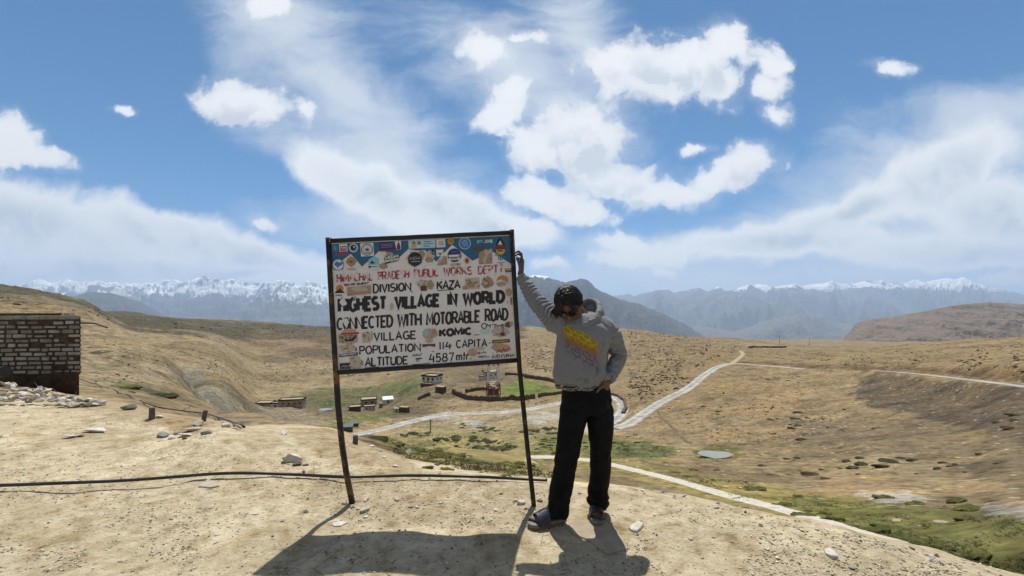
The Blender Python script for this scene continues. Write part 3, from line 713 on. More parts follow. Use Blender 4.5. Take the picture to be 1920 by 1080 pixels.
# ------------------------------------------------------------------ hand-painted letters as brush strokes
def arc(cx, cy, rx, ry, a0, a1, n=9):
    return [(cx + rx * math.cos(R(a0 + (a1 - a0) * i / n)), cy + ry * math.sin(R(a0 + (a1 - a0) * i / n))) for i in range(n + 1)]
GL = {
 'A': (1.0, [[(0, 0), (.5, 1), (1, 0)], [(.2, .34), (.8, .34)]]),
 'B': (.9, [[(0, 0), (0, 1), (.55, 1)] + arc(.55, .76, .38, .24, 90, -90) + [(0, .52)], [(.55, .52)] + arc(.55, .26, .45, .26, 90, -90) + [(0, 0)]]),
 'C': (.95, [arc(.52, .5, .52, .5, 48, 312, 16)]),
 'D': (.95, [[(0, 0), (0, 1), (.4, 1)] + arc(.4, .5, .6, .5, 90, -90, 12) + [(0, 0)]]),
 'E': (.85, [[(1, 1), (0, 1), (0, 0), (1, 0)], [(0, .52), (.8, .52)]]),
 'F': (.8, [[(1, 1), (0, 1), (0, 0)], [(0, .52), (.8, .52)]]),
 'G': (1.0, [arc(.52, .5, .52, .5, 50, 300, 16) + [(1, .10), (1, .45), (.58, .45)]]),
 'H': (.95, [[(0, 0), (0, 1)], [(1, 0), (1, 1)], [(0, .52), (1, .52)]]),
 'I': (.12, [[(.5, 0), (.5, 1)]]),
 'J': (.6, [[(1, 1), (1, .3)] + arc(.5, .3, .5, .3, 0, -160)]),
 'K': (.95, [[(0, 0), (0, 1)], [(.95, 1), (.05, .45)], [(.3, .6), (1, 0)]]),
 'L': (.75, [[(0, 1), (0, 0), (1, 0)]]),
 'M': (1.2, [[(0, 0), (.08, 1), (.5, .25), (.92, 1), (1, 0)]]),
 'N': (1.0, [[(0, 0), (0, 1), (1, 0), (1, 1)]]),
 'O': (1.0, [arc(.5, .5, .5, .5, 90, 450, 20)]),
 'P': (.85, [[(0, 0), (0, 1), (.55, 1)] + arc(.55, .74, .45, .26, 90, -90) + [(0, .48)]]),
 'Q': (1.0, [arc(.5, .5, .5, .5, 90, 450, 20), [(.6, .3), (1, -.05)]]),
 'R': (.95, [[(0, 0), (0, 1), (.55, 1)] + arc(.55, .74, .42, .26, 90, -90) + [(0, .48)], [(.45, .48), (1, 0)]]),
 'S': (.85, [arc(.5, .75, .46, .25, 40, 250, 10) + arc(.5, .26, .5, .26, 80, -150, 12)]),
 'T': (.9, [[(0, 1), (1, 1)], [(.5, 1), (.5, 0)]]),
 'U': (.95, [[(0, 1), (0, .35)] + arc(.5, .35, .5, .35, 180, 360, 10) + [(1, 1)]]),
 'V': (.95, [[(0, 1), (.5, 0), (1, 1)]]),
 'W': (1.35, [[(0, 1), (.25, 0), (.5, .85), (.75, 0), (1, 1)]]),
 'X': (.9, [[(0, 0), (1, 1)], [(0, 1), (1, 0)]]),
 'Y': (.9, [[(0, 1), (.5, .5), (1, 1)], [(.5, .5), (.5, 0)]]),
 'Z': (.9, [[(0, 1), (1, 1), (0, 0), (1, 0)]]),
 '1': (.12, [[(.5, 0), (.5, 1)]]),
 '4': (.9, [[(.35, 1), (0, .35), (.95, .35)], [(.8, .75), (.8, -.05)]]),
 '5': (.8, [[(.95, 1), (.15, 1), (.1, .55)] + arc(.45, .32, .5, .32, 110, -150, 12)]),
 '7': (.8, [[(0, 1), (1, 1), (.45, 0)]]),
 '8': (.85, [arc(.5, .76, .4, .24, -90, 270, 14), arc(.5, .27, .5, .27, 90, 450, 14)]),
 'm': (1.2, [[(0, 0), (0, .62)], arc(.25, .38, .25, .24, 180, 0, 8) + [(.5, 0)], arc(.75, .38, .25, .24, 180, 0, 8) + [(1, 0)]]),
 't': (.55, [[(.5, .95), (.5, 0)], [(0, .62), (1, .62)]]),
 'r': (.6, [[(0, 0), (0, .6)], arc(.45, .36, .45, .26, 180, 40, 8)]),
 '.': (.1, [[(.5, 0), (.5, .12)]]),
}
def stroke(pts, w):                        # outline quads of a brush stroke
    n = len(pts); L_ = []; R_ = []
    closed = n > 3 and abs(pts[0][0] - pts[-1][0]) + abs(pts[0][1] - pts[-1][1]) < 1e-6
    for i in range(n):
        if closed: a = pts[(i - 1) % (n - 1)]; c = pts[(i + 1) % (n - 1)]
        else: a = pts[max(i - 1, 0)]; c = pts[min(i + 1, n - 1)]
        b = pts[i]
        d1 = np.array([b[0] - a[0], b[1] - a[1]]); d2 = np.array([c[0] - b[0], c[1] - b[1]])
        if np.hypot(*d1) < 1e-9: d1 = d2
        if np.hypot(*d2) < 1e-9: d2 = d1
        d1 = d1 / np.hypot(*d1); d2 = d2 / np.hypot(*d2)
        nn = np.array([-(d1[1] + d2[1]), d1[0] + d2[0]]); ln = np.hypot(*nn)
        nn = np.array([-d1[1], d1[0]]) if ln < .3 else nn / ln
        k = min(1 / max(np.dot(nn, [-d1[1], d1[0]]), .45), 1.9)
        L_.append((b[0] + nn[0] * w / 2 * k, b[1] + nn[1] * w / 2 * k)); R_.append((b[0] - nn[0] * w / 2 * k, b[1] - nn[1] * w / 2 * k))
    return L_, R_

# ------------------------------------------------------------------ the road sign
def build_sign():
    TL, TR, BL_, BR = P(612, 448, 3.05), P(963, 432, 3.12), P(627, 703, 3.05), P(976, 680, 3.12)
    base = Vector((-.55, 3.07, gz(-.55, 3.07)))
    root = empty('sign', base, 'leaning black framed white sign board covered in stickers, hand lettered HIGHEST VILLAGE IN WORLD', 'sign')
    ex = (BR - BL_).normalized(); n = (ex.cross(TL - BL_)).normalized()
    if n.y > 0: n = -n
    def B(px, py, off=0.0):                # a point on the face of the board
        d = P(px, py, 1.0) - Vector((0, 0, EYE)); o = Vector((0, 0, EYE))
        k = (BL_ - o).dot(n) / d.dot(n)
        return o + d * k + n * off
    Z1 = lambda x, y, off=0.0: B(600 + x / 3.6, 420 + y / 3.6, off)
    m_frame = mat('black_paint', (.012, .012, .013), .55, .4, (.10, .055, .025), 14, .003, 40, lo=.62, hi=.78)
    m_rust = mat('rusty_paint', (.014, .012, .010), .6, .4, (.17, .085, .02), 9, .003, 30, lo=.50, hi=.66)
    m_wh = bpy.data.materials.new('sign_white'); m_wh.use_nodes = True
    t = NT(m_wh.node_tree); b = t.n['Principled BSDF']; b.inputs['Roughness'].default_value = .5
    pos = t.new('ShaderNodeNewGeometry').outputs['Position']
    def worn(pos, t, c):
        c = t.mix(t.ramp(t.noise(pos, 3.0, 6, .65), .45, .75, 0, .45), c, (.42, .36, .30))
        c = t.mix(t.ramp(t.noise(pos, 30.0, 6, .7), .62, .72, 0, .8), c, (.30, .22, .15))
        return t.mix(t.ramp(t.noise(pos, 110.0, 3, .7), .64, .70, 0, .8), c, (.16, .11, .08))
    white = worn(pos, t, (.69, .67, .69))
    t.put(b.inputs['Base Color'], white)
    def paint(name, c, edge=.60, scale=28.0, back=(.66, .63, .62)):
        m = bpy.data.materials.new(name); m.use_nodes = True
        t = NT(m.node_tree); b = t.n['Principled BSDF']; b.inputs['Roughness'].default_value = .5
        pos = t.new('ShaderNodeNewGeometry').outputs['Position']
        f = t.ramp(t.noise(pos, scale, 7, .68), edge, edge + .05)
        t.put(b.inputs['Base Color'], t.mix(f, c, back)); return m
    m_blk = paint('letter_black', (.008, .008, .010), .68, 26)
    m_red = paint('letter_red', (.34, .035, .05), .50, 22, (.62, .52, .52))
    m_blu = paint('sign_blue', (.020, .105, .22), .68, 18, (.30, .36, .42))
    # frame
    def bar(name, a, b_, w, m, sub=12, y=0.0):
        mb = MB(base); pts = [a.lerp(b_, i / sub) + Vector((0, y, 0)) + Vector((random.gauss(0, .0008), random.gauss(0, .0008), random.gauss(0, .0008))) for i in range(sub + 1)]
        mb.tube(pts, w / 2 * 1.0, 12, up=(0, 1, 0), sq=7)
        return mb.build(name, m, root, True)
    hw = .018
    off = n * .004
    def post(pp, Ys):
        mb = MB(base); pts = [P(px, py, Y) for (px, py), Y in zip(pp, Ys)]
        mb.tube(pts, hw, 12, up=(0, 1, 0), sq=7)
        return mb.build('post', m_rust, root, True)
    gl = hit(660, 943); gr = hit(1001, 948)
    post([(616, 446), (622, 560), (630.5, 700), (634, 760), (641, 830), (649, 885), (660, 940), (662, 956)], [3.05, 3.05, 3.05, 3.05, 3.05, 3.05, gl.y, gl.y])
    post([(959.5, 431), (966, 560), (974, 690), (981, 760), (988, 830), (994, 885), (1000.5, 944), (1002, 962)], [3.12, 3.12, 3.12, 3.12, 3.11, 3.10, gr.y, gr.y])
    bar('top_rail', P(620.5, 452, 3.05), P(955.5, 436.5, 3.12), .034, m_frame)
    bar('bottom_rail', P(634, 698.5, 3.05), P(970, 675.5, 3.12), .034, m_frame)
    # panel
    inner = [(618, 455), (957.5, 439), (970.5, 674), (632, 697)]
    mb = MB(base); mb.prism([B(x, y, .003) for x, y in inner], -n * .004)
    board = mb.build('board', m_wh, root)
    o1 = .0042
    mb = MB(base)
    blue = [(619.5, 458), (956.5, 442), (959.5, 496), (941, 484), (924, 472), (905, 480), (886, 489), (866, 473), (848, 459), (832, 475), (818, 491), (806, 478), (797, 469), (781, 470), (766, 467), (752, 480), (738, 490), (731, 481), (724, 472), (711, 471), (695, 486), (679, 500), (668, 487), (658, 476), (640, 490), (622.5, 503)]
    mb.add([B(x, y, o1) for x, y in blue], [tuple(range(len(blue)))])
    sky_p = mb.build('painted_sky', m_blu, root)
    # lettering
    mb = MB(base); rr = random.Random(4); lay = [0]
    def flush():
        nonlocal mb
        if mb.v: mb.build('lettering', [m_blk, m_red], root)
        mb = MB(base)
    def text(s, x0, y0, x1, y1, h0, h1, w, mi=0, off=.0048, mbb=None, gap=.22, zz=Z1, jit=1.0):
        tgt = mbb or mb
        ws = [GL[c][0] if c in GL else .5 for c in s]
        h = (h0 + h1) / 2
        tot = sum(ws) + gap * (len(s) - 1) + (w / h) * .0
        # letter cells: width units scaled to fill the run
        k = (x1 - x0 - w) / max(sum(ws) + gap * (len(s) - 1), 1e-6) if len(s) > 1 else (x1 - x0 - w) / ws[0]
        x = x0 + w / 2
        for c, cw in zip(s, ws):
            if c in GL:
                j = rr.uniform(-.02, .02) * jit
                for pl in GL[c][1]:
                    pts = []
                    for (gx, gy) in pl:
                        xx = x + gx * cw * k; f = (xx - x0) / (x1 - x0 + 1e-9)
                        hh = h0 + (h1 - h0) * f; yb = y0 + (y1 - y0) * f
                        pts.append((xx + j * gy * h + rr.gauss(0, .004) * h * jit, yb - w / 2 - gy * (hh - w) + rr.gauss(0, .003) * h * jit))
                    ww = w * rr.uniform(.88, 1.12)
                    a, b2 = stroke(pts, ww); k2 = len(a)
                    lay[0] = (lay[0] + 1) % 5; o = off + lay[0] * .00004
                    tgt.add([zz(*q, o) for q in a] + [zz(*q, o) for q in b2], [(i, i + 1, k2 + i + 1, k2 + i) for i in range(k2 - 1)], mi)
            x += (cw + gap) * k
        if mbb is None: flush()
    for a in [('HIMACHAL', 112, 398, 360, 383, 62, 60, 10), ('PRADESH', 390, 382, 605, 368, 60, 60, 10), ('PUBLIC', 632, 366, 805, 357, 60, 60, 10), ('WORKS', 832, 354, 1028, 345, 62, 60, 10), ('DEPTT', 1065, 343, 1240, 330, 60, 58, 10)]: text(*a, mi=1, gap=.30)
    flush(); text('DIVISION', 357, 470, 618, 453, 66, 60, 11, gap=.3); text('KAZA', 787, 446, 950, 437, 62, 60, 11)
    flush()
    for a in [('HIGHEST', 120, 603, 455, 582, 108, 98, 23), ('VILLAGE', 500, 579, 815, 562, 98, 95, 23), ('IN', 857, 559, 930, 553, 96, 96, 24), ('WORLD', 960, 553, 1250, 536, 94, 92, 23)]: text(*a, gap=.34)
    flush()
    for a in [('CONNECTED', 112, 720, 495, 698, 88, 87, 14), ('WITH', 520, 699, 690, 690, 96, 92, 15), ('MOTORABLE', 715, 690, 1085, 666, 92, 88, 15), ('ROAD', 1110, 664, 1272, 653, 92, 88, 15)]: text(*a, gap=.26)
    flush(); text('VILLAGE', 362, 792, 652, 778, 62, 60, 10, gap=.34); text('KOMIC', 803, 766, 1030, 749, 60, 54, 16, gap=.3)
    flush(); text('POPULATION', 265, 885, 682, 860, 62, 58, 10, gap=.3); text('114', 805, 852, 887, 846, 58, 56, 9, gap=.45); text('CAPITA', 918, 840, 1130, 830, 58, 56, 9, gap=.34)
    flush(); text('ALTITUDE', 303, 966, 598, 948, 68, 60, 11, gap=.28); text('4587', 735, 938, 905, 926, 64, 60, 9, gap=.3); text('mtr.', 918, 925, 1022, 917, 64, 62, 9, gap=.3)
    for (x0, y0, x1, y1) in [(303, 974, 402, 967), (790, 452, 906, 446), (624, 952, 742, 943), (1040, 752, 1075, 750)]:
        mb.add([Z1(x0, y0, .0049), Z1(x1, y1, .0049), Z1(x1, y1 - 5, .0049), Z1(x0, y0 - 5, .0049)], [(0, 1, 2, 3)], 0); flush()
    flush()
    # stickers
    cols = {'w': (.66, .65, .66), 'k': (.012, .012, .014), 'r': (.36, .03, .035), 'n': (.025, .03, .15), 'y': (.62, .36, .02), 'g': (.30, .29, .28),
            'c': (.22, .47, .55), 'b': (.05, .16, .42), 'o': (.50, .20, .03), 't': (.34, .25, .16), 's': (.46, .40, .33), 'd': (.09, .06, .045), 'l': (.40, .58, .62), 'm': (.12, .025, .03), 'p': (.45, .30, .22)}
    MATS = {}
    for k_, c in cols.items():
        MATS[k_] = paint('vinyl_' + {'w': 'white', 'k': 'black', 'r': 'red', 'n': 'navy', 'y': 'yellow', 'g': 'grey', 'c': 'cyan', 'b': 'blue', 'o': 'orange', 't': 'tan', 's': 'sand', 'd': 'brown', 'l': 'pale_blue', 'm': 'maroon', 'p': 'pinkish'}[k_], c, .70 if k_ not in 'tsp' else .55, 40, (.5, .46, .42) if k_ not in 'tsp' else (.22, .15, .10))
    keys = list(cols)
    ca, sa = math.cos(R(-3.7)), math.sin(R(-3.7))
    count = [0]
    def sticker(shapes, label=None):
        count[0] += 1
        s = MB(base); o = .0055 + (count[0] % 7) * .00012
        for sh in shapes:
            k = sh[0]; o += .00025
            def poly(pts, c): s.add([Z1(x, y, o) for x, y in pts], [tuple(range(len(pts)))], keys.index(c))
            if k == 'r':                  # rectangle tilted with the board
                _, x0, y0, x1, y1, c = sh; cx, cy2 = (x0 + x1) / 2, (y0 + y1) / 2
                poly([(cx + (x - cx) * ca - (y - cy2) * sa, cy2 + (x - cx) * sa + (y - cy2) * ca) for x, y in ((x0, y0), (x1, y0), (x1, y1), (x0, y1))], c)
            elif k == 'c':
                _, cx, cy2, r, c = sh; poly([(cx + r * math.cos(a * math.pi / 12), cy2 + r * math.sin(a * math.pi / 12)) for a in range(24)], c)
            elif k == 'e':
                _, cx, cy2, rx, ry, c = sh; poly([(cx + rx * math.cos(a * math.pi / 12), cy2 + ry * math.sin(a * math.pi / 12)) for a in range(24)], c)
            elif k == 'o':                # ring
                _, cx, cy2, r, w, c = sh
                a_, b_ = stroke(arc(cx, cy2, r, r, 0, 360, 28), w); q = len(a_)
                s.add([Z1(x, y, o) for x, y in a_ + b_], [(i, i + 1, q + i + 1, q + i) for i in range(q - 1)], keys.index(c))
            elif k == 'p': poly(sh[1], sh[2])
            elif k == 'l':                # drawn line
                a_, b_ = stroke(sh[1], sh[2]); q = len(a_)
                s.add([Z1(x, y, o) for x, y in a_ + b_], [(i, i + 1, q + i + 1, q + i) for i in range(q - 1)], keys.index(sh[3]))
            elif k == 't':                # writing
                _, tx, x0, y0, x1, y1, h, w, c = sh
                text(tx, x0, y0, x1, y1, h, h, w, keys.index(c), o, s, .3, Z1, .3)
            elif k == 'torn':             # ragged remains of a peeled sticker
                _, cx, cy2, rx, ry, c = sh
                r2 = random.Random(int(cx * 7 + cy2)); poly([(cx + rx * math.cos(a * math.pi / 10) * r2.uniform(.7, 1.1), cy2 + ry * math.sin(a * math.pi / 10) * r2.uniform(.7, 1.1)) for a in range(20)], c)
        o_ = s.build('sticker', [MATS[q] for q in keys], root)
        if label: o_['label'] = label
    S_ = sticker
    # top rows
    S_([('r', 85, 140, 122, 185, 'b'), ('l', [(95, 150), (110, 175)], 6, 'g')])
    S_([('r', 132, 136, 187, 186, 'w'), ('r', 138, 150, 182, 172, 'r'), ('r', 138, 174, 182, 182, 'm'), ('l', [(143, 163), (150, 157), (157, 166), (165, 157), (172, 166), (178, 158)], 4, 'w')], 'white square sticker with red badge')
    S_([('p', [(96, 208), (118, 198), (138, 205), (150, 192), (160, 203), (195, 196), (180, 212), (150, 216), (120, 216)], 'r')], 'red wing sticker')
    S_([('o', 228, 162, 26, 7, 'w'), ('p', [(208, 146), (230, 140), (240, 160), (222, 176), (212, 166)], 'k'), ('p', [(222, 152), (236, 150), (238, 166)], 'w')], 'crescent bird sticker')
    S_([('r', 276, 130, 364, 218, 'w'), ('o', 320, 174, 38, 5, 'k'), ('o', 320, 174, 28, 2.5, 'k'), ('p', [(302, 170), (320, 158), (338, 170), (334, 186), (306, 186)], 'g'), ('t', 'A', 311, 184, 329, 183, 18, 4, 'k'), ('l', [(300, 196), (340, 194)], 4, 'k')], 'white square sticker with round black emblem')
    S_([('r', 402, 122, 512, 182, 'n'), ('p', [(505, 118), (548, 116), (549, 172), (517, 176)], 'w'), ('p', [(520, 150), (528, 124), (534, 124), (544, 150), (544, 172), (518, 174)], 'm'), ('l', [(412, 140), (500, 134)], 3, 'g'), ('l', [(412, 150), (496, 145)], 2.5, 'g'), ('l', [(416, 160), (490, 155)], 2.5, 'g'), ('l', [(404, 184), (530, 178)], 6, 'r')], 'navy notice sticker with a red figure')
    S_([('r', 598, 110, 690, 166, 'l'), ('c', 634, 130, 12, 'd'), ('p', [(616, 164), (620, 144), (634, 138), (648, 144), (652, 162)], 'y'), ('c', 670, 130, 12, 'd'), ('e', 671, 134, 6, 8, 'p'), ('p', [(656, 162), (660, 146), (670, 142), (684, 160)], 'w'), ('e', 634, 134, 7, 8, 'p'), ('p', [(680, 110), (780, 104), (780, 160), (684, 165)], 'l'), ('l', [(700, 122), (750, 118)], 6, 'b'), ('l', [(700, 136), (765, 131)], 5, 'b'), ('l', [(700, 151), (740, 149)], 6, 'b')], 'pale blue sticker with two drawn people')
    S_([('r', 786, 104, 846, 158, 'w'), ('r', 800, 114, 836, 146, 's')], 'plain white square sticker')
    S_([('c', 883, 118, 23, 'k'), ('c', 883, 118, 21, 'y'), ('o', 883, 118, 14, 3, 'k'), ('p', [(874, 122), (883, 108), (893, 121)], 'k')], 'round yellow sticker')
    S_([('c', 978, 132, 34, 'b'), ('o', 978, 132, 38, 5, 'l'), ('l', [(960, 126), (976, 112), (996, 122)], 4, 'l'), ('l', [(956, 138), (980, 130), (1000, 140)], 3, 'l'), ('l', [(964, 152), (982, 146), (996, 152)], 3, 'l')], 'round blue sticker with mountains')
    S_([('t', 'DTT', 1060, 132, 1100, 128, 20, 4, 'l'), ('t', 'JOI', 1106, 130, 1140, 127, 22, 4, 'w'), ('r', 1144, 106, 1164, 128, 'l')])
    S_([('p', [(1190, 130), (1205, 100), (1216, 84), (1226, 104), (1246, 132), (1254, 150), (1184, 152)], 'k'), ('p', [(1200, 140), (1216, 112), (1232, 140)], 'w'), ('r', 1178, 146, 1258, 168, 'r'), ('c', 1218, 178, 30, 'y'), ('r', 1184, 150, 1256, 172, 'm'), ('t', 'KAA', 1200, 190, 1236, 188, 16, 5, 'k')], 'round badge sticker with black mountain')
    S_([('t', 'TEN', 1196, 246, 1250, 242, 32, 6, 'b'), ('l', [(1178, 210), (1196, 216)], 4, 'k'), ('l', [(1240, 212), (1258, 206)], 4, 'k'), ('l', [(1196, 262), (1250, 258)], 4, 'g'), ('torn', 1222, 264, 14, 6, 'p')])
    S_([('c', 124, 276, 40, 'w'), ('o', 124, 276, 37, 5, 'b'), ('p', [(102, 262), (118, 252), (132, 262), (150, 256), (158, 266), (146, 280), (132, 284), (122, 300), (112, 284), (98, 276)], 'b'), ('l', [(88, 250), (98, 240)], 5, 'k'), ('l', [(150, 308), (160, 300)], 5, 'k'), ('l', [(92, 300), (102, 310)], 5, 'k')], 'round sticker with a blue animal')
    S_([('p', [(174, 258), (210, 216), (250, 250), (216, 294)], 's'), ('o', 212, 254, 26, 5, 'd'), ('c', 212, 254, 20, 'o'), ('p', [(200, 262), (204, 246), (212, 254), (220, 246), (226, 262)], 'd')], 'diamond sticker with orange crest')
    S_([('torn', 215, 306, 34, 9, 's'), ('l', [(190, 308), (200, 300), (212, 308)], 4, 'g')])
    S_([('torn', 360, 252, 36, 26, 'c'), ('p', [(328, 306), (330, 240), (362, 222), (398, 232), (398, 306)], 'c'), ('p', [(342, 262), (352, 246), (362, 258), (372, 262), (368, 268), (342, 268)], 'k'), ('r', 332, 278, 396, 304, 'w'), ('l', [(340, 290), (388, 288)], 6, 'n'), ('c', 338, 290, 8, 'k')], 'pale blue sticker of a rider')
    S_([('torn', 430, 284, 30, 22, 't')]); S_([('torn', 470, 200, 26, 12, 'g')])
    S_([('p', [(434, 228), (538, 208), (534, 248), (440, 272)], 'k'), ('t', 'ASSAM', 440, 241, 532, 226, 20, 5, 'w'), ('t', 'BIKERS', 440, 262, 534, 247, 19, 5, 'w'), ('l', [(440, 214), (452, 222), (468, 206)], 6, 'k')], 'black sticker reading ASSAM BIKERS')
    S_([('torn', 478, 204, 22, 12, 's'), ('l', [(470, 210), (490, 200)], 5, 'k')])
    S_([('torn', 644, 234, 62, 62, 's'), ('torn', 690, 206, 22, 30, 't'), ('c', 642, 238, 48, 'd'), ('c', 642, 238, 45, 'k'), ('t', 'INDIA', 606, 246, 680, 240, 22, 4, 'g'), ('l', [(616, 256), (676, 252)], 5, 'c')], 'round black sticker reading INDIA')
    S_([('torn', 744, 214, 34, 42, 's'), ('l', [(742, 180), (762, 176), (756, 200), (772, 208)], 7, 'k'), ('torn', 738, 244, 30, 22, 't'), ('torn', 742, 268, 26, 10, 'w')])
    S_([('r', 786, 174, 834, 218, 'w'), ('p', [(792, 190), (810, 200), (828, 188), (818, 206), (812, 214), (804, 206)], 'd')], 'small white sticker with horned animal')
    S_([('p', [(788, 280), (800, 250), (836, 218), (858, 222), (858, 274)], 't'), ('l', [(796, 268), (832, 232)], 10, 's')], 'torn tan sticker')
    S_([('c', 908, 212, 46, 'k'), ('c', 908, 212, 43, 'n'), ('r', 868, 208, 946, 222, 'w'), ('r', 872, 228, 944, 244, 'w'), ('l', [(882, 236), (932, 232)], 5, 'k'), ('c', 942, 208, 8, 'o'), ('l', [(888, 190), (930, 188)], 6, 'b')], 'round navy sticker with white bands')
    S_([('r', 880, 266, 952, 282, 's')])
    S_([('p', [(968, 238), (980, 226), (992, 218), (1004, 228), (1016, 240), (1012, 264), (992, 280), (972, 266)], 'w'), ('p', [(974, 240), (984, 230), (992, 224), (1002, 232), (1010, 242), (1006, 260), (992, 272), (978, 262)], 'o'), ('p', [(984, 246), (992, 238), (1000, 246), (992, 264)], 'k')], 'yellow lion head sticker')
    S_([('p', [(1030, 160), (1076, 148), (1080, 158), (1120, 152), (1120, 172), (1090, 180), (1040, 184)], 'd'), ('p', [(1072, 196), (1112, 172), (1162, 168), (1162, 268), (1072, 272)], 't'), ('p', [(1090, 262), (1120, 200), (1140, 190), (1116, 266)], 's'), ('r', 1110, 170, 1160, 200, 's')], 'big torn tan sticker')
    S_([('r', 1248, 288, 1294, 326, 'w'), ('r', 1248, 300, 1294, 318, 'r'), ('l', [(1254, 310), (1262, 305), (1270, 312), (1280, 305), (1288, 311)], 4, 'w'), ('r', 1250, 319, 1292, 326, 'm')], 'small red badge sticker')
    # middle
    S_([('r', 164, 404, 190, 420, 'r'), ('t', 'CAR', 192, 418, 238, 414, 16, 4, 'k'), ('t', 'QUEST', 248, 414, 332, 407, 16, 4, 'k')], 'sticker reading CAR QUEST')
    S_([('c', 134, 448, 46, 'w'), ('c', 136, 436, 26, 'o'), ('p', [(100, 468), (112, 452), (128, 446), (136, 430), (146, 448), (160, 454), (170, 466)], 'k'), ('t', 'MCO', 108, 488, 152, 485, 10, 4, 'k')], 'round sticker of motorcycle riders at sunset')
    S_([('p', [(186, 428), (346, 414), (346, 470), (186, 486)], 't'), ('torn', 270, 440, 60, 16, 's')])
    S_([('torn', 706, 410, 50, 40, 's'), ('torn', 744, 412, 26, 36, 't'), ('r', 680, 418, 722, 452, 'm'), ('l', [(690, 418), (700, 410), (712, 416)], 4, 'd')])
    S_([('r', 980, 364, 1078, 440, 's'), ('torn', 1020, 410, 36, 24, 't'), ('r', 964, 418, 1000, 442, 't'), ('l', [(986, 384), (1010, 378), (1020, 400)], 5, 'd'), ('l', [(1040, 400), (1064, 390)], 6, 'd')])
    S_([('torn', 1130, 396, 44, 44, 't'), ('l', [(1106, 372), (1120, 380), (1140, 400)], 7, 'd'), ('torn', 1140, 380, 12, 14, 'o'), ('l', [(1110, 420), (1150, 410)], 5, 'd'), ('torn', 1120, 400, 16, 12, 's')])
    S_([('p', [(1190, 388), (1200, 360), (1226, 346), (1256, 352), (1270, 372), (1270, 396), (1220, 372)], 'o'), ('torn', 1226, 404, 40, 20, 's'), ('l', [(1206, 408), (1240, 400)], 4, 'd')])
    S_([('torn', 1272, 460, 24, 30, 'p'), ('l', [(1258, 460), (1280, 450), (1290, 470)], 5, 'o'), ('torn', 1290, 520, 10, 30, 'p'), ('l', [(1262, 516), (1268, 540)], 4, 'g'), ('l', [(1288, 500), (1294, 536)], 5, 'm')])
    S_([('torn', 484, 556, 14, 26, 's')]); S_([('torn', 160, 530, 24, 26, 'w')]); S_([('torn', 236, 500, 12, 12, 'g')]); S_([('torn', 176, 660, 22, 26, 'w')])
    # bottom
    S_([('torn', 196, 764, 74, 62, 'p'), ('l', [(144, 742), (264, 736)], 12, 'r'), ('p', [(136, 758), (256, 748), (244, 768), (226, 790), (164, 794), (152, 776)], 'k'), ('l', [(146, 762), (240, 755)], 3.5, 's'), ('t', 'PSY', 160, 782, 226, 776, 18, 4, 's'), ('torn', 150, 790, 24, 16, 't')], 'winged dark badge on peeling patch')
    S_([('r', 286, 730, 340, 800, 's'), ('r', 318, 728, 328, 738, 'k'), ('torn', 350, 752, 8, 34, 's')])
    S_([('torn', 188, 840, 66, 30, 's'), ('l', [(160, 842), (180, 838), (196, 838)], 6, 'd')])
    S_([('p', [(132, 878), (256, 864), (257, 886), (132, 898)], 'k'), ('t', 'PARAMOUNT', 140, 892, 250, 880, 13, 3.2, 'w')], 'black sticker reading Paramount on the left')
    S_([('r', 136, 938, 208, 994, 'k'), ('o', 156, 970, 11, 3, 'g'), ('o', 188, 968, 11, 3, 'g'), ('l', [(150, 960), (170, 955), (190, 962)], 5, 'g'), ('l', [(140, 984), (204, 980)], 4, 'g')], 'black square sticker of a motorcycle')
    S_([('torn', 244, 940, 48, 50, 's'), ('torn', 216, 908, 20, 12, 'p')])
    S_([('torn', 742, 740, 54, 40, 'p'), ('p', [(700, 750), (704, 720), (722, 710), (738, 722), (734, 744), (716, 758)], 'c'), ('torn', 770, 726, 18, 24, 't'), ('torn', 736, 788, 30, 14, 's'), ('p', [(690, 812), (780, 808), (778, 830), (740, 822), (694, 832)], 'm')], 'torn sticker with blue patch')
    S_([('l', [(626, 896), (634, 880), (648, 892), (656, 878), (668, 890), (690, 872)], 5, 'k'), ('l', [(646, 910), (688, 906)], 8, 'k'), ('o', 660, 920, 8, 3, 'k')])
    S_([('o', 1108, 688, 17, 6, 'k'), ('l', [(1120, 700), (1130, 678), (1142, 690), (1150, 676), (1150, 704)], 5, 'k'), ('l', [(1160, 680), (1190, 678), (1176, 700)], 5, 'k'), ('l', [(1190, 690), (1240, 682)], 6, 'k'), ('o', 1232, 688, 10, 5, 'k')], 'black outlined scribble sticker')
    S_([('torn', 1270, 680, 26, 22, 'd'), ('torn', 1290, 672, 14, 16, 'p')])
    S_([('torn', 1220, 730, 66, 36, 's'), ('p', [(1210, 742), (1234, 726), (1252, 740), (1244, 756), (1220, 754)], 'm'), ('l', [(1184, 746), (1210, 740)], 4, 'd'), ('r', 1086, 712, 1142, 742, 'l'), ('l', [(1240, 720), (1230, 700)], 6, 'd')])
    S_([('p', [(1162, 784), (1280, 776), (1281, 798), (1162, 806)], 'k'), ('t', 'PARAMOUNT', 1170, 803, 1274, 793, 13, 3.2, 'y')], 'black sticker with yellow letters reading Paramount')
    S_([('torn', 1226, 838, 70, 36, 'p'), ('l', [(1190, 868), (1210, 850), (1222, 864), (1240, 838), (1250, 860), (1276, 836)], 8, 'r'), ('torn', 1180, 830, 20, 20, 'g'), ('l', [(1140, 806), (1152, 800)], 5, 'k')])
    S_([('p', [(1152, 884), (1324, 874), (1326, 902), (1153, 912)], 'w'), ('t', 'AVENTURAH', 1158, 908, 1312, 897, 24, 5, 'k')], 'sticker reading AVENTURAH')
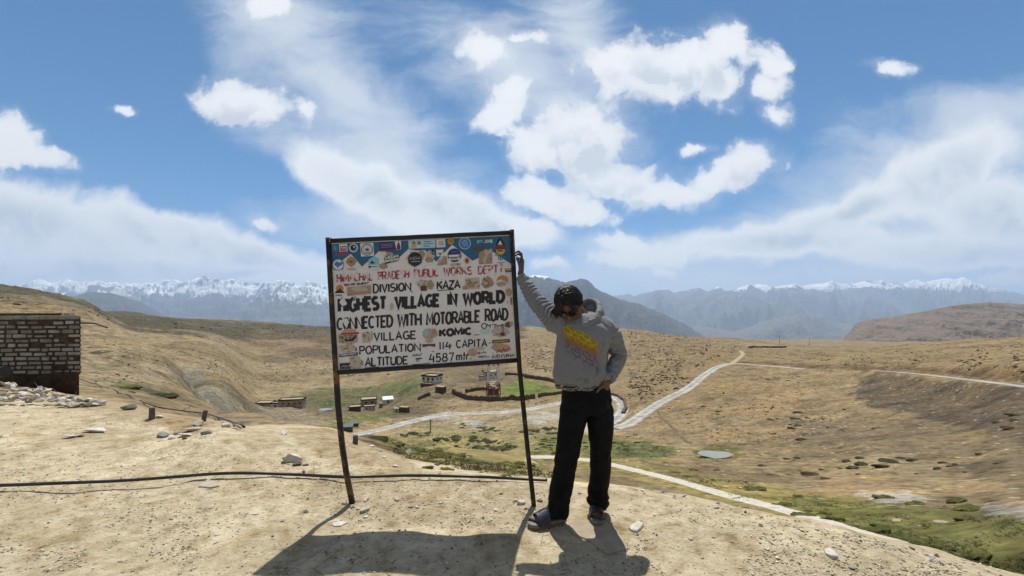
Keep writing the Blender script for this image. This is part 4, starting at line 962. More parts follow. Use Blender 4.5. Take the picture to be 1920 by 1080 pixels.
    S_([('r', 1068, 864, 1082, 878, 'r'), ('t', 'LTTM', 1090, 874, 1122, 871, 10, 3, 'k'), ('t', 'KIOCA', 1070, 904, 1122, 900, 14, 3.5, 'k'), ('l', [(1124, 898), (1144, 894)], 4, 'k')])
    S_([('torn', 1030, 866, 34, 30, 'p')]); S_([('torn', 1080, 840, 30, 12, 's')])
    rb = random.Random(8)
    for k in range(26):                    # small scraps left by older stickers
        x = rb.uniform(110, 1280); y = rb.uniform(300, 960)
        if 480 < y < 730 and rb.random() < .8: continue
        S_([('torn', x, y - (x - 690) * .055, rb.uniform(4, 12), rb.uniform(3, 9), rb.choice('tspgd'))])
    # paint rubbed blue on the lower rail
    return root
build_sign()
# ------------------------------------------------------------------ the young man leaning on the sign
def fuse(mb, voxel, smooth=4, factor=.5):  # several overlapping closed lofts become one continuous skin
    me = mb.mesh('tmp', [])
    o = link_mesh('tmp', me)
    r = o.modifiers.new('r', 'REMESH'); r.mode = 'VOXEL'; r.voxel_size = voxel
    if smooth:
        s = o.modifiers.new('s', 'SMOOTH'); s.iterations = smooth; s.factor = factor
    dg = bpy.context.evaluated_depsgraph_get(); dg.update()
    res = bpy.data.meshes.new_from_object(o.evaluated_get(dg))
    bpy.data.objects.remove(o); bpy.data.meshes.remove(me)
    res.polygons.foreach_set('use_smooth', [True] * len(res.polygons))
    return res
def verts(me):
    a = np.empty(len(me.vertices) * 3, np.float32); me.vertices.foreach_get('co', a); return a.reshape(-1, 3).astype(float)
def setverts(me, V): me.vertices.foreach_set('co', V.astype(np.float32).ravel()); me.update()
def normals(me):
    a = np.empty(len(me.vertices) * 3, np.float32); me.vertex_normals.foreach_get('vector', a); return a.reshape(-1, 3).astype(float)

def build_person():
    g0 = 0.0
    rootp = Vector((.46, 2.84, gz(.46, 2.84)))
    root = empty('person', rootp, 'person in grey printed hoodie, black trousers and slides leaning one hand on the sign post', 'person')
    skin = bpy.data.materials.new('skin'); skin.use_nodes = True
    t = NT(skin.node_tree); b = t.n['Principled BSDF']
    pos = t.new('ShaderNodeNewGeometry').outputs['Position']
    t.put(b.inputs['Base Color'], t.mix(t.noise(pos, 60, 4, .6), (.095, .042, .023), (.135, .062, .035)))
    b.inputs['Roughness'].default_value = .5; b.inputs['Subsurface Weight'].default_value = .08; b.inputs['Subsurface Radius'].default_value = (.008, .003, .002)
    # joints
    neck = P(1098, 604, 2.89); headc = P(1069, 572, 2.80)
    rsh, rel, rwr = P(1051, 612, 2.88), P(1004, 563, 2.98), P(975.5, 516, 3.05)
    lsh, lel, lwr = P(1143, 614, 2.87), P(1161, 668, 2.92), P(1138, 713, 2.785)
    rhip, rkn, ran = P(1078, 752, 2.86), P(1063, 850, 2.82), P(1049, 955, 2.835)
    lhip, lkn, lan = P(1123, 752, 2.86), P(1124, 850, 2.86), P(1121, 945, 2.95)
    HR = Matrix.Rotation(R(-30), 3, 'Z') @ Matrix.Rotation(R(-8), 3, 'Y') @ Matrix.Rotation(R(48), 3, 'X')
    H = lambda x, y, z: headc + HR @ (Vector((x, y, z)) * 1.07)
    mb = MB(rootp)
    # trunk
    mb.tube([P(1099, 770, 2.86), P(1100, 745, 2.86), P(1100, 700, 2.87), P(1098, 650, 2.87), P(1097, 615, 2.88), P(1098, 600, 2.89)],
            [(.12, .085), (.16, .10), (.14, .095), (.17, .105), (.16, .09), (.07, .06)], 16, up=(1, 0, 0))
    mb.tube([P(1099, 612, 2.90), neck, H(0, .03, -.07), H(0, .02, 0)], [.066, .058, .055, .05], 14)
    # limbs
    mb.tube([P(1075, 618, 2.88), rsh, rsh.lerp(rel, .5), rel, rel.lerp(rwr, .3), rel.lerp(rwr, .75), rwr], [.05, .054, .047, .040, .042, .033, .027], 12)
    mb.tube([P(1125, 618, 2.88), lsh, lsh.lerp(lel, .5), lel, lel.lerp(lwr, .3), lel.lerp(lwr, .75), lwr], [.05, .054, .047, .040, .042, .033, .027], 12)
    mb.tube([P(1088, 735, 2.86), rhip, rhip.lerp(rkn, .5), rkn, rkn.lerp(ran, .3), rkn.lerp(ran, .7), ran], [.08, .088, .072, .055, .056, .042, .037], 12)
    mb.tube([P(1112, 735, 2.86), lhip, lhip.lerp(lkn, .5), lkn, lkn.lerp(lan, .3), lkn.lerp(lan, .7), lan], [.08, .088, .072, .055, .056, .042, .037], 12)
    # head: skull, face, jaw
    sec = [(-.118, -.052, .020, .020, .018), (-.108, -.046, .036, .036, .034), (-.085, -.032, .052, .052, .055), (-.055, -.018, .062, .064, .072), (-.02, -.004, .069, .074, .082),
           (.015, 0, .073, .080, .090), (.05, .004, .073, .080, .092), (.08, .006, .064, .070, .080), (.10, .008, .046, .050, .060), (.114, .010, .018, .02, .024)]
    vs = []; nseg = 24
    for (z, cyy, hw, fr, bk) in sec:
        for j in range(nseg):
            a = 2 * math.pi * j / nseg; ca, sa = math.cos(a), math.sin(a)
            vs.append(H(hw * ca, cyy + (bk if sa > 0 else fr) * sa, z))
    k = len(sec); fs = [(i * nseg + j, i * nseg + (j + 1) % nseg, (i + 1) * nseg + (j + 1) % nseg, (i + 1) * nseg + j) for i in range(k - 1) for j in range(nseg)]
    fs += [tuple(range(nseg - 1, -1, -1)), tuple((k - 1) * nseg + j for j in range(nseg))]
    mb.add(vs, fs)
    mb.tube([H(0, -.074, .012), H(0, -.086, -.012), H(0, -.099, -.034), H(0, -.084, -.044)], [(.009, .008), (.011, .011), (.014, .013), (.010, .008)], 10)     # nose
    for s in (-1, 1):
        mb.ball(H(.011 * s, -.086, -.038), .009, .009, .008)
        mb.ball(H(.030 * s, -.066, .020), .020, .012, .007, HR)                    # brow
        mb.ball(H(.042 * s, -.052, -.030), .020, .018, .016, HR)                   # cheek
        mb.tube([H(.070 * s, .004, .022), H(.079 * s, .012, .018), H(.080 * s, .014, -.006), H(.073 * s, .004, -.030)], [(.006, .010), (.008, .016), (.008, .013), (.006, .008)], 8)   # ear
    mb.ball(H(0, -.080, -.064), .023, .011, .006, HR); mb.ball(H(0, -.078, -.074), .020, .011, .007, HR)    # lips
    mb.ball(H(0, -.068, -.100), .018, .014, .012, HR)
    # hand round the edge of the post
    K = P(978.5, 487, 3.055)
    mb.tube([rwr, rwr.lerp(K, .4) + Vector((.004, 0, 0)), K + Vector((.002, 0, -.004)), K + Vector((-.004, 0, .008))], [(.024, .030), (.020, .040), (.018, .043), (.012, .040)], 12, up=(1, 0, 0))
    for i in range(4):
        r0 = K + Vector((0, -.036 + .023 * i, .004 - .003 * abs(i - 1.4))); L_ = (.92, 1.05, 1.0, .82)[i]
        p1 = r0 + Vector((-.004, -.004, .034 * L_)); p2 = p1 + Vector((-.025, -.002, .014)) * L_; p3 = p2 + Vector((-.019, .002, -.012)) * L_
        dz = Vector((0, 0, (.014, .006, -.006, -.022)[i]))
        mb.tube([r0, p1 + dz * .6, p2 + dz, p3 + dz * 1.1], [.0108, .0100, .0092, .0070], 9)
        mb.ball(p3 + dz * 1.1, .0072, .0072, .0072, None, 8, 6)
    mb.tube([rwr.lerp(K, .35) + Vector((-.004, -.028, 0)), rwr.lerp(K, .6) + Vector((-.014, -.048, .008)), rwr.lerp(K, .85) + Vector((-.030, -.050, .018)), K + Vector((-.040, -.040, .016))], [.014, .013, .011, .008], 9)
    # hand slipped into the pocket
    Kl = P(1126, 737, 2.775)
    mb.tube([lwr, lwr.lerp(Kl, .45), Kl, Kl + (Kl - lwr) * .12], [(.024, .030), (.019, .040), (.016, .043), (.012, .038)], 12, up=(0, 1, .2))
    dirl = (Kl - lwr).normalized()
    for i in range(4):
        side = Vector((dirl.z, 0, -dirl.x)).normalized()
        r0 = Kl + side * (-.030 + .020 * i); L_ = (.8, 1.0, 1.05, .92)[i]
        mb.tube([r0, r0 + dirl * .035 * L_, r0 + dirl * .060 * L_ + Vector((0, .006, 0)), r0 + dirl * .078 * L_ + Vector((0, .014, 0))], [.0105, .0098, .009, .007], 9)
    mb.tube([lwr.lerp(Kl, .35) + Vector((-.018, -.018, 0)), lwr.lerp(Kl, .65) + Vector((-.040, -.028, -.006)), lwr.lerp(Kl, .95) + Vector((-.050, -.024, -.018)), Kl + Vector((-.050, -.016, -.026))], [.014, .012, .010, .008], 9)
    # feet with toes
    feet = []
    for (heel, toe, ank) in ((Vector((.372, 2.868, 0)), Vector((.118, 2.765, 0)), ran), (Vector((.620, 3.03, 0)), Vector((.592, 2.795, 0)), lan)):
        d = (toe - heel); ln = d.length; d.normalize(); w = Vector((-d.y, d.x, 0))
        zh = gz(heel.x, heel.y); zt = gz(toe.x, toe.y); sole = .034
        Q = lambda f, s_, z: heel + d * (f * ln) + w * s_ + Vector((0, 0, max(zh, zt) + sole + z))
        feet.append((heel, toe, d, w, ln, max(zh, zt), Q))
        mb.tube([Q(.03, 0, .028), Q(.12, 0, .034), Q(.30, 0, .040), Q(.50, 0, .034), Q(.68, .0, .024), Q(.80, 0, .016)],
                [(.024, .026), (.034, .030), (.036, .036), (.034, .038), (.022, .043), (.014, .042)], 14, up=(0, 0, 1))
        mb.tube([ank + Vector((0, 0, .06)), ank.lerp(Q(.2, 0, .08), .6), Q(.2, 0, .05)], [.037, .038, .040], 12)
        big = 1 if (heel.x < .5) else -1
        for i in range(5):
            s_ = (-.034 + .017 * i) * big * -1 if False else (.034 - .0172 * i) * (-1 if heel.x < .5 else 1)
            L_ = (.055, .048, .043, .037, .030)[i]; r = (.0125, .0095, .009, .0085, .008)[i]
            f0 = .77 - .02 * i
            mb.tube([Q(f0, s_ * .95, .014), Q(f0 + L_ / ln * .55, s_, .016), Q(f0 + L_ / ln, s_, .010)], [r, r * 1.05, r * .8], 9)
    me = fuse(mb, .0042, 3, .5); me.materials.append(skin)
    link_mesh('body', me, root)
    # ---------------- hoodie
    cloth = bpy.data.materials.new('grey_sweatshirt'); cloth.use_nodes = True
    t = NT(cloth.node_tree); b = t.n['Principled BSDF']; b.inputs['Roughness'].default_value = .9; b.inputs['Specular IOR Level'].default_value = .1
    b.inputs['Sheen Weight'].default_value = .15
    pos = t.new('ShaderNodeNewGeometry').outputs['Position']
    s3 = t.new('ShaderNodeSeparateXYZ'); t.put(s3.inputs[0], pos)
    wx, wz = 61 / F * 2.75, 1.0
    k_ = 2.75 / F
    X0, Z0 = (1057 - 960) * k_, EYE - (604 - HZ) * k_
    ss = t.math('DIVIDE', t.math('SUBTRACT', s3.outputs[0], X0), 63 * k_)
    dz = t.math('SUBTRACT', Z0, s3.outputs[2])
    tt = t.math('DIVIDE', t.math('SUBTRACT', dz, t.math('MULTIPLY', ss, 36 * k_)), 60 * k_)
    cv = t.new('ShaderNodeCombineXYZ'); t.put(cv.inputs[0], ss); t.put(cv.inputs[1], tt)
    wob = t.noise(cv.outputs[0], 5, 3, .5, color=True)
    sc_ = t.new('ShaderNodeVectorMath', operation='SCALE'); t.put(sc_.inputs[0], t.vmath('SUBTRACT', wob, (.5, .5, .5))); sc_.inputs['Scale'].default_value = .17
    cvw = t.vmath('ADD', cv.outputs[0], sc_.outputs[0])
    br = t.new('ShaderNodeTexBrick', offset=.45, offset_frequency=2, squash=1.0)
    t.put(br.inputs['Vector'], cvw); br.inputs['Scale'].default_value = 1.0
    br.inputs['Mortar Size'].default_value = .022; br.inputs['Mortar Smooth'].default_value = .3; br.inputs['Brick Width'].default_value = .21; br.inputs['Row Height'].default_value = .14
    line = br.outputs['Fac']
    brk = t.ramp(t.noise(cv.outputs[0], 9, 3, .5), .38, .44)
    line = t.math('MULTIPLY', line, brk)
    vor = t.ramp(t.voro(cvw, 5.5, 'DISTANCE_TO_EDGE'), .09, .04)
    line = t.math('MAXIMUM', line, t.math('MULTIPLY', vor, t.ramp(t.noise(cv.outputs[0], 6, 2, .5), .42, .36)))
    tc_ = t.math('ADD', tt, t.math('MULTIPLY', ss, .10))
    g1 = t.mix(t.ramp(tc_, .30, .50), (.46, .33, .015), (.34, .14, .03)); g1 = t.mix(t.ramp(tc_, .48, .66), g1, (.125, .085, .15))
    body_c = t.mix(t.ramp(tc_, .30, .48), (.26, .20, .02), (.25, .12, .04)); body_c = t.mix(t.ramp(tc_, .5, .75), body_c, (.155, .145, .165))
    sq = t.new('ShaderNodeSeparateXYZ'); t.put(sq.inputs[0], t.vmath('ADD', cvw, sc_.outputs[0])); sw, tw = sq.outputs[0], sq.outputs[1]
    msk = t.math('MULTIPLY', t.math('MULTIPLY', t.ramp(sw, -.04, .10), t.ramp(sw, 1.04, .93)), t.math('MULTIPLY', t.ramp(tw, -.03, .06), t.ramp(tw, 1.03, .84)))
    msk = t.math('MULTIPLY', msk, t.ramp(s3.outputs[1], 2.84, 2.80))
    fl = t.math('MULTIPLY', msk, t.ramp(tc_, .85, .40, .30, .95))
    grey = t.mix(t.noise(pos, 220, 3, .6), (.172, .176, .190), (.225, .230, .246))
    c = t.mix(fl, grey, body_c); c = t.mix(t.math('MULTIPLY', msk, line), c, g1)
    t.put(b.inputs['Base Color'], c)
    bn = t.new('ShaderNodeBump'); bn.inputs['Strength'].default_value = .5; bn.inputs['Distance'].default_value = .005
    t.put(bn.inputs['Height'], t.math('ADD', t.noise(pos, 300, 3, .6), t.math('MULTIPLY', t.noise(pos, 22, 5, .6), 6.0))); t.put(b.inputs['Normal'], bn.outputs[0])
    mb = MB(rootp)
    mb.tube([P(1081, 722, 2.84), P(1082, 711, 2.84), P(1086, 688, 2.845), P(1089, 655, 2.85), P(1094, 630, 2.86), P(1096, 612, 2.87), P(1099, 601, 2.88), P(1101, 595, 2.89)],
            [(.145, .130), (.174, .155), (.180, .162), (.184, .150), (.190, .140), (.180, .120), (.115, .095), (.070, .065)], 24, up=(1, 0, 0), sq=2.3)
    mb.tube([P(1090, 610, 2.88), P(1060, 612, 2.88), P(1040, 598, 2.90), rsh.lerp(rel, .55), rel, rel.lerp(rwr, .3), rel.lerp(rwr, .7), rel.lerp(rwr, .93)], [.08, .098, .088, .074, .064, .058, .048, .040], 16)
    mb.tube([rel.lerp(rwr, .86), rel.lerp(rwr, .98)], [.041, .038], 16)
    mb.tube([P(1098, 604, 2.88), P(1116, 608, 2.88), P(1134, 617, 2.875), P(1147, 632, 2.88), lsh.lerp(lel, .55), lel + Vector((.004, 0, 0)), lel.lerp(lwr, .3), lel.lerp(lwr, .65), lel.lerp(lwr, .86)], [.075, .085, .086, .076, .064, .058, .055, .052, .048], 16)
    mb.tube([lel.lerp(lwr, .80), lel.lerp(lwr, 1.02)], [.050, .045], 16)
    me = fuse(mb, .0065, 6, .5)
    V = verts(me); W = V + np.array(rootp); N = normals(me)
    # folds: bunching rings along the sleeves, long drapes on the body
    def along(a, b_):
        a = np.array(a); b_ = np.array(b_); d = b_ - a; L2 = np.dot(d, d)
        s_ = ((W - a) @ d) / L2; cl = a + np.clip(s_, 0, 1)[:, None] * d
        return s_, np.linalg.norm(W - cl, axis=1)
    disp = np.zeros(len(W))
    nz = fbm(W[:, 0] * 9 + W[:, 1] * 5, W[:, 2] * 9, 4, 5)
    for a, b_, fr, am in ((rsh, rel, 7.5, .013), (rel, rwr, 6, .011), (lsh, lel, 5, .011), (lel, lwr, 5.5, .016)):
        s_, r_ = along(a, b_)
        w = sstep(s_, -.1, .15) * (1 - sstep(s_, .85, 1.05)) * (r_ < .11)
        side = fbm(W[:, 0] * 14, W[:, 2] * 14, 2, 8)
        disp += am * w * (np.abs(np.sin(s_ * fr * math.pi + 3.0 * nz + 1.5 * side)) ** .7 - .55)
    trunk = (np.abs(W[:, 0] - .47) < .22) & (W[:, 2] < 1.38)
    low = 1 - sstep(W[:, 2], .98, 1.15)
    disp += trunk * (.016 * fbm(W[:, 0] * 8 + W[:, 2] * 5, W[:, 2] * 4 - W[:, 0] * 3, 3, 15) + .014 * low * np.sin(W[:, 0] * 42 + 6 * nz))
    # deep diagonal fold running from the armpit towards the raised arm
    for (p_, q_, am, wd) in ((P(1046, 640, 2.76), P(1062, 600, 2.78), -.012, .012), (P(1130, 640, 2.76), P(1118, 700, 2.74), -.014, .014), (P(1070, 716, 2.7), P(1112, 690, 2.7), -.007, .014), (P(1100, 722, 2.7), P(1124, 690, 2.7), -.008, .012)):
        a = np.array([p_.x, p_.z]); b2 = np.array([q_.x, q_.z]); d = b2 - a
        w2 = W[:, [0, 2]]; s_ = np.clip(((w2 - a) @ d) / (d @ d), 0, 1); r_ = np.linalg.norm(w2 - a - s_[:, None] * d, axis=1)
        disp += am * np.exp(-(r_ / wd)**2) * (W[:, 1] < 2.86)
    setverts(me, V + N * disp[:, None]); me.materials.append(cloth)
    hoodie = link_mesh('hoodie', me, root)
    # hood lying back round the neck
    lining = mat('hood_lining', (.11, .112, .12), .95, .1, (.15, .152, .16), 60)
    plain = mat('plain_sweatshirt', (.175, .179, .193), .9, .1, (.225, .23, .246), 120, .004, 40)
    mb = MB(rootp)
    ring = [P(1080, 610, 2.765), P(1096, 610, 2.755), P(1110, 603, 2.775), P(1121, 594, 2.82), P(1126, 583, 2.90), P(1122, 572, 2.98), P(1112, 566, 3.03), P(1098, 566, 3.04), P(1084, 576, 3.0), P(1070, 590, 2.93), P(1066, 602, 2.86), P(1071, 609, 2.79)]
    rr_ = [.016, .020, .026, .031, .036, .035, .032, .030, .028, .026, .021, .016]
    fine = []; fr = []
    kk = len(ring)
    for i in range(kk):
        for f in (0, .33, .66):
            a, b_, c_, d_ = ring[(i - 1) % kk], ring[i], ring[(i + 1) % kk], ring[(i + 2) % kk]
            fine.append(.5 * ((2 * b_) + (c_ - a) * f + (2 * a - 5 * b_ + 4 * c_ - d_) * f * f + (3 * b_ - a - 3 * c_ + d_) * f**3)); fr.append(rr_[i] * (1 - f) + rr_[(i + 1) % kk] * f)
    fine.append(fine[0]); fr.append(fr[0])
    mb.tube(fine, [(r * 1.15, r * .62) for r in fr], 12, up=(0, 0, 1))
    mb.ball(P(1112, 588, 3.03), .085, .055, .075)
    me = fuse(mb, .006, 5)
    V = verts(me); N = normals(me); W = V + np.array(rootp)
    setverts(me, V + N * (.006 * fbm(W[:, 0] * 22, W[:, 1] * 22 + W[:, 2] * 18, 3, 77))[:, None]); me.materials.append(plain)
    hood = link_mesh('hood', me, hoodie)
    mb = MB(rootp); mb.ball(P(1106, 594, 2.96), .060, .055, .040); mb.build('hood_lining', lining, hoodie, True)
    mb = MB(rootp)
    mb.tube([P(1107, 587, 2.745), P(1102, 592, 2.735), P(1097, 598, 2.715), P(1098, 600, 2.71), P(1106, 600, 2.715), P(1116, 596, 2.75)], .0035, 6)
    mb.build('drawstring', mat('white_cord', (.34, .34, .34)), hoodie, True)
    mb = MB(rootp)
    for cen, ra, rb_ in ((P(1082, 724.5, 2.84), .150, .128),):
        pts = 40
        vs = []
        for z in (.012, -.010):
            for j in range(pts):
                a = 2 * math.pi * j / pts; vs.append(cen + Vector((ra * math.cos(a) * (1 + .03 * math.sin(5 * a)), rb_ * math.sin(a), z + .003 * math.sin(7 * a))))
        mb.add(vs, [(j, (j + 1) % pts, pts + (j + 1) % pts, pts + j) for j in range(pts)])
    sh = bpy.data.materials.new('patterned_shirt'); sh.use_nodes = True
    t = NT(sh.node_tree); ck = t.new('ShaderNodeTexChecker'); ck.inputs['Scale'].default_value = 70
    t.put(ck.inputs['Vector'], t.new('ShaderNodeNewGeometry').outputs['Position'])
    ck.inputs[1].default_value = (.17, .17, .17, 1); ck.inputs[2].default_value = (.012, .012, .02, 1); t.put(t.n['Principled BSDF'].inputs['Base Color'], ck.outputs[0])
    mb.build('shirt_hem', sh, root, True)
    # ---------------- trousers
    jean = mat('black_trousers', (.0035, .0035, .0045), .8, .15, (.008, .008, .010), 14, .004, 60)
    mb = MB(rootp)
    mb.tube([P(1098, 722, 2.855), P(1099, 740, 2.86), P(1100, 760, 2.86), P(1101, 774, 2.86)], [(.165, .115), (.172, .122), (.172, .125), (.12, .10)], 22, up=(1, 0, 0), sq=2.5)
    mb.tube([P(1081, 745, 2.86), P(1076, 775, 2.85), P(1071, 805, 2.835), P(1064, 845, 2.82), P(1058, 885, 2.82), P(1051, 925, 2.83), P(1046, 955, 2.835), P(1045, 966, 2.835)],
            [.090, .098, .091, .083, .077, .075, .078, .080], 20, up=(1, 0, 0))
    mb.tube([P(1120, 745, 2.86), P(1125, 775, 2.86), P(1126, 805, 2.86), P(1126, 845, 2.87), P(1126, 885, 2.90), P(1123, 920, 2.94), P(1121, 940, 2.955), P(1120, 947, 2.955)],
            [.090, .094, .086, .076, .073, .076, .082, .080], 20, up=(1, 0, 0))
    mb.ball(P(1123, 757, 2.775), .066, .050, .068)
    me = fuse(mb, .007, 5)
    V = verts(me); N = normals(me); W = V + np.array(rootp)
    zz = W[:, 2]; nn = fbm(W[:, 0] * 10, zz * 7, 3, 21)
    kneef = np.exp(-((zz - .47) / .10)**2) + 1.3 * np.exp(-((zz - .12) / .10)**2) + .8 * np.exp(-((zz - .80) / .08)**2)
    d_ = .0045 * kneef * np.sin(zz * 48 + (W[:, 0] - .45) * np.sign(W[:, 0] - .45) * 60 + 9 * nn) + .009 * fbm(W[:, 0] * 9 + zz * 3, zz * 5, 3, 22)
    setverts(me, V + N * d_[:, None]); me.materials.append(jean)
    link_mesh('trousers', me, root)
    # ---------------- slides
    m_sole = mat('sole', (.15, .145, .14), .8, .2, (.22, .21, .20), 40); m_edge = mat('sole_edge', (.20, .10, .05), .8, .2)
    m_strap = mat('slide_strap', (.020, .026, .042), .5, .4, (.035, .042, .06), 60); m_logo = mat('strap_letters', (.004, .005, .008), .45)
    for (heel, toe, d, w, ln, zg, Q) in feet:
        mb = MB(rootp)
        prof_ = [(-.03, .0), (-.02, .022), (.05, .036), (.2, .040), (.4, .040), (.6, .046), (.78, .050), (.92, .044), (1.0, .028), (1.05, 0)]
        loop = [(f, s_) for f, s_ in prof_] + [(f, -s_) for f, s_ in prof_[-2:0:-1]]
        low = [Q(f, s_ * .97, -.034) for f, s_ in loop]; mid = [Q(f, s_, -.022) for f, s_ in loop]; top = [Q(f, s_ * 1.02, -.002) for f, s_ in loop]
        k2 = len(loop)
        mb.add(low + mid, [tuple(range(k2))] + [(i, k2 + i, k2 + (i + 1) % k2, (i + 1) % k2) for i in range(k2)], 1)
        mb.add(mid + top, [(i, k2 + i, k2 + (i + 1) % k2, (i + 1) % k2) for i in range(k2)] + [tuple(range(k2, 2 * k2))], 0)
        sl = mb.build('slide', [m_sole, m_edge], root)
        mb = MB(rootp)
        prev = None; rows = []
        for f in (.50, .58, .68, .78, .83):
            row = []
            hgt = np.interp(f, [.5, .83], [.080, .052])
            for j in range(15):
                a = math.pi * j / 14; row.append((f, .054 * math.cos(a) * (1 if abs(math.cos(a)) < .999 else 1), -.018 + (hgt + .018) * math.sin(a) ** .75))
            rows.append(row)
        outer = [Q(*p) for r_ in rows for p in r_]; inner = [Q(f, s_ * .94, z - .005 if z > 0 else z) for r_ in rows for (f, s_, z) in r_]
        n_ = 15; nr = len(rows); o_ = n_ * nr
        fs = [(i * n_ + j, i * n_ + j + 1, (i + 1) * n_ + j + 1, (i + 1) * n_ + j) for i in range(nr - 1) for j in range(n_ - 1)]
        fs2 = [tuple(o_ + q for q in f[::-1]) for f in fs]
        edge = [(j, j + 1, o_ + j + 1, o_ + j) for j in range(n_ - 1)] + [((nr - 1) * n_ + j + 1, (nr - 1) * n_ + j, o_ + (nr - 1) * n_ + j, o_ + (nr - 1) * n_ + j + 1) for j in range(n_ - 1)]
        mb.add(outer + inner, fs + fs2 + edge)
        # raised lettering across the strap
        def onstrap(x, y, o=0):           # x along the foot 0..1, y over the arch 0..1
            f = .50 + .33 * x; a = math.pi * y; hgt = float(np.interp(f, [.5, .83], [.080, .052]))
            return Q(f, (.054 + .002) * math.cos(a), -.018 + (hgt + .018 + .002) * math.sin(a) ** .75)
        sgn = 1 if heel.x < .5 else -1
        for ci, chs in enumerate('IKE'):
            for pl in GL[chs][1]:
                pts = []
                for (gx, gy) in pl:
                    if heel.x < .5: pts.append((.18 + .62 * (1 - gy), .30 + .15 * ci + .11 * gx * GL[chs][0]))
                    else: pts.append((.18 + .62 * (1 - gy), .28 + .15 * ci + .11 * gx * GL[chs][0]))
                if heel.x < .5: pts = [(x, 1 - y) for x, y in pts]
                else: pts = [(x, 1 - y) for x, y in pts]
                dense = []
                for q in range(len(pts) - 1):
                    for f in np.linspace(0, 1, 5)[:-1]: dense.append((pts[q][0] + (pts[q + 1][0] - pts[q][0]) * f, pts[q][1] + (pts[q + 1][1] - pts[q][1]) * f))
                dense.append(pts[-1])
                a_, b_ = stroke(dense, .032); k3 = len(a_)
                mb.add([onstrap(*q) for q in a_ + b_], [(i, i + 1, k3 + i + 1, k3 + i) for i in range(k3 - 1)], 1)
        st = mb.build('strap', [m_strap, m_logo], sl, True)
    # ---------------- hair
    m_hair = bpy.data.materials.new('black_hair'); m_hair.use_nodes = True
    t = NT(m_hair.node_tree); b = t.n['Principled BSDF']; b.inputs['Base Color'].default_value = (.008, .007, .007, 1); b.inputs['Roughness'].default_value = .40; b.inputs['Specular IOR Level'].default_value = .3
    mb = MB(rootp); rh = random.Random(3)
    def sc(dv, off):                       # point above the skull in a given direction
        dv = dv.normalized(); bk = .092 if dv.y > 0 else .083
        r = 1 / math.sqrt((dv.x / .075)**2 + (dv.y / bk)**2 + ((dv.z) / .102)**2)
        p = dv * (r + off); return H(p.x, p.y + .005, p.z + .016)
    # close cap
    vs = []; nu, nv = 40, 16
    for i in range(nv + 1):
        for j in range(nu):
            a = 2 * math.pi * j / nu
            front = max(0, -math.sin(a)); lim = 1.95 - 1.12 * front**1.5
            th = lim * i / nv
            vs.append(sc(Vector((math.sin(th) * math.cos(a), math.sin(th) * math.sin(a), math.cos(th))), .012 * (1 - .6 * (i / nv)**3)))
    mb.add(vs, [(i * nu + j, (i + 1) * nu + j, (i + 1) * nu + (j + 1) % nu, i * nu + (j + 1) % nu) for i in range(nv) for j in range(nu)])
    for k in range(330):
        a = rh.uniform(0, 2 * math.pi); front = max(0, -math.sin(a))
        part = Vector((rh.gauss(.012, .010), rh.uniform(-.55, .75), 1.0))
        lim = (1.80 - .85 * front**1.5) * rh.uniform(.75, 1.05)
        e = Vector((math.sin(lim) * math.cos(a), math.sin(lim) * math.sin(a), math.cos(lim)))
        s_ = part.normalized()
        if s_.dot(e) < -.6: continue
        pts = []; rad = []
        o1_, o2_ = rh.uniform(.010, .021), rh.uniform(.004, .016)
        cur = rh.uniform(-.22, .22); ph = rh.uniform(0, 6)
        for q in range(8):
            f = q / 7; dv = (s_ * (1 - f) + e * f)
            tang = Vector((-dv.y, dv.x, 0)); dv = dv + tang * cur * math.sin(f * 4.2 + ph) * f
            pts.append(sc(dv, (o1_ * (1 - f) + o2_ * f) * math.sin(min(1, f * 3 + .35) * 1.57) + .004 * math.sin(f * 7 + ph)))
            rad.append((.0075 * (1 - .75 * f) * (.6 if q == 0 else 1), .0042 * (1 - .6 * f)))
        mb.tube(pts, rad, 6, up=(0, 1, 0))
    # fringe falling over the brow and the side of the face
    for k in range(40):
        x0 = rh.uniform(-.075, -.012) if k < 30 else rh.uniform(.03, .055); sgn = -1 if x0 < 0 else 1
        p0 = sc(Vector((x0 * .5, -.35, 1)), .018); p1 = sc(Vector((x0 * 9, -.9, .75)), .022)
        p2 = H(x0 * 1.25 + sgn * .012, -.090 - rh.uniform(0, .012), .062 - rh.uniform(0, .02)); p3 = H(x0 * 1.22 + sgn * .010, -.086 - rh.uniform(0, .014), .030 - rh.uniform(0, .03) - (.022 if x0 < -.045 else 0))
        mb.tube([p0, p1, p2, p3], [.006, .006, .0048, .0012], 6)
    mb.build('hair', m_hair, root, True)
    # ---------------- sunglasses
    m_lens = mat('dark_lens', (.004, .004, .005), .12, .6); mb = MB(rootp)
    for s in (-1, 1):
        out = []
        for j in range(18):
            a = 2 * math.pi * j / 18; out.append((.031 * s + .026 * math.copysign(abs(math.cos(a))**.7, math.cos(a)), .021 * math.copysign(abs(math.sin(a))**.75, math.sin(a))))
        mb.prism([H(x, -.094 + .35 * abs(x) * abs(x) * 9, .004 + z) for x, z in out], HR @ Vector((0, .005, 0)))
        mb.tube([H(.056 * s, -.082, .012), H(.074 * s, -.05, .014), H(.078 * s, .0, .016), H(.076 * s, .02, .006)], .0028, 6)
    mb.tube([H(-.006, -.096, .010), H(0, -.100, .013), H(.006, -.096, .010)], .003, 6)
    mb.build('sunglasses', m_lens, root)
    return root
build_person()
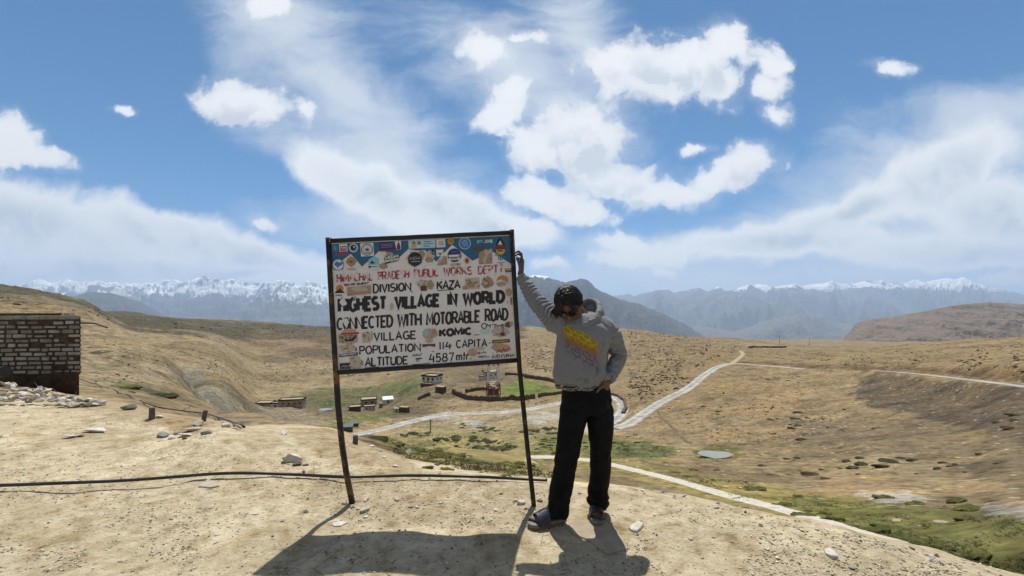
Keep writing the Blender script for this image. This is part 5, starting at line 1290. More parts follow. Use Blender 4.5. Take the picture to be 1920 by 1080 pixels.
# ------------------------------------------------------------------ roads, path, pond
def ribbon(name, pts, width, m, lift=.12, ycl=None, n=14, jitter=.12, kind='structure'):
    W_ = road_line(pts, *(ycl or (1.9, 1800)))
    fine = []
    for i in range(len(W_) - 1):
        p0, p1, p2, p3 = W_[max(i - 1, 0)], W_[i], W_[i + 1], W_[min(i + 2, len(W_) - 1)]
        for q in range(n):
            f = q / n; fine.append(.5 * ((2 * p1) + (p2 - p0) * f + (2 * p0 - 5 * p1 + 4 * p2 - p3) * f * f + (3 * p1 - p0 - 3 * p2 + p3) * f**3))
    fine.append(W_[-1])
    r = random.Random(len(pts)); rows = []; k = 7
    for i, p in enumerate(fine):
        d = fine[min(i + 1, len(fine) - 1)] - fine[max(i - 1, 0)]; d.z = 0; d.normalize(); s = Vector((-d.y, d.x, 0))
        w = width(i / len(fine)) if callable(width) else width
        wl, wr = w * (1 + r.uniform(-jitter, jitter)), w * (1 + r.uniform(-jitter, jitter))
        rows.append([p + s * (wl * (j / (k - 1) * 2 - 1) / 2 if j < k // 2 else wr * (j / (k - 1) * 2 - 1) / 2) for j in range(k)])
    A = np.array([[tuple(v) for v in row] for row in rows])
    zb = height(A[..., 0], A[..., 1])
    mid = zb[:, k // 2][:, None]
    A[..., 2] = zb + lift * (1 - np.abs(np.linspace(-1, 1, k))[None, :] ** 3)
    A[:, 0, 2] = zb[:, 0] - lift * .5; A[:, -1, 2] = zb[:, -1] - lift * .5
    me = grid_mesh(name, A.reshape(-1, 3), A.shape[0], k)
    ac_ = np.tile(np.linspace(-1, 1, k), A.shape[0])[:, None]; color_attr(me, 'across', np.concatenate([ac_ * .5 + .5] * 3 + [np.ones_like(ac_)], 1))
    me.materials.append(m)
    return tag(link_mesh(name, me), kind=kind)
m_road = bpy.data.materials.new('road_gravel'); m_road.use_nodes = True
_t = NT(m_road.node_tree); _b = _t.n['Principled BSDF']; _b.inputs['Roughness'].default_value = .95
_p = _t.new('ShaderNodeNewGeometry').outputs['Position']
_c = _t.mix(_t.ramp(_t.noise(_p, .35, 6, .65), .35, .68), (.19, .183, .165), (.34, .33, .305))
_c = _t.mix(_t.ramp(_t.noise(_p, .08, 4, .6), .5, .68, 0, .5), _c, (.33, .27, .18)); _a = _t.new('ShaderNodeSeparateColor'); _t.put(_a.inputs[0], _t.new('ShaderNodeAttribute', attribute_name='across').outputs['Color'])
_w = _t.math('ABSOLUTE', _t.math('SUBTRACT', _t.math('ABSOLUTE', _t.math('SUBTRACT', _a.outputs[0], .5)), .24))
_c = _t.mix(_t.ramp(_w, .05, .14), _t.mix(1.0, _c, (1.35, 1.35, 1.36), 'MULTIPLY'), _c)      # wheel tracks
_c = _t.mix(_t.ramp(_t.math('ADD', _t.math('ABSOLUTE', _t.math('SUBTRACT', _a.outputs[0], .5)), _t.math('MULTIPLY', _t.noise(_p, .6, 4, .6), .25)), .50, .62), _c, (.19, .15, .095))      # loose verge
_t.put(_b.inputs['Base Color'], _c)
for _i, (_n, _pts, _w, _y) in enumerate(ROADS[:4]):
    ribbon('road', _pts, _w, m_road if _i < 3 else mat('track_dirt', (.30, .24, .15), .95, .1, (.38, .31, .21), .5), .12, _y)
m_conc = mat('concrete', (.40, .37, .31), .9, .1, (.52, .49, .42), 2.5, .01, 20)
ribbon('path', ROADS[4][1], lambda f: 1.7 - .25 * f, m_conc, .07, ROADS[4][3], 10, .05)
def channel():
    m = mat('trodden_track', (.10, .075, .045), .95, .1, (.17, .13, .08), .8)
    ribbon('ditch', [(1233, 768), (1240, 782), (1252, 797), (1265, 808), (1268, 818), (1280, 828), (1292, 833)], 1.1, m, .10, (60, 200), 8, .5)
channel()
def pond(pts, dz, ycl):
    W_ = [hit(px, py, *ycl) for px, py in pts]
    z = min(p.z for p in W_) + dz
    c = sum(W_, Vector()) / len(W_)
    n = 40; vs = []
    for i in range(n):
        f = i / n * len(W_); a = W_[int(f) % len(W_)]; b = W_[(int(f) + 1) % len(W_)]; g = f - int(f); g = g * g * (3 - 2 * g)
        p = a.lerp(b, g); vs.append((p.x, p.y, z))
    me = bpy.data.meshes.new('water'); me.from_pydata(vs, [], [tuple(range(n))]); 
    m = bpy.data.materials.new('pond_water'); m.use_nodes = True; t = NT(m.node_tree); b = t.n['Principled BSDF']
    b.inputs['Base Color'].default_value = (.20, .215, .20, 1); b.inputs['Roughness'].default_value = .05; b.inputs['IOR'].default_value = 1.33; b.inputs['Specular IOR Level'].default_value = .9
    me.materials.append(m)
    return tag(link_mesh('water', me), kind='structure')
def flatpond(px0, px1, py0, py1, ycl, dz=.12, lift=0):
    a = hit((px0 + px1) / 2, py1, *ycl); z = a.z + dz
    yn = (EYE - z) * F / (py1 - HZ); yf = (EYE - z) * F / (py0 - HZ)
    vs = []; n = 36; ym = (yn + yf) / 2; hy = (yf - yn) / 2; r = random.Random(5)
    for i in range(n):
        th = 2 * math.pi * i / n; y = ym + hy * math.sin(th) * (1 + .18 * math.sin(3 * th + .6) + .08 * math.sin(5 * th)); hx = (px1 - px0) / 2 / F * ym
        vs.append((((px0 + px1) / 2 - 960) / F * ym + hx * math.cos(th) * (1 + .07 * math.sin(2 * th + 1)), y, z))
    me = bpy.data.meshes.new('water'); me.from_pydata(vs, [], [tuple(range(n))])
    me.materials.append(M_WATER)
    return tag(link_mesh('water', me), kind='structure')
M_WATER = bpy.data.materials.new('pond_water'); M_WATER.use_nodes = True
_b = M_WATER.node_tree.nodes['Principled BSDF']; _b.inputs['Base Color'].default_value = (.19, .20, .18, 1); _b.inputs['Roughness'].default_value = .06; _b.inputs['Specular IOR Level'].default_value = .8
flatpond(1311, 1371, 844.5, 858.5, (45, 90), .12)
flatpond(599, 622, 765, 770, (120, 300), 1.2)

# ------------------------------------------------------------------ village
m_lime = mat('limewash', (.62, .61, .59), .85, .2, (.50, .48, .45), 1.2)
m_mud = mat('mud_wall', (.27, .23, .175), .95, .1, (.40, .36, .30), 1.0)
m_brown = mat('dark_mud_wall', (.085, .055, .038), .95, .1, (.13, .09, .06), 1.5)
m_brush = mat('brushwood', (.028, .020, .015), .95, .1, (.06, .042, .03), 4)
m_open = mat('dark_opening', (.008, .008, .010), .5, .3)
m_roofm = mat('mud_roof', (.36, .30, .21), .95, .1, (.28, .22, .15), .8)
m_tin = mat('tin_roof', (.42, .48, .55), .45, .5, (.36, .42, .50), 2.0)
m_green = mat('green_tin', (.045, .085, .075), .6, .4, (.07, .11, .10), 3)
def house(px0, px1, pyb, pyt, label, depth=1.0, yaw=0.0, wall=None, roof='flat', wins=(), door=None, ycl=(60, 420), cat='house', band=True, group=None, Yd=None):
    c = hit((px0 + px1) / 2, pyb, *ycl); Y = Yd or c.y
    if Yd: c = P((px0 + px1) / 2, pyb, Yd)
    w = (px1 - px0) / F * Y; h = (pyb - pyt) / F * Y; d = w * depth
    root = empty('house' if cat == 'house' else cat, c, label, cat, group, (0, 0, R(yaw)))
    wall = wall or m_lime
    def part(name, fn, m, par=None, sm=False):
        mb = MB(); fn(mb); o = link_mesh(name, mb.mesh(name, m, sm), par or root); return o
    part('wall', lambda b: b.box((0, d / 2, h / 2 - 1.2), w, d, h + 2.4), wall)
    if roof == 'flat':
        rf = part('roof', lambda b: b.box((0, d / 2, h + .10), w * 1.03, d * 1.03, .25), m_roofm)
        if band:
            def pr(b):
                t_ = .10 * w / 8 + .25; hh = h * .14 + .12
                for (x, y, sx, sy) in ((0, -.02, w * 1.05, t_), (0, d + .02, w * 1.05, t_), (-w / 2, d / 2, t_, d * .99), (w / 2, d / 2, t_, d * .99)): b.box((x, y, h + .12 + hh * .2), sx, sy, hh)
            part('parapet', pr, m_brush)
    elif roof == 'gable':
        def gb(b):
            e = .25; hr = h * .55
            b.add([(-w / 2 - e, -e, h), (w / 2 + e, -e, h), (w / 2 + e, d + e, h), (-w / 2 - e, d + e, h), (-w / 2 - e, d / 2, h + hr), (w / 2 + e, d / 2, h + hr)], [(0, 1, 5, 4), (2, 3, 4, 5), (0, 4, 3), (1, 2, 5), (3, 2, 1, 0)])
        part('roof', gb, m_tin)
    elif roof == 'shed':
        part('roof', lambda b: b.add([(-w * .55, -.3, h * .98), (w * .55, -.3, h * .98), (w * .55, d + .3, h * 1.25), (-w * .55, d + .3, h * 1.25), (-w * .55, -.3, h * .9), (w * .55, -.3, h * .9), (w * .55, d + .3, h * 1.15), (-w * .55, d + .3, h * 1.15)], [(0, 1, 2, 3), (7, 6, 5, 4), (0, 4, 5, 1), (1, 5, 6, 2), (2, 6, 7, 3), (3, 7, 4, 0)]), m_green)
    for (face, u, v, ww, hh) in wins:      # f front, r right side
        def wn(b, face=face, u=u, v=v, ww=ww, hh=hh):
            if face == 'f': b.box((-w / 2 + u * w, -.03, v * h), ww * w, .12, hh * h)
            else: b.box((w / 2 + .03, u * d, v * h), .12, ww * d, hh * h)
        part('window', wn, m_open)
        def ln(b, face=face, u=u, v=v, ww=ww, hh=hh):
            if face == 'f': b.box((-w / 2 + u * w, -.12, (v + hh * .58) * h), ww * w * 1.35, .35, hh * h * .16)
            else: b.box((w / 2 + .12, u * d, (v + hh * .58) * h), .35, ww * d * 1.35, hh * h * .16)
        part('lintel', ln, m_brush)
    if door: part('door', lambda b: b.box((-w / 2 + door * w, -.04, h * .22), w * .10, .14, h * .44), m_open)
    return root
house(788, 818, 722, 706, 'white two storey house with black roof edge on the spur left of the mast', .85, -24, wins=[('f', .16, .68, .12, .26), ('f', .5, .68, .13, .26), ('f', .82, .68, .12, .26), ('f', .2, .26, .08, .16), ('f', .75, .24, .08, .2), ('r', .3, .70, .10, .18), ('r', .72, .70, .10, .18)], door=.48, ycl=(150, 300))
house(786, 812, 724.5, 719.5, 'low brown courtyard wall in front of the white house', .12, -24, m_brown, band=False, cat='shed', ycl=(150, 300))
house(907, 935, 711, 698, 'white village house behind the red and white mast', .7, 14, wins=[('f', .2, .62, .12, .3), ('f', .5, .62, .12, .3), ('f', .8, .62, .12, .3), ('f', .35, .22, .1, .2)], door=.68, ycl=(180, 330))
house(898, 908, 713, 706, 'small pale annex beside the house behind the mast', 1.0, 10, m_lime, ycl=(180, 330), cat='shed')
house(815, 832, 736.5, 726, 'dark brown roofless hut below the white house', .7, -20, m_brown, band=False, cat='hut', ycl=(140, 260))
house(719, 737, 757, 749, 'pale hall with a light blue tin gable roof', 1.2, 25, m_lime, 'gable', wins=[('f', .5, .4, .14, .5)], ycl=(150, 300))
house(711, 717, 764, 757, 'small grey hut beside the blue roofed hall', 1.0, 10, mat('grey_block', (.16, .155, .15)), band=False, cat='hut', ycl=(140, 300))
house(683, 703, 769, 762.5, 'long low pale house with small dark windows below the hall', .6, 20, m_lime, wins=[('f', .25, .5, .09, .35), ('f', .55, .5, .09, .35), ('f', .85, .5, .09, .35)], ycl=(140, 280))
house(678, 706, 760, 750, 'flat roofed house with dark brushwood roof edge in the village', .9, 22, m_mud, wins=[('f', .3, .5, .1, .3), ('f', .7, .5, .1, .3)], ycl=(150, 300))
house(655, 676, 771, 764, 'low dark mud outbuilding stepping down from the village', .8, 20, m_brown, band=True, cat='shed', ycl=(140, 300))
house(747, 764, 773, 764.5, 'brown mud store with an open front beside the road', .55, -16, m_brown, band=False, cat='shed', ycl=(110, 260))
house(735, 748, 773, 767, 'low white annex joined to the brown mud store', .6, -16, m_lime, band=False, wins=[('f', .7, .5, .2, .4)], cat='shed', ycl=(110, 260))
house(524, 566, 768, 756, 'long flat roofed mud house behind the dark green bush', .5, 12, m_mud, wins=[('f', .18, .5, .05, .22), ('f', .42, .5, .05, .22), ('f', .66, .5, .05, .22), ('f', .88, .5, .05, .22)], ycl=(120, 280))
house(508, 524, 768, 757, 'white fronted house with black roof edge joined to the mud house', .8, 12, m_lime, wins=[('f', .5, .45, .2, .4)], ycl=(120, 280))
house(478, 506, 766, 757, 'flat roofed house half hidden by the bank on the left of the village', .8, 8, m_mud, ycl=(120, 280), wins=[('f', .5, .5, .1, .3)])
house(641, 660, 809, 800, 'dark green tin shed beside the lower road', .5, 14, m_green, 'shed', ycl=(80, 160), cat='shed')
house(655, 671, 799, 793.5, 'low green roofed shelter behind the tin shed', .6, 14, m_green, 'shed', ycl=(80, 200), cat='shelter')

# ------------------------------------------------------------------ dry stone field walls
m_drys = mat('dry_stone', (.075, .055, .038), .95, .1, (.15, .115, .08), 2.2, .15, 3)
def drywall(pts, h, label, ycl, th=.8, m=m_drys):
    W_ = [hit(px, py, *ycl) for px, py in pts]; fine = []
    for i in range(len(W_) - 1):
        for q in range(10): fine.append(W_[i].lerp(W_[i + 1], q / 10))
    fine.append(W_[-1]); r = random.Random(len(pts) + int(pts[0][0]))
    mb = MB(); rows = []
    for i, p in enumerate(fine):
        d = fine[min(i + 1, len(fine) - 1)] - fine[max(i - 1, 0)]; d.z = 0; d.normalize(); s = Vector((-d.y, d.x, 0))
        z = gz(p.x, p.y); hh = h * r.uniform(.75, 1.15); b = Vector((p.x, p.y, z))
        rows.append([b + s * th * .6 - Vector((0, 0, .6)), b + s * th * .42 + Vector((0, 0, hh)), b - s * th * .42 + Vector((0, 0, hh)), b - s * th * .6 - Vector((0, 0, .6))])
    vs = [v for r_ in rows for v in r_]; k = len(rows)
    mb.add(vs, [(i * 4 + j, i * 4 + j + 1, i * 4 + j + 5, i * 4 + j + 4) for i in range(k - 1) for j in range(3)] + [(0, 1, 2, 3), ((k - 1) * 4 + 3, (k - 1) * 4 + 2, (k - 1) * 4 + 1, (k - 1) * 4)])
    return tag(mb.build('field_wall', m), label, 'wall')
drywall([(849, 737), (858, 742), (875, 748), (900, 751), (940, 752), (985, 750), (1002, 747)], 1.9, 'dark dry stone wall curving along the near edge of the mast field', (120, 260), 1.0)
drywall([(1010, 745), (1035, 741), (1060, 737)], 1.5, 'short dark field wall below the bright green field', (120, 260))
drywall([(873, 736), (890, 733), (913, 732)], 1.5, 'short dark stone wall on bare soil left of the mast', (120, 280))
drywall([(985, 708), (1005, 711), (1025, 714), (1042, 719)], 2.0, 'dark stone wall along the top of the green field', (140, 320))
drywall([(948, 704), (965, 703), (985, 708)], 1.7, 'dark stone wall right of the house behind the mast', (140, 330))
drywall([(1148, 741), (1160, 745), (1171, 753), (1174, 766), (1168, 776)], 1.0, 'dark earth bank round the outside of the hairpin bend', (120, 260), 1.2)
drywall([(785, 750), (797, 744), (806, 741)], 1.3, 'low broken wall on the slope under the white house', (120, 260))
drywall([(1405, 652), (1440, 651.5), (1474, 651.5)], 1.3, 'long black wall on the plateau near the skyline', (250, 640), 2.0, m_brush)

# ------------------------------------------------------------------ mast
def mast():
    c = hit(925, 739, 140, 260); s = c.y / F
    wb = 23 * s; h = 42.0
    root = empty('lattice_mast', c, 'red and white steel lattice mast standing behind the sign board', 'mast', rot=(0, 0, R(12)))
    m = bpy.data.materials.new('red_white_steel'); m.use_nodes = True; t = NT(m.node_tree); b = t.n['Principled BSDF']
    sx = t.new('ShaderNodeSeparateXYZ'); t.put(sx.inputs[0], t.new('ShaderNodeTexCoord').outputs['Object'])
    f = t.math('GREATER_THAN', t.math('FRACT', t.math('DIVIDE', sx.outputs[2], 13.0)), .40)
    t.put(b.inputs['Base Color'], t.mix(f, (.22, .03, .03), (.62, .60, .60))); b.inputs['Roughness'].default_value = .5
    q = lambda i, z: Vector((wb / 2 * (1 - .72 * z / h) * (1, 1, -1, -1)[i % 4], wb / 2 * (1 - .72 * z / h) * (-1, 1, 1, -1)[i % 4], z))
    for i in range(4):
        mb = MB(); mb.tube([q(i, -1.5), q(i, h)], .24, 6); link_mesh('leg', mb.mesh('leg', m), root)
    for i in range(4):
        mb = MB(); zs = np.linspace(0, h, 9)
        for a, b_ in zip(zs[:-1], zs[1:]):
            mb.tube([q(i, a), q(i + 1, b_)], .13, 5); mb.tube([q(i + 1, a), q(i, b_)], .13, 5); mb.tube([q(i, b_), q(i + 1, b_)], .13, 5)
        link_mesh('brace', mb.mesh('brace', m), root)
    m2 = mat('equipment_paint', (.55, .53, .53), .5, .4); m3 = mat('red_cabinet', (.16, .03, .03), .5, .4)
    for (x, y, z, w_, hh, mm) in ((-1.4, -.5, 1.5, 2.0, 2.4, m3), (1.4, -.5, 1.3, 1.6, 2.0, m3), (.2, .6, 1.9, 1.4, 2.8, m2)):
        mb = MB(); mb.box((x, y, z), w_, 1.2, hh); mb.box((x, y, z + hh / 2 + .08), w_ * 1.1, 1.4, .16); link_mesh('cabinet', mb.mesh('cabinet', mm), root)
    for (x, z) in ((1.7, 4.4), (-1.5, 3.9)):
        mb = MB(); mb.tube([(x, -1.6, z), (x, -1.9, z)], [.35, .75], 14); link_mesh('dish', mb.mesh('dish', m2, True), root)
mast()
m_pole = mat('weathered_pole', (.045, .04, .036), .8, .2, (.08, .07, .06), 3)
def pole(px, pyb, pyt, Y, label, arm=True):
    c = P(px, pyb, Y); c.z = min(c.z, gz(c.x, c.y)); top = P(px - 1, pyt, Y)
    root = empty('utility_pole', c, label, 'pole')
    mb = MB(c); mb.tube([c - Vector((0, 0, .6)), top], [.16, .10], 8); mb.build('shaft', m_pole, root)
    mb = MB(c)
    if arm: mb.box(top - Vector((0, 0, .35)), 1.3, .12, .12)
    else: mb.box(top - Vector((0, 0, .2)), .5, .1, .1)
    for s in (-.5, 0, .5): mb.tube([top + Vector((s * (1 if arm else .4), 0, -.3)), top + Vector((s * (1 if arm else .4), 0, -.05))], .05, 6)
    mb.build('crossarm', m_pole, root)
pole(808, 838, 787, 106, 'dark wooden pole standing in the valley between the sign posts', False)
pole(1462, 645, 629, 405, 'pole with crossarm on the skyline above the black wall')
pole(1518, 650, 633, 400, 'thin pole on the skyline to the right of the one above the wall', False)
pole(1331, 657, 640, 330, 'small pole on the plateau beside the track', False)
# ------------------------------------------------------------------ brick wall on the left
def brick_wall():
    m_br = mat('pale_mud_brick', (.30, .29, .26), .9, .15, (.17, .155, .125), 5, .02, 24); m_mo = mat('mud_mortar', (.05, .036, .026), .95, .1, (.10, .075, .055), 9, .03, 20)
    m_cap = mat('grey_capping', (.29, .285, .265), .9, .15, (.19, .18, .16), 5, .02, 20); m_bs = mat('dark_stone_base', (.045, .032, .022), .95, .1, (.10, .07, .045), 7, .06, 12)
    _tt = NT(m_br.node_tree); _bb = _tt.n['Principled BSDF']; _src = _bb.inputs['Base Color'].links[0].from_socket      # each brick weathered its own way
    _rnd = _tt.new('ShaderNodeNewGeometry').outputs['Random Per Island']
    _tt.put(_bb.inputs['Base Color'], _tt.mix(1.0, _src, _tt.mix(_rnd, (.85, .83, .79), (1.40, 1.39, 1.37)), 'MULTIPLY'))
    A = P(151, 600, 9.25); A.z = 0; Bv = P(-420, 600, 8.45); Bv.z = 0
    d = (Bv - A); ln = d.length; d.normalize(); nrm = Vector((d.y, -d.x, 0))
    if nrm.y > 0: nrm = -nrm
    z0 = EYE - (700 - HZ) / F * 9.25; z1 = EYE - (592 - HZ) / F * 9.25
    root = empty('brick_wall', Vector((A.x, A.y, z0)), 'unplastered wall of pale mud bricks with dark mortar on a dark stone base', 'wall')
    Q = lambda s, o, z: A + d * (s - min(o, 0) * 1.25) + nrm * o + Vector((0, 0, z))      # the far end is cut on the slant
    def slab(mb, s0, s1, o0, o1, za, zb, mi=0, jit=0.0):
        j = lambda: random.uniform(-jit, jit)
        vs = [Q(s0 + j(), o, z + j()) for o in (o0,) for z in (za,)]
        v = [Q(s0 + j(), o0, za + j()), Q(s1 + j(), o0, za + j()), Q(s1 + j(), o0, zb + j()), Q(s0 + j(), o0, zb + j()), Q(s0 + j(), o1, za), Q(s1 + j(), o1, za), Q(s1 + j(), o1, zb), Q(s0 + j(), o1, zb)]
        mb.add(v, [(0, 1, 2, 3), (7, 6, 5, 4), (0, 4, 5, 1), (2, 6, 7, 3), (1, 5, 6, 2), (0, 3, 7, 4)], mi)
    o = Vector((A.x, A.y, z0))
    mb = MB(o); slab(mb, -.0, ln, 0, -.36, z0 - .02, z1 - .03); mb.build('mortar', m_mo, root)
    nc = 13; ch = (z1 - z0) / nc
    mb = MB(o)
    for c in range(nc - 1):
        s = -.012 + (0 if c % 2 else -.0); za = z0 + c * ch
        first = True
        while s < ln:
            w = random.choice((.27, .27, .26, .20, .13)) * random.uniform(.92, 1.08)
            if first and c % 2: w = .13
            first = False
            g = random.uniform(.028, .072)
            lo = za + random.uniform(.006, .024); hi = za + ch - random.uniform(.014, .036)
            if random.random() < .10: lo += .012; hi -= .012
            if random.random() > .06:
                # a brick with worn corners
                k = .012; outl = [(s + g / 2 + k, lo), (s + w - g / 2 - k, lo + random.uniform(-.004, .004)), (s + w - g / 2, lo + k), (s + w - g / 2 + random.uniform(-.006, .006), hi - k), (s + w - g / 2 - k, hi), (s + g / 2 + k, hi + random.uniform(-.004, .004)), (s + g / 2, hi - k), (s + g / 2 + random.uniform(-.006, .006), lo + k)]
                out = random.uniform(.008, .020)
                mb.prism([Q(a, out, z) for a, z in outl], -nrm * .05)
            s += w
    mb.build('brickwork', m_br, root)
    # end face bricks
    mb = MB(o)
    s = 0
    while s < ln:
        w = random.uniform(.24, .30); slab(mb, s + .006, s + w - .006, .022, -.36, z1 - ch + .018, z1 - .004, 0, .006); s += w
    mb.build('capping', m_cap, root)
    mb = MB(o); slab(mb, -.0 + .10, ln, .07, -.50, z0 - .9, z0 - .021, 0, .01)
    slab(mb, -.035, .50, .09, -.60, z0 - .7, z0 + .03, 0, .015)
    mb.build('stone_base', m_bs, root)
    # things lying on or sticking out of the wall
    m_wood = mat('old_timber', (.045, .035, .026), .9, .15, (.09, .07, .05), 20)
    mb = MB(); mb.tube([Q(.36, -.12, z1 + .035), Q(1.6, -.16, z1 + .030), Q(3.2, -.12, z1 + .03)], [(.05, .028), (.055, .032), (.05, .03)], 8, up=(0, 1, 0), sq=6)
    tag(mb.build('timber', m_wood), 'dark old timber lying along the top of the brick wall', 'timber')
    mb = MB(); mb.prism([Q(.22, .0, z1 + .003), Q(.34, .0, z1 + .003), Q(.335, .0, z1 + .062), Q(.225, 0, z1 + .058)], -nrm * .14)
    tag(mb.build('loose_brick', m_cap), 'single loose brick on top of the wall near its end', 'brick')
    mb = MB(); mb.tube([Q(.06, -.2, z1 - .14), Q(-.12, -.2, z1 - .17), P(176, 606, 9.25), P(201, 614.5, 9.0)], .016, 8)
    tag(mb.build('pipe', m_black), 'thin black pipe sticking out of the end of the brick wall', 'pipe')
    mb = MB(); e = P(-4, 697, 7.2); mb.tube([e + Vector((-.35, .05, .02)), e, e + Vector((.105, 0, 0))], [.085, .09, .09], 16); mb.tube([e + Vector((.105, 0, 0)), e + Vector((.128, 0, 0))], [.100, .100], 16)
    mb.tube([e + Vector((-.2, .03, .01)), Vector((e.x - .2, e.y + .03, gz(e.x - .2, e.y) - .1))], .04, 8)
    tag(mb.build('pipe_end', m_black), 'rounded black pipe end in front of the brick wall at the picture edge', 'pipe')
m_black = mat('black_plastic', (.012, .012, .013), .38, .5, (.045, .043, .04), 30, lo=.5, hi=.8)
brick_wall()

# ------------------------------------------------------------------ hoses, stakes
def hose(pts, r, label, lift=0.0, n=12):
    fine = []
    for i in range(len(pts) - 1):
        p0, p1, p2, p3 = pts[max(i - 1, 0)], pts[i], pts[i + 1], pts[min(i + 2, len(pts) - 1)]
        for q in range(n):
            f = q / n; fine.append(.5 * ((2 * p1) + (p2 - p0) * f + (2 * p0 - 5 * p1 + 4 * p2 - p3) * f * f + (3 * p1 - p0 - 3 * p2 + p3) * f**3))
    fine.append(pts[-1])
    for p in fine: p.z = max(p.z, gz(p.x, p.y) + r * .8)
    mb = MB(); mb.tube(fine, r, 10)
    return tag(mb.build('hose', m_black, None, True), label, 'hose')
def on(px, py, up=0.0):
    p = hit(px, py, 1.9, 30); p.z += up; return p
def lifted(px, py, up):                    # a point on the sight line this far above the ground under it
    p = hit(px, py, 1.9, 30)
    for _ in range(12):
        g = gz(p.x, p.y); cur = p.z - g
        if cur >= up - .002: break
        p = P(px, py, p.y * .985)
    return p
pp = [(-260, 912, .02), (-60, 911, .02), (0, 910, .03), (110, 906, .05), (230, 901, .07), (330, 894, .06), (400, 888.5, .04), (470, 887, .025), (560, 890, .03), (640, 894, .04), (700, 893, .04), (760, 891.5, .035), (830, 892, .03), (900, 894, .03), (960, 897, .03), (1026, 900.5, .025)]
hose([lifted(*q) for q in pp], .0135, 'long thick black hose lying across the dirt behind the sign posts')
hose([lifted(*q) for q in [(120, 698, .1), (156, 713, .10), (190, 724, .05), (222, 736, .03), (250, 748, .03), (275, 756, .06), (300, 764, .10), (340, 770, .09), (384, 775, .12), (420, 786, .05), (458, 800, .02)]], .016, 'black hose running from the wall base past two stakes')
hose([lifted(*q) for q in [(345, 770, .02), (380, 778, .04), (410, 788, .02), (440, 797, .02), (452, 803, .01)]], .008, 'thinner second hose lying beside the staked one')
hose([lifted(*q) for q in [(345, 767, .02), (356, 763, .03), (366, 760, .02), (385, 760, .02)]], .008, 'short bent piece of thin black hose behind the stakes')
m_stake = mat('grey_stake', (.09, .085, .075), .85, .2, (.15, .14, .12), 14)
def stake(px0, py0, px1, py1, label, w=.045):
    a = on(px0, py0); Y = a.y; b = P(px1, py1, Y)
    mb = MB(); mb.tube([a - Vector((0, 0, .08)), a.lerp(b, .5) + Vector((.004, 0, 0)), b], [w * .8, w * .75, w * .7], 8, up=(0, 1, 0), sq=5); tag(mb.build('stake', m_stake, None), label, 'stake')
stake(284, 785, 285, 764, 'short grey stake beside the hose, nearer the brick wall')
stake(380, 789, 386, 769, 'dark leaning stake beside the hose above a rock', .038)
stake(665.5, 832, 666.5, 816, 'stub of grey post on the lip of the knoll right of the sign post', .04)

# ------------------------------------------------------------------ stones
m_st = [mat('pale_stone', (.44, .40, .33), .9, .2, (.32, .28, .22), 22, .01, 60), mat('grey_stone', (.30, .285, .255), .9, .2, (.21, .195, .17), 22, .01, 60), mat('dark_stone', (.10, .085, .068), .9, .2, (.17, .15, .12), 22, .01, 60), mat('white_stone', (.58, .55, .49), .9, .2, (.42, .39, .34), 18, .01, 60)]
def rock_mesh(seed, flat=.55, npts=16, detail=0):
    r = random.Random(seed); bm = bmesh.new()
    for _ in range(npts):
        v = Vector((r.gauss(0, 1), r.gauss(0, 1), r.gauss(0, 1))).normalized() * r.uniform(.8, 1.05)
        bm.verts.new((v.x * .5, v.y * .40, v.z * .5 * flat))
    res = bmesh.ops.convex_hull(bm, input=bm.verts)
    bmesh.ops.delete(bm, geom=[g for g in res['geom_interior'] if isinstance(g, bmesh.types.BMVert)], context='VERTS')
    bmesh.ops.bevel(bm, geom=list(bm.edges), offset=.025, segments=1, affect='EDGES')
    if detail:
        bmesh.ops.triangulate(bm, faces=bm.faces)
        bmesh.ops.subdivide_edges(bm, edges=bm.edges, cuts=detail, use_grid_fill=True)
        for v in bm.verts: v.co += v.co.normalized() * .03 * float(fbm(np.array([v.co.x * 5 + seed]), np.array([v.co.y * 5 + v.co.z * 4]), 3, seed)[0])
    me = bpy.data.meshes.new('stone'); bm.to_mesh(me); bm.free(); return me
ROCKS = [[rock_mesh(10 * i + k, (.35, .5, .65, .28)[k % 4]) for k in range(6)] for i in range(4)]
for i in range(4):
    for me in ROCKS[i]: me.materials.append(m_st[i])
rs = random.Random(21)
def stone(px, py, wpx, label, group=None, kind=None, flat=None, sink=.25, cat='stone', name='stone', yaw=None, tilt=12, mesh=None, ar=1.0):
    p = hit(px, py, 1.9, 60)
    k = rs.randrange(4) if kind is None else kind
    me = mesh or ROCKS[k][rs.randrange(6)]
    o = bpy.data.objects.new(name, me); col.objects.link(o)
    s = wpx / F * p.y
    o.scale = (s, s * rs.uniform(.8, 1.1) * ar, s * (rs.uniform(.7, 1.2) if flat is None else flat))
    o.rotation_euler = (R(rs.uniform(-tilt, tilt)), R(rs.uniform(-tilt, tilt)), rs.uniform(0, 6.28) if yaw is None else R(yaw))
    o.location = p + Vector((0, 0, s * .5 * .5 * (1 - sink * 2)))
    return tag(o, label, cat, group)
def big(seed, m, flat=.6, npts=14, d=2):
    me = rock_mesh(seed, flat, npts, d); me.materials.append(m); return me
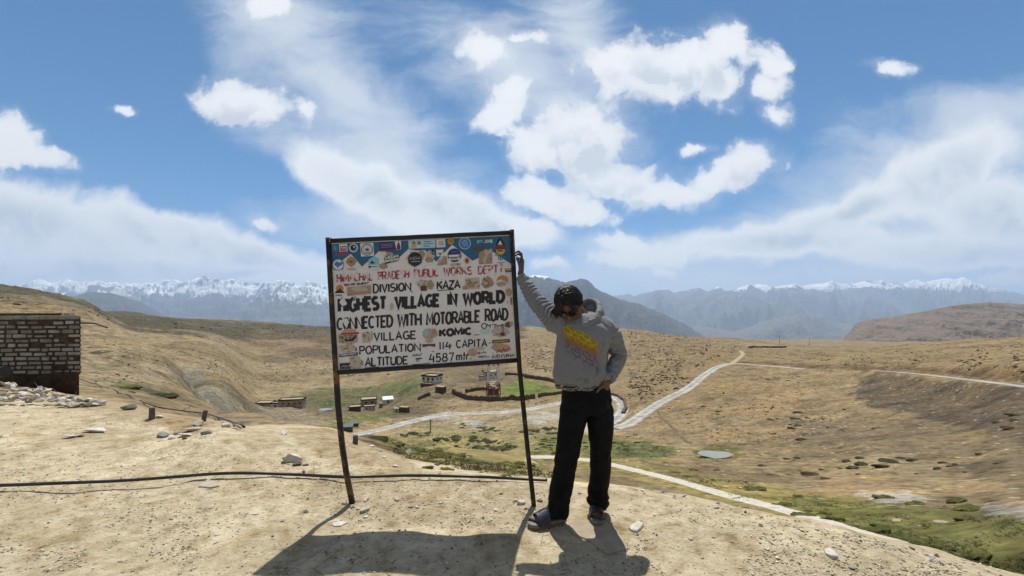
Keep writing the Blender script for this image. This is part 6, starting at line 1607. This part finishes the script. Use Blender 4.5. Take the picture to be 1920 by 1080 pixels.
# rocks one can tell apart
stone(548, 866, 42, 'big pale angular rock on the dirt left of the sign', kind=3, flat=1.25, mesh=big(301, m_st[3], .72, 12), yaw=10, cat='rock', name='rock')
stone(557, 872, 20, 'dark chipped rock at the foot of the big pale rock', kind=2, cat='rock', name='rock')
stone(574, 872, 17, 'grey rock just right of the big pale rock', kind=1, cat='rock', name='rock')
stone(569, 886, 10, 'small dark block behind the hose below the big rock', kind=2, cat='rock', name='rock')
stone(181, 810, 46, 'long pale slab with shadowed front edge on the left dirt', kind=3, flat=.55, mesh=big(305, m_st[3], .4, 12), yaw=12, cat='slab', name='rock_slab')
stone(152, 818, 18, 'small grey slab beside the long pale slab', kind=1, flat=.5, cat='slab', name='rock_slab')
stone(133, 820, 30, 'flat pale slab half sunk in the dirt left of the long slab', kind=3, flat=.25, cat='slab', name='rock_slab')
stone(243, 768, 34, 'dark blackened rock near the end of the rubble', kind=2, flat=.8, mesh=big(309, m_st[2], .45, 14), yaw=0, cat='rock', name='rock')
stone(300, 783, 20, 'pale rock touching the foot of the first stake', kind=3, cat='rock', name='rock')
for (px, py, w, k, lab) in [(305, 819, 26, 1, 'leftmost flat slab of the stone cluster under the stakes'), (322, 822, 18, 3, 'small pale slab second from the left in the stone cluster'), (332, 814, 17, 1, 'thin grey slab at the back of the stone cluster'), (348, 818, 30, 3, 'large pale slab in the middle of the stone cluster'), (362, 808, 34, 0, 'tallest block of the stone cluster'), (372, 797, 26, 0, 'rock beneath the leaning stake'), (386, 814, 22, 1, 'rightmost rock of the stone cluster'), (345, 824, 14, 2, 'small dark chip in front of the stone cluster'), (424, 800, 22, 3, 'pale rock beside the end of the thinner hose'), (440, 804, 11, 3, 'small pale stone right of the hose end')]:
    stone(px, py, w, lab, kind=k, cat='rock', name='rock')
stone(531, 815, 22, 'white and black rock alone on the lip of the knoll', kind=3, mesh=big(315, m_st[3], .6, 12), cat='rock', name='rock')
stone(766, 851, 17, 'square pale rock on the green bank behind the sign', kind=3, flat=1.3, mesh=big(317, m_st[3], .8, 12), cat='rock', name='rock')
stone(741, 875, 15, 'pale rock on the brown bank below the square one', kind=3, flat=1.1, cat='rock', name='rock')
for (px, py, w, k, lab) in [(698, 838, 14, 3, 'flat stone at the top of the loose bank behind the sign'), (712, 846, 16, 1, 'grey flake on the loose bank behind the sign'), (722, 858, 12, 3, 'pale flake low on the loose bank behind the sign'), (747, 838, 20, 2, 'dark hollow rock beside the square pale rock'), (820, 876, 18, 2, 'dark clod on the green bank between the posts'), (903, 878, 13, 2, 'small black rock on the grass nearer the right post')]:
    stone(px, py, w, lab, kind=k, cat='rock', name='rock')
for (px, py, w, k, lab) in [(684, 958, 27, 0, 'brownish rock beside the foot of the left sign post'), (687, 939, 15, 3, 'white rock behind the foot of the left sign post'), (660, 951, 12, 1, 'grey rock touching the left sign post'), (646, 944, 13, 1, 'grey rock just left of the left sign post'), (685, 970, 12, 3, 'pale chip in front of the brownish rock'), (671, 955, 9, 3, 'white chip between the left post and the brownish rock'),
        (978, 944, 20, 3, 'pale rock left of the right sign post'), (966, 940, 14, 3, 'white stone second left of the right sign post'), (930, 957, 12, 3, 'pale stone alone left of the right post'), (985, 955, 9, 2, 'dark stone in front of the right sign post'), (1012, 940, 14, 2, 'dark flake behind the right sign post'), (745, 938, 18, 0, 'rounded pale stone midway between the posts'), (783, 952, 12, 3, 'paired pale stone in the middle between the posts'), (770, 951, 13, 1, 'greyish stone left of the paired pale one'), (866, 936, 3, 2, 'tiny dark chip between the posts'), (826, 944, 10, 3, 'pale stone right of the middle between the posts'), (908, 950, 11, 3, 'white stone on the bare dirt nearer the right post'), (572, 960, 13, 2, 'dark angular stone left of the sign shadow')]:
    stone(px, py, w, lab, kind=k)
def shard(poly, th, label, name='rock_slab', m=None, sink=0.0, dome=0.0, yaw_label=None):
    W_ = [hit(px, py, 1.5, 8) for px, py in poly]; zt = max(p.z for p in W_) + th
    mb = MB(); c = sum(W_, Vector()) / len(W_); k = len(W_)
    ring0 = [Vector((p.x, p.y, gz(p.x, p.y) - .03)) for p in W_]; ring1 = [Vector((p.x, p.y, gz(p.x, p.y) + th * random.uniform(.7, 1))) for p in W_]; ring2 = [c.lerp(p, .86) + Vector((0, 0, th * .25 + random.uniform(0, .2) * th)) for p in ring1]
    vs = ring0 + ring1 + ring2 + [Vector((c.x, c.y, sum(p.z for p in ring2) / k + dome))]
    fs = [(i, (i + 1) % k, k + (i + 1) % k, k + i) for i in range(k)] + [(k + i, k + (i + 1) % k, 2 * k + (i + 1) % k, 2 * k + i) for i in range(k)] + [(2 * k + i, 2 * k + (i + 1) % k, 3 * k) for i in range(k)]
    mb.add(vs, fs); return tag(mb.build(name, m or m_st[1]), label, 'slab')
shard([(1179, 992), (1188, 985), (1196, 981), (1207, 986), (1201, 994), (1194, 999), (1184, 997)], .018, 'pale five sided broken tile on the dirt right of the feet', m=m_st[3])
shard([(1062, 990), (1080, 976), (1108, 980), (1135, 978), (1150, 992), (1168, 1012), (1178, 1030), (1160, 1036), (1140, 1042), (1120, 1028), (1098, 1012), (1075, 1004)], .012, 'broad flat stone embedded in the shaded ground under the feet', m=mat('sunken_stone', (.30, .255, .185), .95, .1, (.38, .325, .24), 9, .02, 30))
shard([(1440, 1046), (1425, 1037), (1447, 1035), (1465, 1043), (1470, 1050), (1452, 1050)][::-1] if False else [(1545, 1035), (1555, 1033), (1568, 1042), (1572, 1048), (1560, 1049), (1548, 1041)], .02, 'pale flat shard on the dirt at the lower right', m=m_st[3])
shard([(372, 914), (390, 900), (396, 903), (411, 913), (395, 916)], .014, 'thin triangular slab in the dirt below the hose', m=m_st[0])
shard([(622, 983), (640, 979), (652, 981), (640, 987), (626, 988)], .008, 'thin pale flake left of the sign shadow', m=m_st[3])
for (px, py, w, k, lab) in [(1186, 1001, 7, 3, 'tiny white chip below the broken tile'), (1231, 1003, 8, 2, 'dark chip right of the broken tile'), (1207, 1059, 9, 0, 'rounded pebble right of the person shadow'), (1458, 1047, 13, 3, 'white block alone on the dirt at the lower right'), (1438, 1030, 12, 3, 'pale stone above the white block'), (1427, 986, 12, 2, 'dark stone just below the concrete path'), (1597, 1066, 13, 1, 'grey stone near the lower right edge'), (1694, 1052, 11, 1, 'grey stone below the dark turf edge'), (1742, 1052, 12, 3, 'pale stone at the far lower right')]:
    stone(px, py, w, lab, kind=k)
# rubble heap under the brick wall
for i in range(150):
    f = rs.random(); px = -20 + 215 * f ** 1.15; lo = np.interp(px, [-20, 0, 80, 150, 195], [758, 760, 762, 765, 762]); hi = np.interp(px, [-20, 0, 60, 110, 150, 195], [722, 724, 733, 744, 752, 756])
    py = rs.uniform(hi, lo)
    o = stone(px, py, rs.uniform(7, 19), 'broken pale stone in the rubble heap below the brick wall', 'rubble stones below the brick wall', rs.choice((0, 1, 1, 3, 0)), sink=.05, name='rubble_stone', tilt=35)
    o.location.z += max(0, (1 - abs(px - 30) / 150)) * rs.uniform(0, .10)
# loose small stones scattered on the knoll
cnt = 0
while cnt < 200:
    px = rs.uniform(-20, 1900); lip = np.interp(px, [-20, 150, 300, 450, 600, 700, 800, 1000, 1100, 1250, 1400, 1600, 1750, 1900], [770, 775, 800, 815, 830, 860, 886, 908, 920, 930, 965, 1015, 1045, 1085])
    if rs.random() < .35: px = rs.uniform(620, 1030)
    py = rs.uniform(lip, 1085)
    if 990 < px < 1190 and 930 < py: continue
    stone(px, py, rs.choice((4, 5, 5, 6, 7, 8, 10)) * (1.0 if py > 850 else .8), 'small loose stone lying on the dirt of the knoll', 'small stones scattered on the knoll', rs.choice((0, 0, 1, 3, 3, 2)), tilt=25); cnt += 1
# clods and stones along the broken edge of the knoll
for i in range(60):
    px = rs.uniform(1150, 1920); py = float(np.interp(px, [1150, 1250, 1400, 1600, 1750, 1920], [914, 922, 955, 1004, 1036, 1074])) + abs(rs.gauss(0, 8)) + 1
    stone(px, py, rs.choice((5, 6, 8, 9, 12)), 'small clod or stone on the broken right edge of the knoll', 'clods along the edge of the knoll', rs.choice((0, 0, 2, 1, 3)), tilt=30)
# gravel nobody could count
def scatter(name, n, gen, protos, m, smin, smax, label=None, flat=.6):
    vs = []; fs = []; b = 0
    pts = gen(n); Z = height(pts[:, 0], pts[:, 1]); rg = np.random.default_rng(len(pts))
    allv = []; allf = []
    for i in range(len(pts)):
        pv, pf = protos[i % len(protos)]
        a = rg.uniform(0, 6.283); s = rg.uniform(smin, smax) * pts[i, 2]
        ca, sa = math.cos(a), math.sin(a)
        v = pv * np.array([s, s * rg.uniform(.6, 1), s * rg.uniform(.7, 1.2)])
        v = np.stack([v[:, 0] * ca - v[:, 1] * sa + pts[i, 0], v[:, 0] * sa + v[:, 1] * ca + pts[i, 1], v[:, 2] + Z[i] + s * .08], -1)
        allv.append(v); allf.append(pf + b); b += len(v)
    V = np.concatenate(allv); Fc = np.concatenate(allf)
    me = bpy.data.meshes.new(name); me.vertices.add(len(V)); me.vertices.foreach_set('co', V.astype(np.float32).ravel())
    me.loops.add(Fc.size); me.loops.foreach_set('vertex_index', Fc.astype(np.int32).ravel()); me.polygons.add(len(Fc)); me.polygons.foreach_set('loop_start', np.arange(0, Fc.size, 3, dtype=np.int32))
    me.update(calc_edges=True); me.materials.append(m)
    return tag(link_mesh(name, me), kind='stuff')
def tri_proto(me):
    bm = bmesh.new(); bm.from_mesh(me); bmesh.ops.triangulate(bm, faces=bm.faces)
    bm.verts.index_update(); r_ = (np.array([v.co[:] for v in bm.verts]), np.array([[v.index for v in f.verts] for f in bm.faces])); bm.free(); return r_
def hull_proto(seed, flat, npts=9):
    r = random.Random(seed); bm = bmesh.new()
    for _ in range(npts):
        v = Vector((r.gauss(0, 1), r.gauss(0, 1), r.gauss(0, 1))).normalized(); bm.verts.new((v.x * .5, v.y * .42, v.z * .5 * flat))
    res = bmesh.ops.convex_hull(bm, input=bm.verts); bmesh.ops.delete(bm, geom=[g for g in res['geom_interior'] if isinstance(g, bmesh.types.BMVert)], context='VERTS')
    me = bpy.data.meshes.new('p'); bm.to_mesh(me); bm.free(); r_ = tri_proto(me); bpy.data.meshes.remove(me); return r_
PB = [hull_proto(k, .5) for k in range(8)]
def multi(name, cs):
    m = bpy.data.materials.new(name); m.use_nodes = True; t = NT(m.node_tree); b = t.n['Principled BSDF']; b.inputs['Roughness'].default_value = .9; b.inputs['Specular IOR Level'].default_value = .15
    pos = t.new('ShaderNodeNewGeometry').outputs['Position']; rnd = t.new('ShaderNodeNewGeometry').outputs['Random Per Island']
    cr = t.new('ShaderNodeValToRGB'); t.put(cr.inputs[0], rnd); cr.color_ramp.interpolation = 'CONSTANT'
    while len(cr.color_ramp.elements) < len(cs): cr.color_ramp.elements.new(.5)
    for i, c in enumerate(cs): cr.color_ramp.elements[i].position = i / len(cs); cr.color_ramp.elements[i].color = (*c, 1)
    t.put(b.inputs['Base Color'], cr.outputs[0]); return m
def gen_gravel(n):
    rg = np.random.default_rng(5); out = []
    while len(out) < n:
        px = rg.uniform(-60, 1980); py = 1090 - 330 * rg.random() ** 1.25
        lip = np.interp(px, [-60, 150, 300, 450, 600, 700, 800, 1000, 1100, 1250, 1400, 1600, 1750, 1900], [765, 770, 795, 812, 820, 840, 876, 900, 912, 915, 955, 1005, 1038, 1075])
        if py < lip: continue
        dens = .12 + .88 * float(fbm(np.array([px / 110]), np.array([py / 42]), 4, 71)[0] > .06)
        if 620 < px < 1060 and 895 < py < 985: dens = 1
        if rg.random() > dens: continue
        Y = 1.44 * F / (py - HZ); out.append(((px - 960) / F * Y, Y, 1.0))
    return np.array(out)
scatter('gravel', 6000, gen_gravel, PB, multi('gravel_mix', [(.44, .39, .30), (.36, .31, .23), (.54, .50, .43), (.30, .255, .19), (.19, .16, .12), (.48, .43, .34)]), .006, .027)

# ------------------------------------------------------------------ cushion plants
def mound(seed, spiky=.5):
    bm = bmesh.new(); bmesh.ops.create_icosphere(bm, subdivisions=4, radius=.5); r = random.Random(seed)
    bmesh.ops.delete(bm, geom=[v for v in bm.verts if v.co.z < -.12], context='VERTS')
    co = np.array([v.co[:] for v in bm.verts])
    n1 = fbm(co[:, 0] * 4 + seed, co[:, 1] * 4 + co[:, 2] * 3, 4, seed); n2 = vnoise(co[:, 0] * 22 + seed, co[:, 1] * 22 + co[:, 2] * 17, seed)
    for v, a, b in zip(bm.verts, n1, n2):
        k = 1 + .45 * a + .10 * b
        v.co = Vector((v.co.x * k, v.co.y * k, max(v.co.z, -.08) * .62 * (1 + .5 * a) + .03 * b))
    me = bpy.data.meshes.new('shrub'); bm.to_mesh(me); bm.free(); return me
def plant_mat(name, a, b_, scale):
    m = mat(name, a, .95, .08, b_, scale, .08, scale * 2); return m
m_shr = [plant_mat('dark_cushion_plant', (.022, .024, .012), (.060, .060, .025), 2.5), plant_mat('olive_cushion_plant', (.045, .050, .016), (.105, .105, .035), 2.5), plant_mat('brown_cushion_plant', (.035, .028, .016), (.075, .058, .030), 2.5)]
MND = [[mound(40 + 7 * i + k) for k in range(5)] for i in range(3)]
for i in range(3):
    for me in MND[i]: me.materials.append(m_shr[i]); me.polygons.foreach_set('use_smooth', [True] * len(me.polygons))
nsh = [0]
def shrub(px, py, w, h, label, group, k=0, ycl=(4, 400), yaw=None):
    p = hit(px, py + h * .4, *ycl); s = w / F * p.y
    o = bpy.data.objects.new('shrub', MND[k][rs.randrange(5)]); col.objects.link(o)
    dep = abs(p.z - EYE) / p.y                      # steepness of the sight line
    sy = min(max(h / F * p.y / max(dep, .12), .5 * s), 1.3 * s)
    o.scale = (s, sy, s * rs.uniform(.40, .60)); o.rotation_euler = (0, 0, rs.uniform(-.5, .5)); o.location = p - Vector((0, 0, .03 * s))
    nsh[0] += 1
    return tag(o, label, 'shrub', group)
g1, l1 = 'dark cushion shrubs on the far slope above the meadow', 'dark cushion shrub on the brown slope above the meadow'
for q in [(1498, 772, 16, 5), (1443, 785, 9, 3), (1493, 783, 16, 6), (1516, 782, 10, 6), (1498, 796, 15, 8), (1484, 801, 12, 4), (1503, 822, 18, 5), (1591, 862, 18, 9), (1615, 856, 16, 8), (1618, 867, 25, 10), (1601, 875, 21, 8), (1668, 862, 28, 12), (1690, 857, 18, 6), (1657, 874, 33, 5), (1711, 861, 19, 6), (1521, 886, 30, 11), (1541, 879, 10, 5), (1551, 895, 19, 8), (1760, 877, 21, 5), (1782, 873, 12, 5), (1769, 867, 18, 4), (1794, 870, 12, 5), (1477, 859, 12, 5), (1495, 857, 14, 5), (1430, 871, 14, 6), (1577, 877, 9, 4), (1838, 850, 14, 5), (1870, 868, 12, 4), (1812, 884, 10, 4), (1347, 770, 10, 4), (1348, 776, 9, 3), (1640, 802, 9, 4), (1441, 710, 9, 3), (1478, 712, 8, 5), (1900, 776, 22, 5), (1905, 786, 18, 6), (1895, 800, 24, 6), (1870, 790, 16, 5), (1320, 761, 9, 3), (1610, 888, 10, 3), (1720, 888, 9, 3)]:
    shrub(*q, l1, g1, rs.choice((0, 0, 2)), (14, 260))
g2, l2 = 'green cushion shrubs in the meadow below the knoll', 'low green cushion shrub in the meadow beside the concrete path'
for q in [(1419, 915, 39, 10), (1471, 944, 42, 11), (1456, 952, 18, 5), (1550, 945, 28, 9), (1495, 929, 24, 6), (1508, 963, 38, 13), (1544, 961, 27, 8), (1563, 972, 50, 12), (1517, 957, 16, 5), (1655, 984, 34, 9), (1641, 992, 56, 15), (1723, 1013, 72, 14), (1661, 930, 38, 11), (1718, 941, 33, 11), (1796, 938, 39, 8), (1816, 951, 66, 14), (1813, 969, 44, 12), (1402, 938, 16, 6), (1385, 934, 20, 5), (1600, 985, 30, 8), (1690, 1002, 30, 9), (1345, 880, 14, 5), (1300, 880, 18, 5), (1265, 885, 20, 5), (1760, 1026, 50, 10), (1840, 1040, 60, 12)]:
    shrub(*q, l2, g2, 1, (9, 60))
for (px, py, w, h, lab) in [(1720, 1027, 84, 14, 'long dark green turf hummock at the far edge of the dirt'), (1790, 1045, 70, 14, 'dark turf hummock further right along the dirt edge'), (1850, 1062, 60, 12, 'last dark turf hummock before the lower right corner'), (706, 819, 40, 11, 'dark green bush on the lip of the bank right of the sign post'), (511, 769, 46, 17, 'large dark green bush on the bank above the mud houses'), (300, 741, 56, 12, 'low dark green shrub lying along the slope below the hose'), (240, 724, 34, 11, 'bright green cushion shrub on the slope right of the wall')]:
    shrub(px, py, w, h, lab, None, 1 if 'bright' in lab else 0, (3, 40))
g3, l3 = 'cushion shrubs on the pale valley floor', 'small dark cushion shrub on the pale valley floor behind the sign'
def inside(poly):
    while True:
        xs = [p[0] for p in poly]; ys = [p[1] for p in poly]
        x = rs.uniform(min(xs), max(xs)); y = rs.uniform(min(ys), max(ys))
        if inpoly(np.array([x]), np.array([y]), poly)[0]: return x, y
for poly, n, sz in [([(812, 824), (830, 818), (858, 815), (862, 822), (830, 827)], 14, 12), ([(862, 820), (885, 816), (918, 822), (940, 826), (925, 832), (880, 826)], 26, 12), ([(885, 838), (925, 830), (968, 830), (965, 840), (920, 848), (888, 848)], 30, 15), ([(745, 812), (790, 808), (812, 808), (805, 816), (760, 818)], 14, 11), ([(885, 800), (930, 800), (940, 807), (890, 808)], 14, 12), ([(975, 808), (1010, 802), (1045, 800), (1045, 812), (1000, 815)], 16, 12), ([(1000, 820), (1045, 820), (1045, 850), (1005, 848)], 20, 11), ([(860, 790), (920, 790), (960, 815), (870, 810)], 14, 8), ([(805, 832), (880, 832), (880, 848), (815, 842)], 14, 10), ([(1080, 810), (1200, 815), (1260, 845), (1100, 850)], 30, 11)]:
    for _ in range(n):
        x, y = inside(poly); w = sz * rs.uniform(.5, 1.25); shrub(x, y, w, w * .35, l3, g3, rs.choice((0, 0, 1)), (30, 220))
g4, l4 = 'low tufts on the grassy bank behind the sign', 'low grassy tuft on the bank just behind the sign'
for poly, n, sz in [([(730, 826), (800, 840), (900, 858), (1000, 868), (1000, 885), (880, 872), (780, 852)], 26, 22), ([(780, 874), (900, 880), (1000, 892), (1000, 900), (860, 886)], 10, 16)]:
    for _ in range(n):
        x, y = inside(poly); w = sz * rs.uniform(.5, 1.5); shrub(x, y, w, w * .25, l4, g4, 1, (4, 16))
# far tussocks: too many and too small to count
def gen_tuss(n):
    rg = np.random.default_rng(9); out = []
    zones = [([(1175, 622), (1300, 636), (1400, 648), (1330, 684), (1290, 722), (1220, 752), (1180, 750)], 1400, 1.0), ([(980, 618), (1045, 616), (1045, 700), (985, 700)], 500, 1.0), ([(1400, 655), (1600, 664), (1920, 645), (1920, 690), (1660, 690), (1500, 680)], 700, .8), ([(1250, 760), (1500, 700), (1650, 760), (1500, 830), (1320, 830)], 260, .7), ([(170, 640), (300, 660), (330, 700), (280, 750), (180, 735)], 300, .35), ([(350, 650), (600, 640), (640, 700), (520, 740), (400, 700)], 700, .9), ([(0, 560), (300, 600), (600, 612), (600, 650), (330, 625), (0, 575)], 700, 1.3), ([(640, 700), (770, 700), (760, 720), (650, 725)], 150, 1.2)]
    for poly, k, s in zones:
        q = [inside(poly) for _ in range(k)]; w = hit_many([v[0] for v in q], [v[1] for v in q], 14, 1200)
        keep = fbm(np.array([v[0] for v in q]) / 40, np.array([v[1] for v in q]) / 14, 3, 19) > -.15
        for i in range(k):
            if keep[i]: out.append((w[i, 0], w[i, 1], s * rg.uniform(.5, 1.5) * (w[i, 1] / 260) ** .5))
    return np.array(out)
TP = []
for k in range(6):
    v, f = hull_proto(90 + k, .7, 14); v = v * np.array([1, 1, .5]); TP.append((v, f))
tuss = scatter('tussocks', 0, gen_tuss, TP, multi('tussock_mix', [(.045, .036, .022), (.075, .060, .034), (.035, .030, .020), (.11, .085, .05)]), .8, 2.0)
print('shrubs', nsh[0])

# grass of the damp meadow and the bank: blades nobody could count
def tuft_proto(seed):
    r = random.Random(seed); vs = []; fs = []
    for k in range(7):
        a = r.uniform(0, 6.28); q = r.uniform(.05, .4); x, y = q * math.cos(a), q * math.sin(a); w = r.uniform(.06, .11); ln = r.uniform(.35, .8); b = r.uniform(0, 6.28)
        i = len(vs); vs += [(x - w * math.sin(b), y + w * math.cos(b), -.05), (x + w * math.sin(b), y - w * math.cos(b), -.05), (x + .35 * ln * math.cos(a), y + .35 * ln * math.sin(a), ln * .28)]; fs.append((i, i + 1, i + 2))
    return np.array(vs), np.array(fs)
def gen_grass(n):
    out = []; rg = np.random.default_rng(3)
    for poly, k, s, y0, y1 in [([(1440, 925), (1600, 935), (1800, 958), (1960, 985), (1960, 1085), (1900, 1078), (1700, 1016), (1500, 958)], 2600, .17, 6, 45), ([(1150, 875), (1400, 905), (1440, 930), (1400, 936), (1250, 892)], 700, .30, 15, 70), ([(1000, 815), (1250, 840), (1255, 862), (1080, 858), (1000, 852)], 700, .4, 40, 140), ([(700, 820), (900, 850), (1040, 870), (1050, 900), (880, 888), (760, 866)], 1300, .10, 4, 20), ([(1500, 958), (1700, 1014), (1900, 1072), (1900, 1066), (1700, 1008)], 500, .16, 4, 30), ([(800, 815), (960, 822), (965, 845), (830, 838)], 500, .5, 50, 140)]:
        q = [inside(poly) for _ in range(k)]; w = hit_many([v[0] for v in q], [v[1] for v in q], y0, y1)
        keep = fbm(w[:, 0] / 1.7, w[:, 1] / 1.7, 3, 91) > -.1
        for i in range(k):
            if keep[i]: out.append((w[i, 0], w[i, 1], s * rg.uniform(.6, 1.5)))
    return np.array(out)
scatter('grass', 0, gen_grass, [tuft_proto(k) for k in range(6)], multi('grass_blades', [(.12, .125, .048), (.165, .155, .065), (.085, .092, .036), (.22, .19, .10), (.135, .135, .052)]), .6, 1.2)
# ------------------------------------------------------------------ the air
def build_haze():
    me = bpy.data.meshes.new('haze'); bm = bmesh.new()
    bmesh.ops.create_cube(bm, size=1.0)
    lo = Vector((-70000, -60, -1500)); hi = Vector((70000, 27000, 2150))
    for v in bm.verts:
        v.co = Vector((lo.x + (v.co.x + .5) * (hi.x - lo.x), lo.y + (v.co.y + .5) * (hi.y - lo.y), lo.z + (v.co.z + .5) * (hi.z - lo.z)))
    bm.to_mesh(me); bm.free()
    m = bpy.data.materials.new('air'); m.use_nodes = True
    nt = m.node_tree; nt.nodes.clear()
    o = nt.nodes.new('ShaderNodeOutputMaterial'); v = nt.nodes.new('ShaderNodeVolumePrincipled')
    v.inputs['Color'].default_value = (.57, .755, 1.0, 1); v.inputs['Density'].default_value = 5.0e-5
    v.inputs['Anisotropy'].default_value = 0.3
    nt.links.new(v.outputs[0], o.inputs['Volume'])
    me.materials.append(m)
    tag(link_mesh('haze', me), kind='stuff')
build_haze()
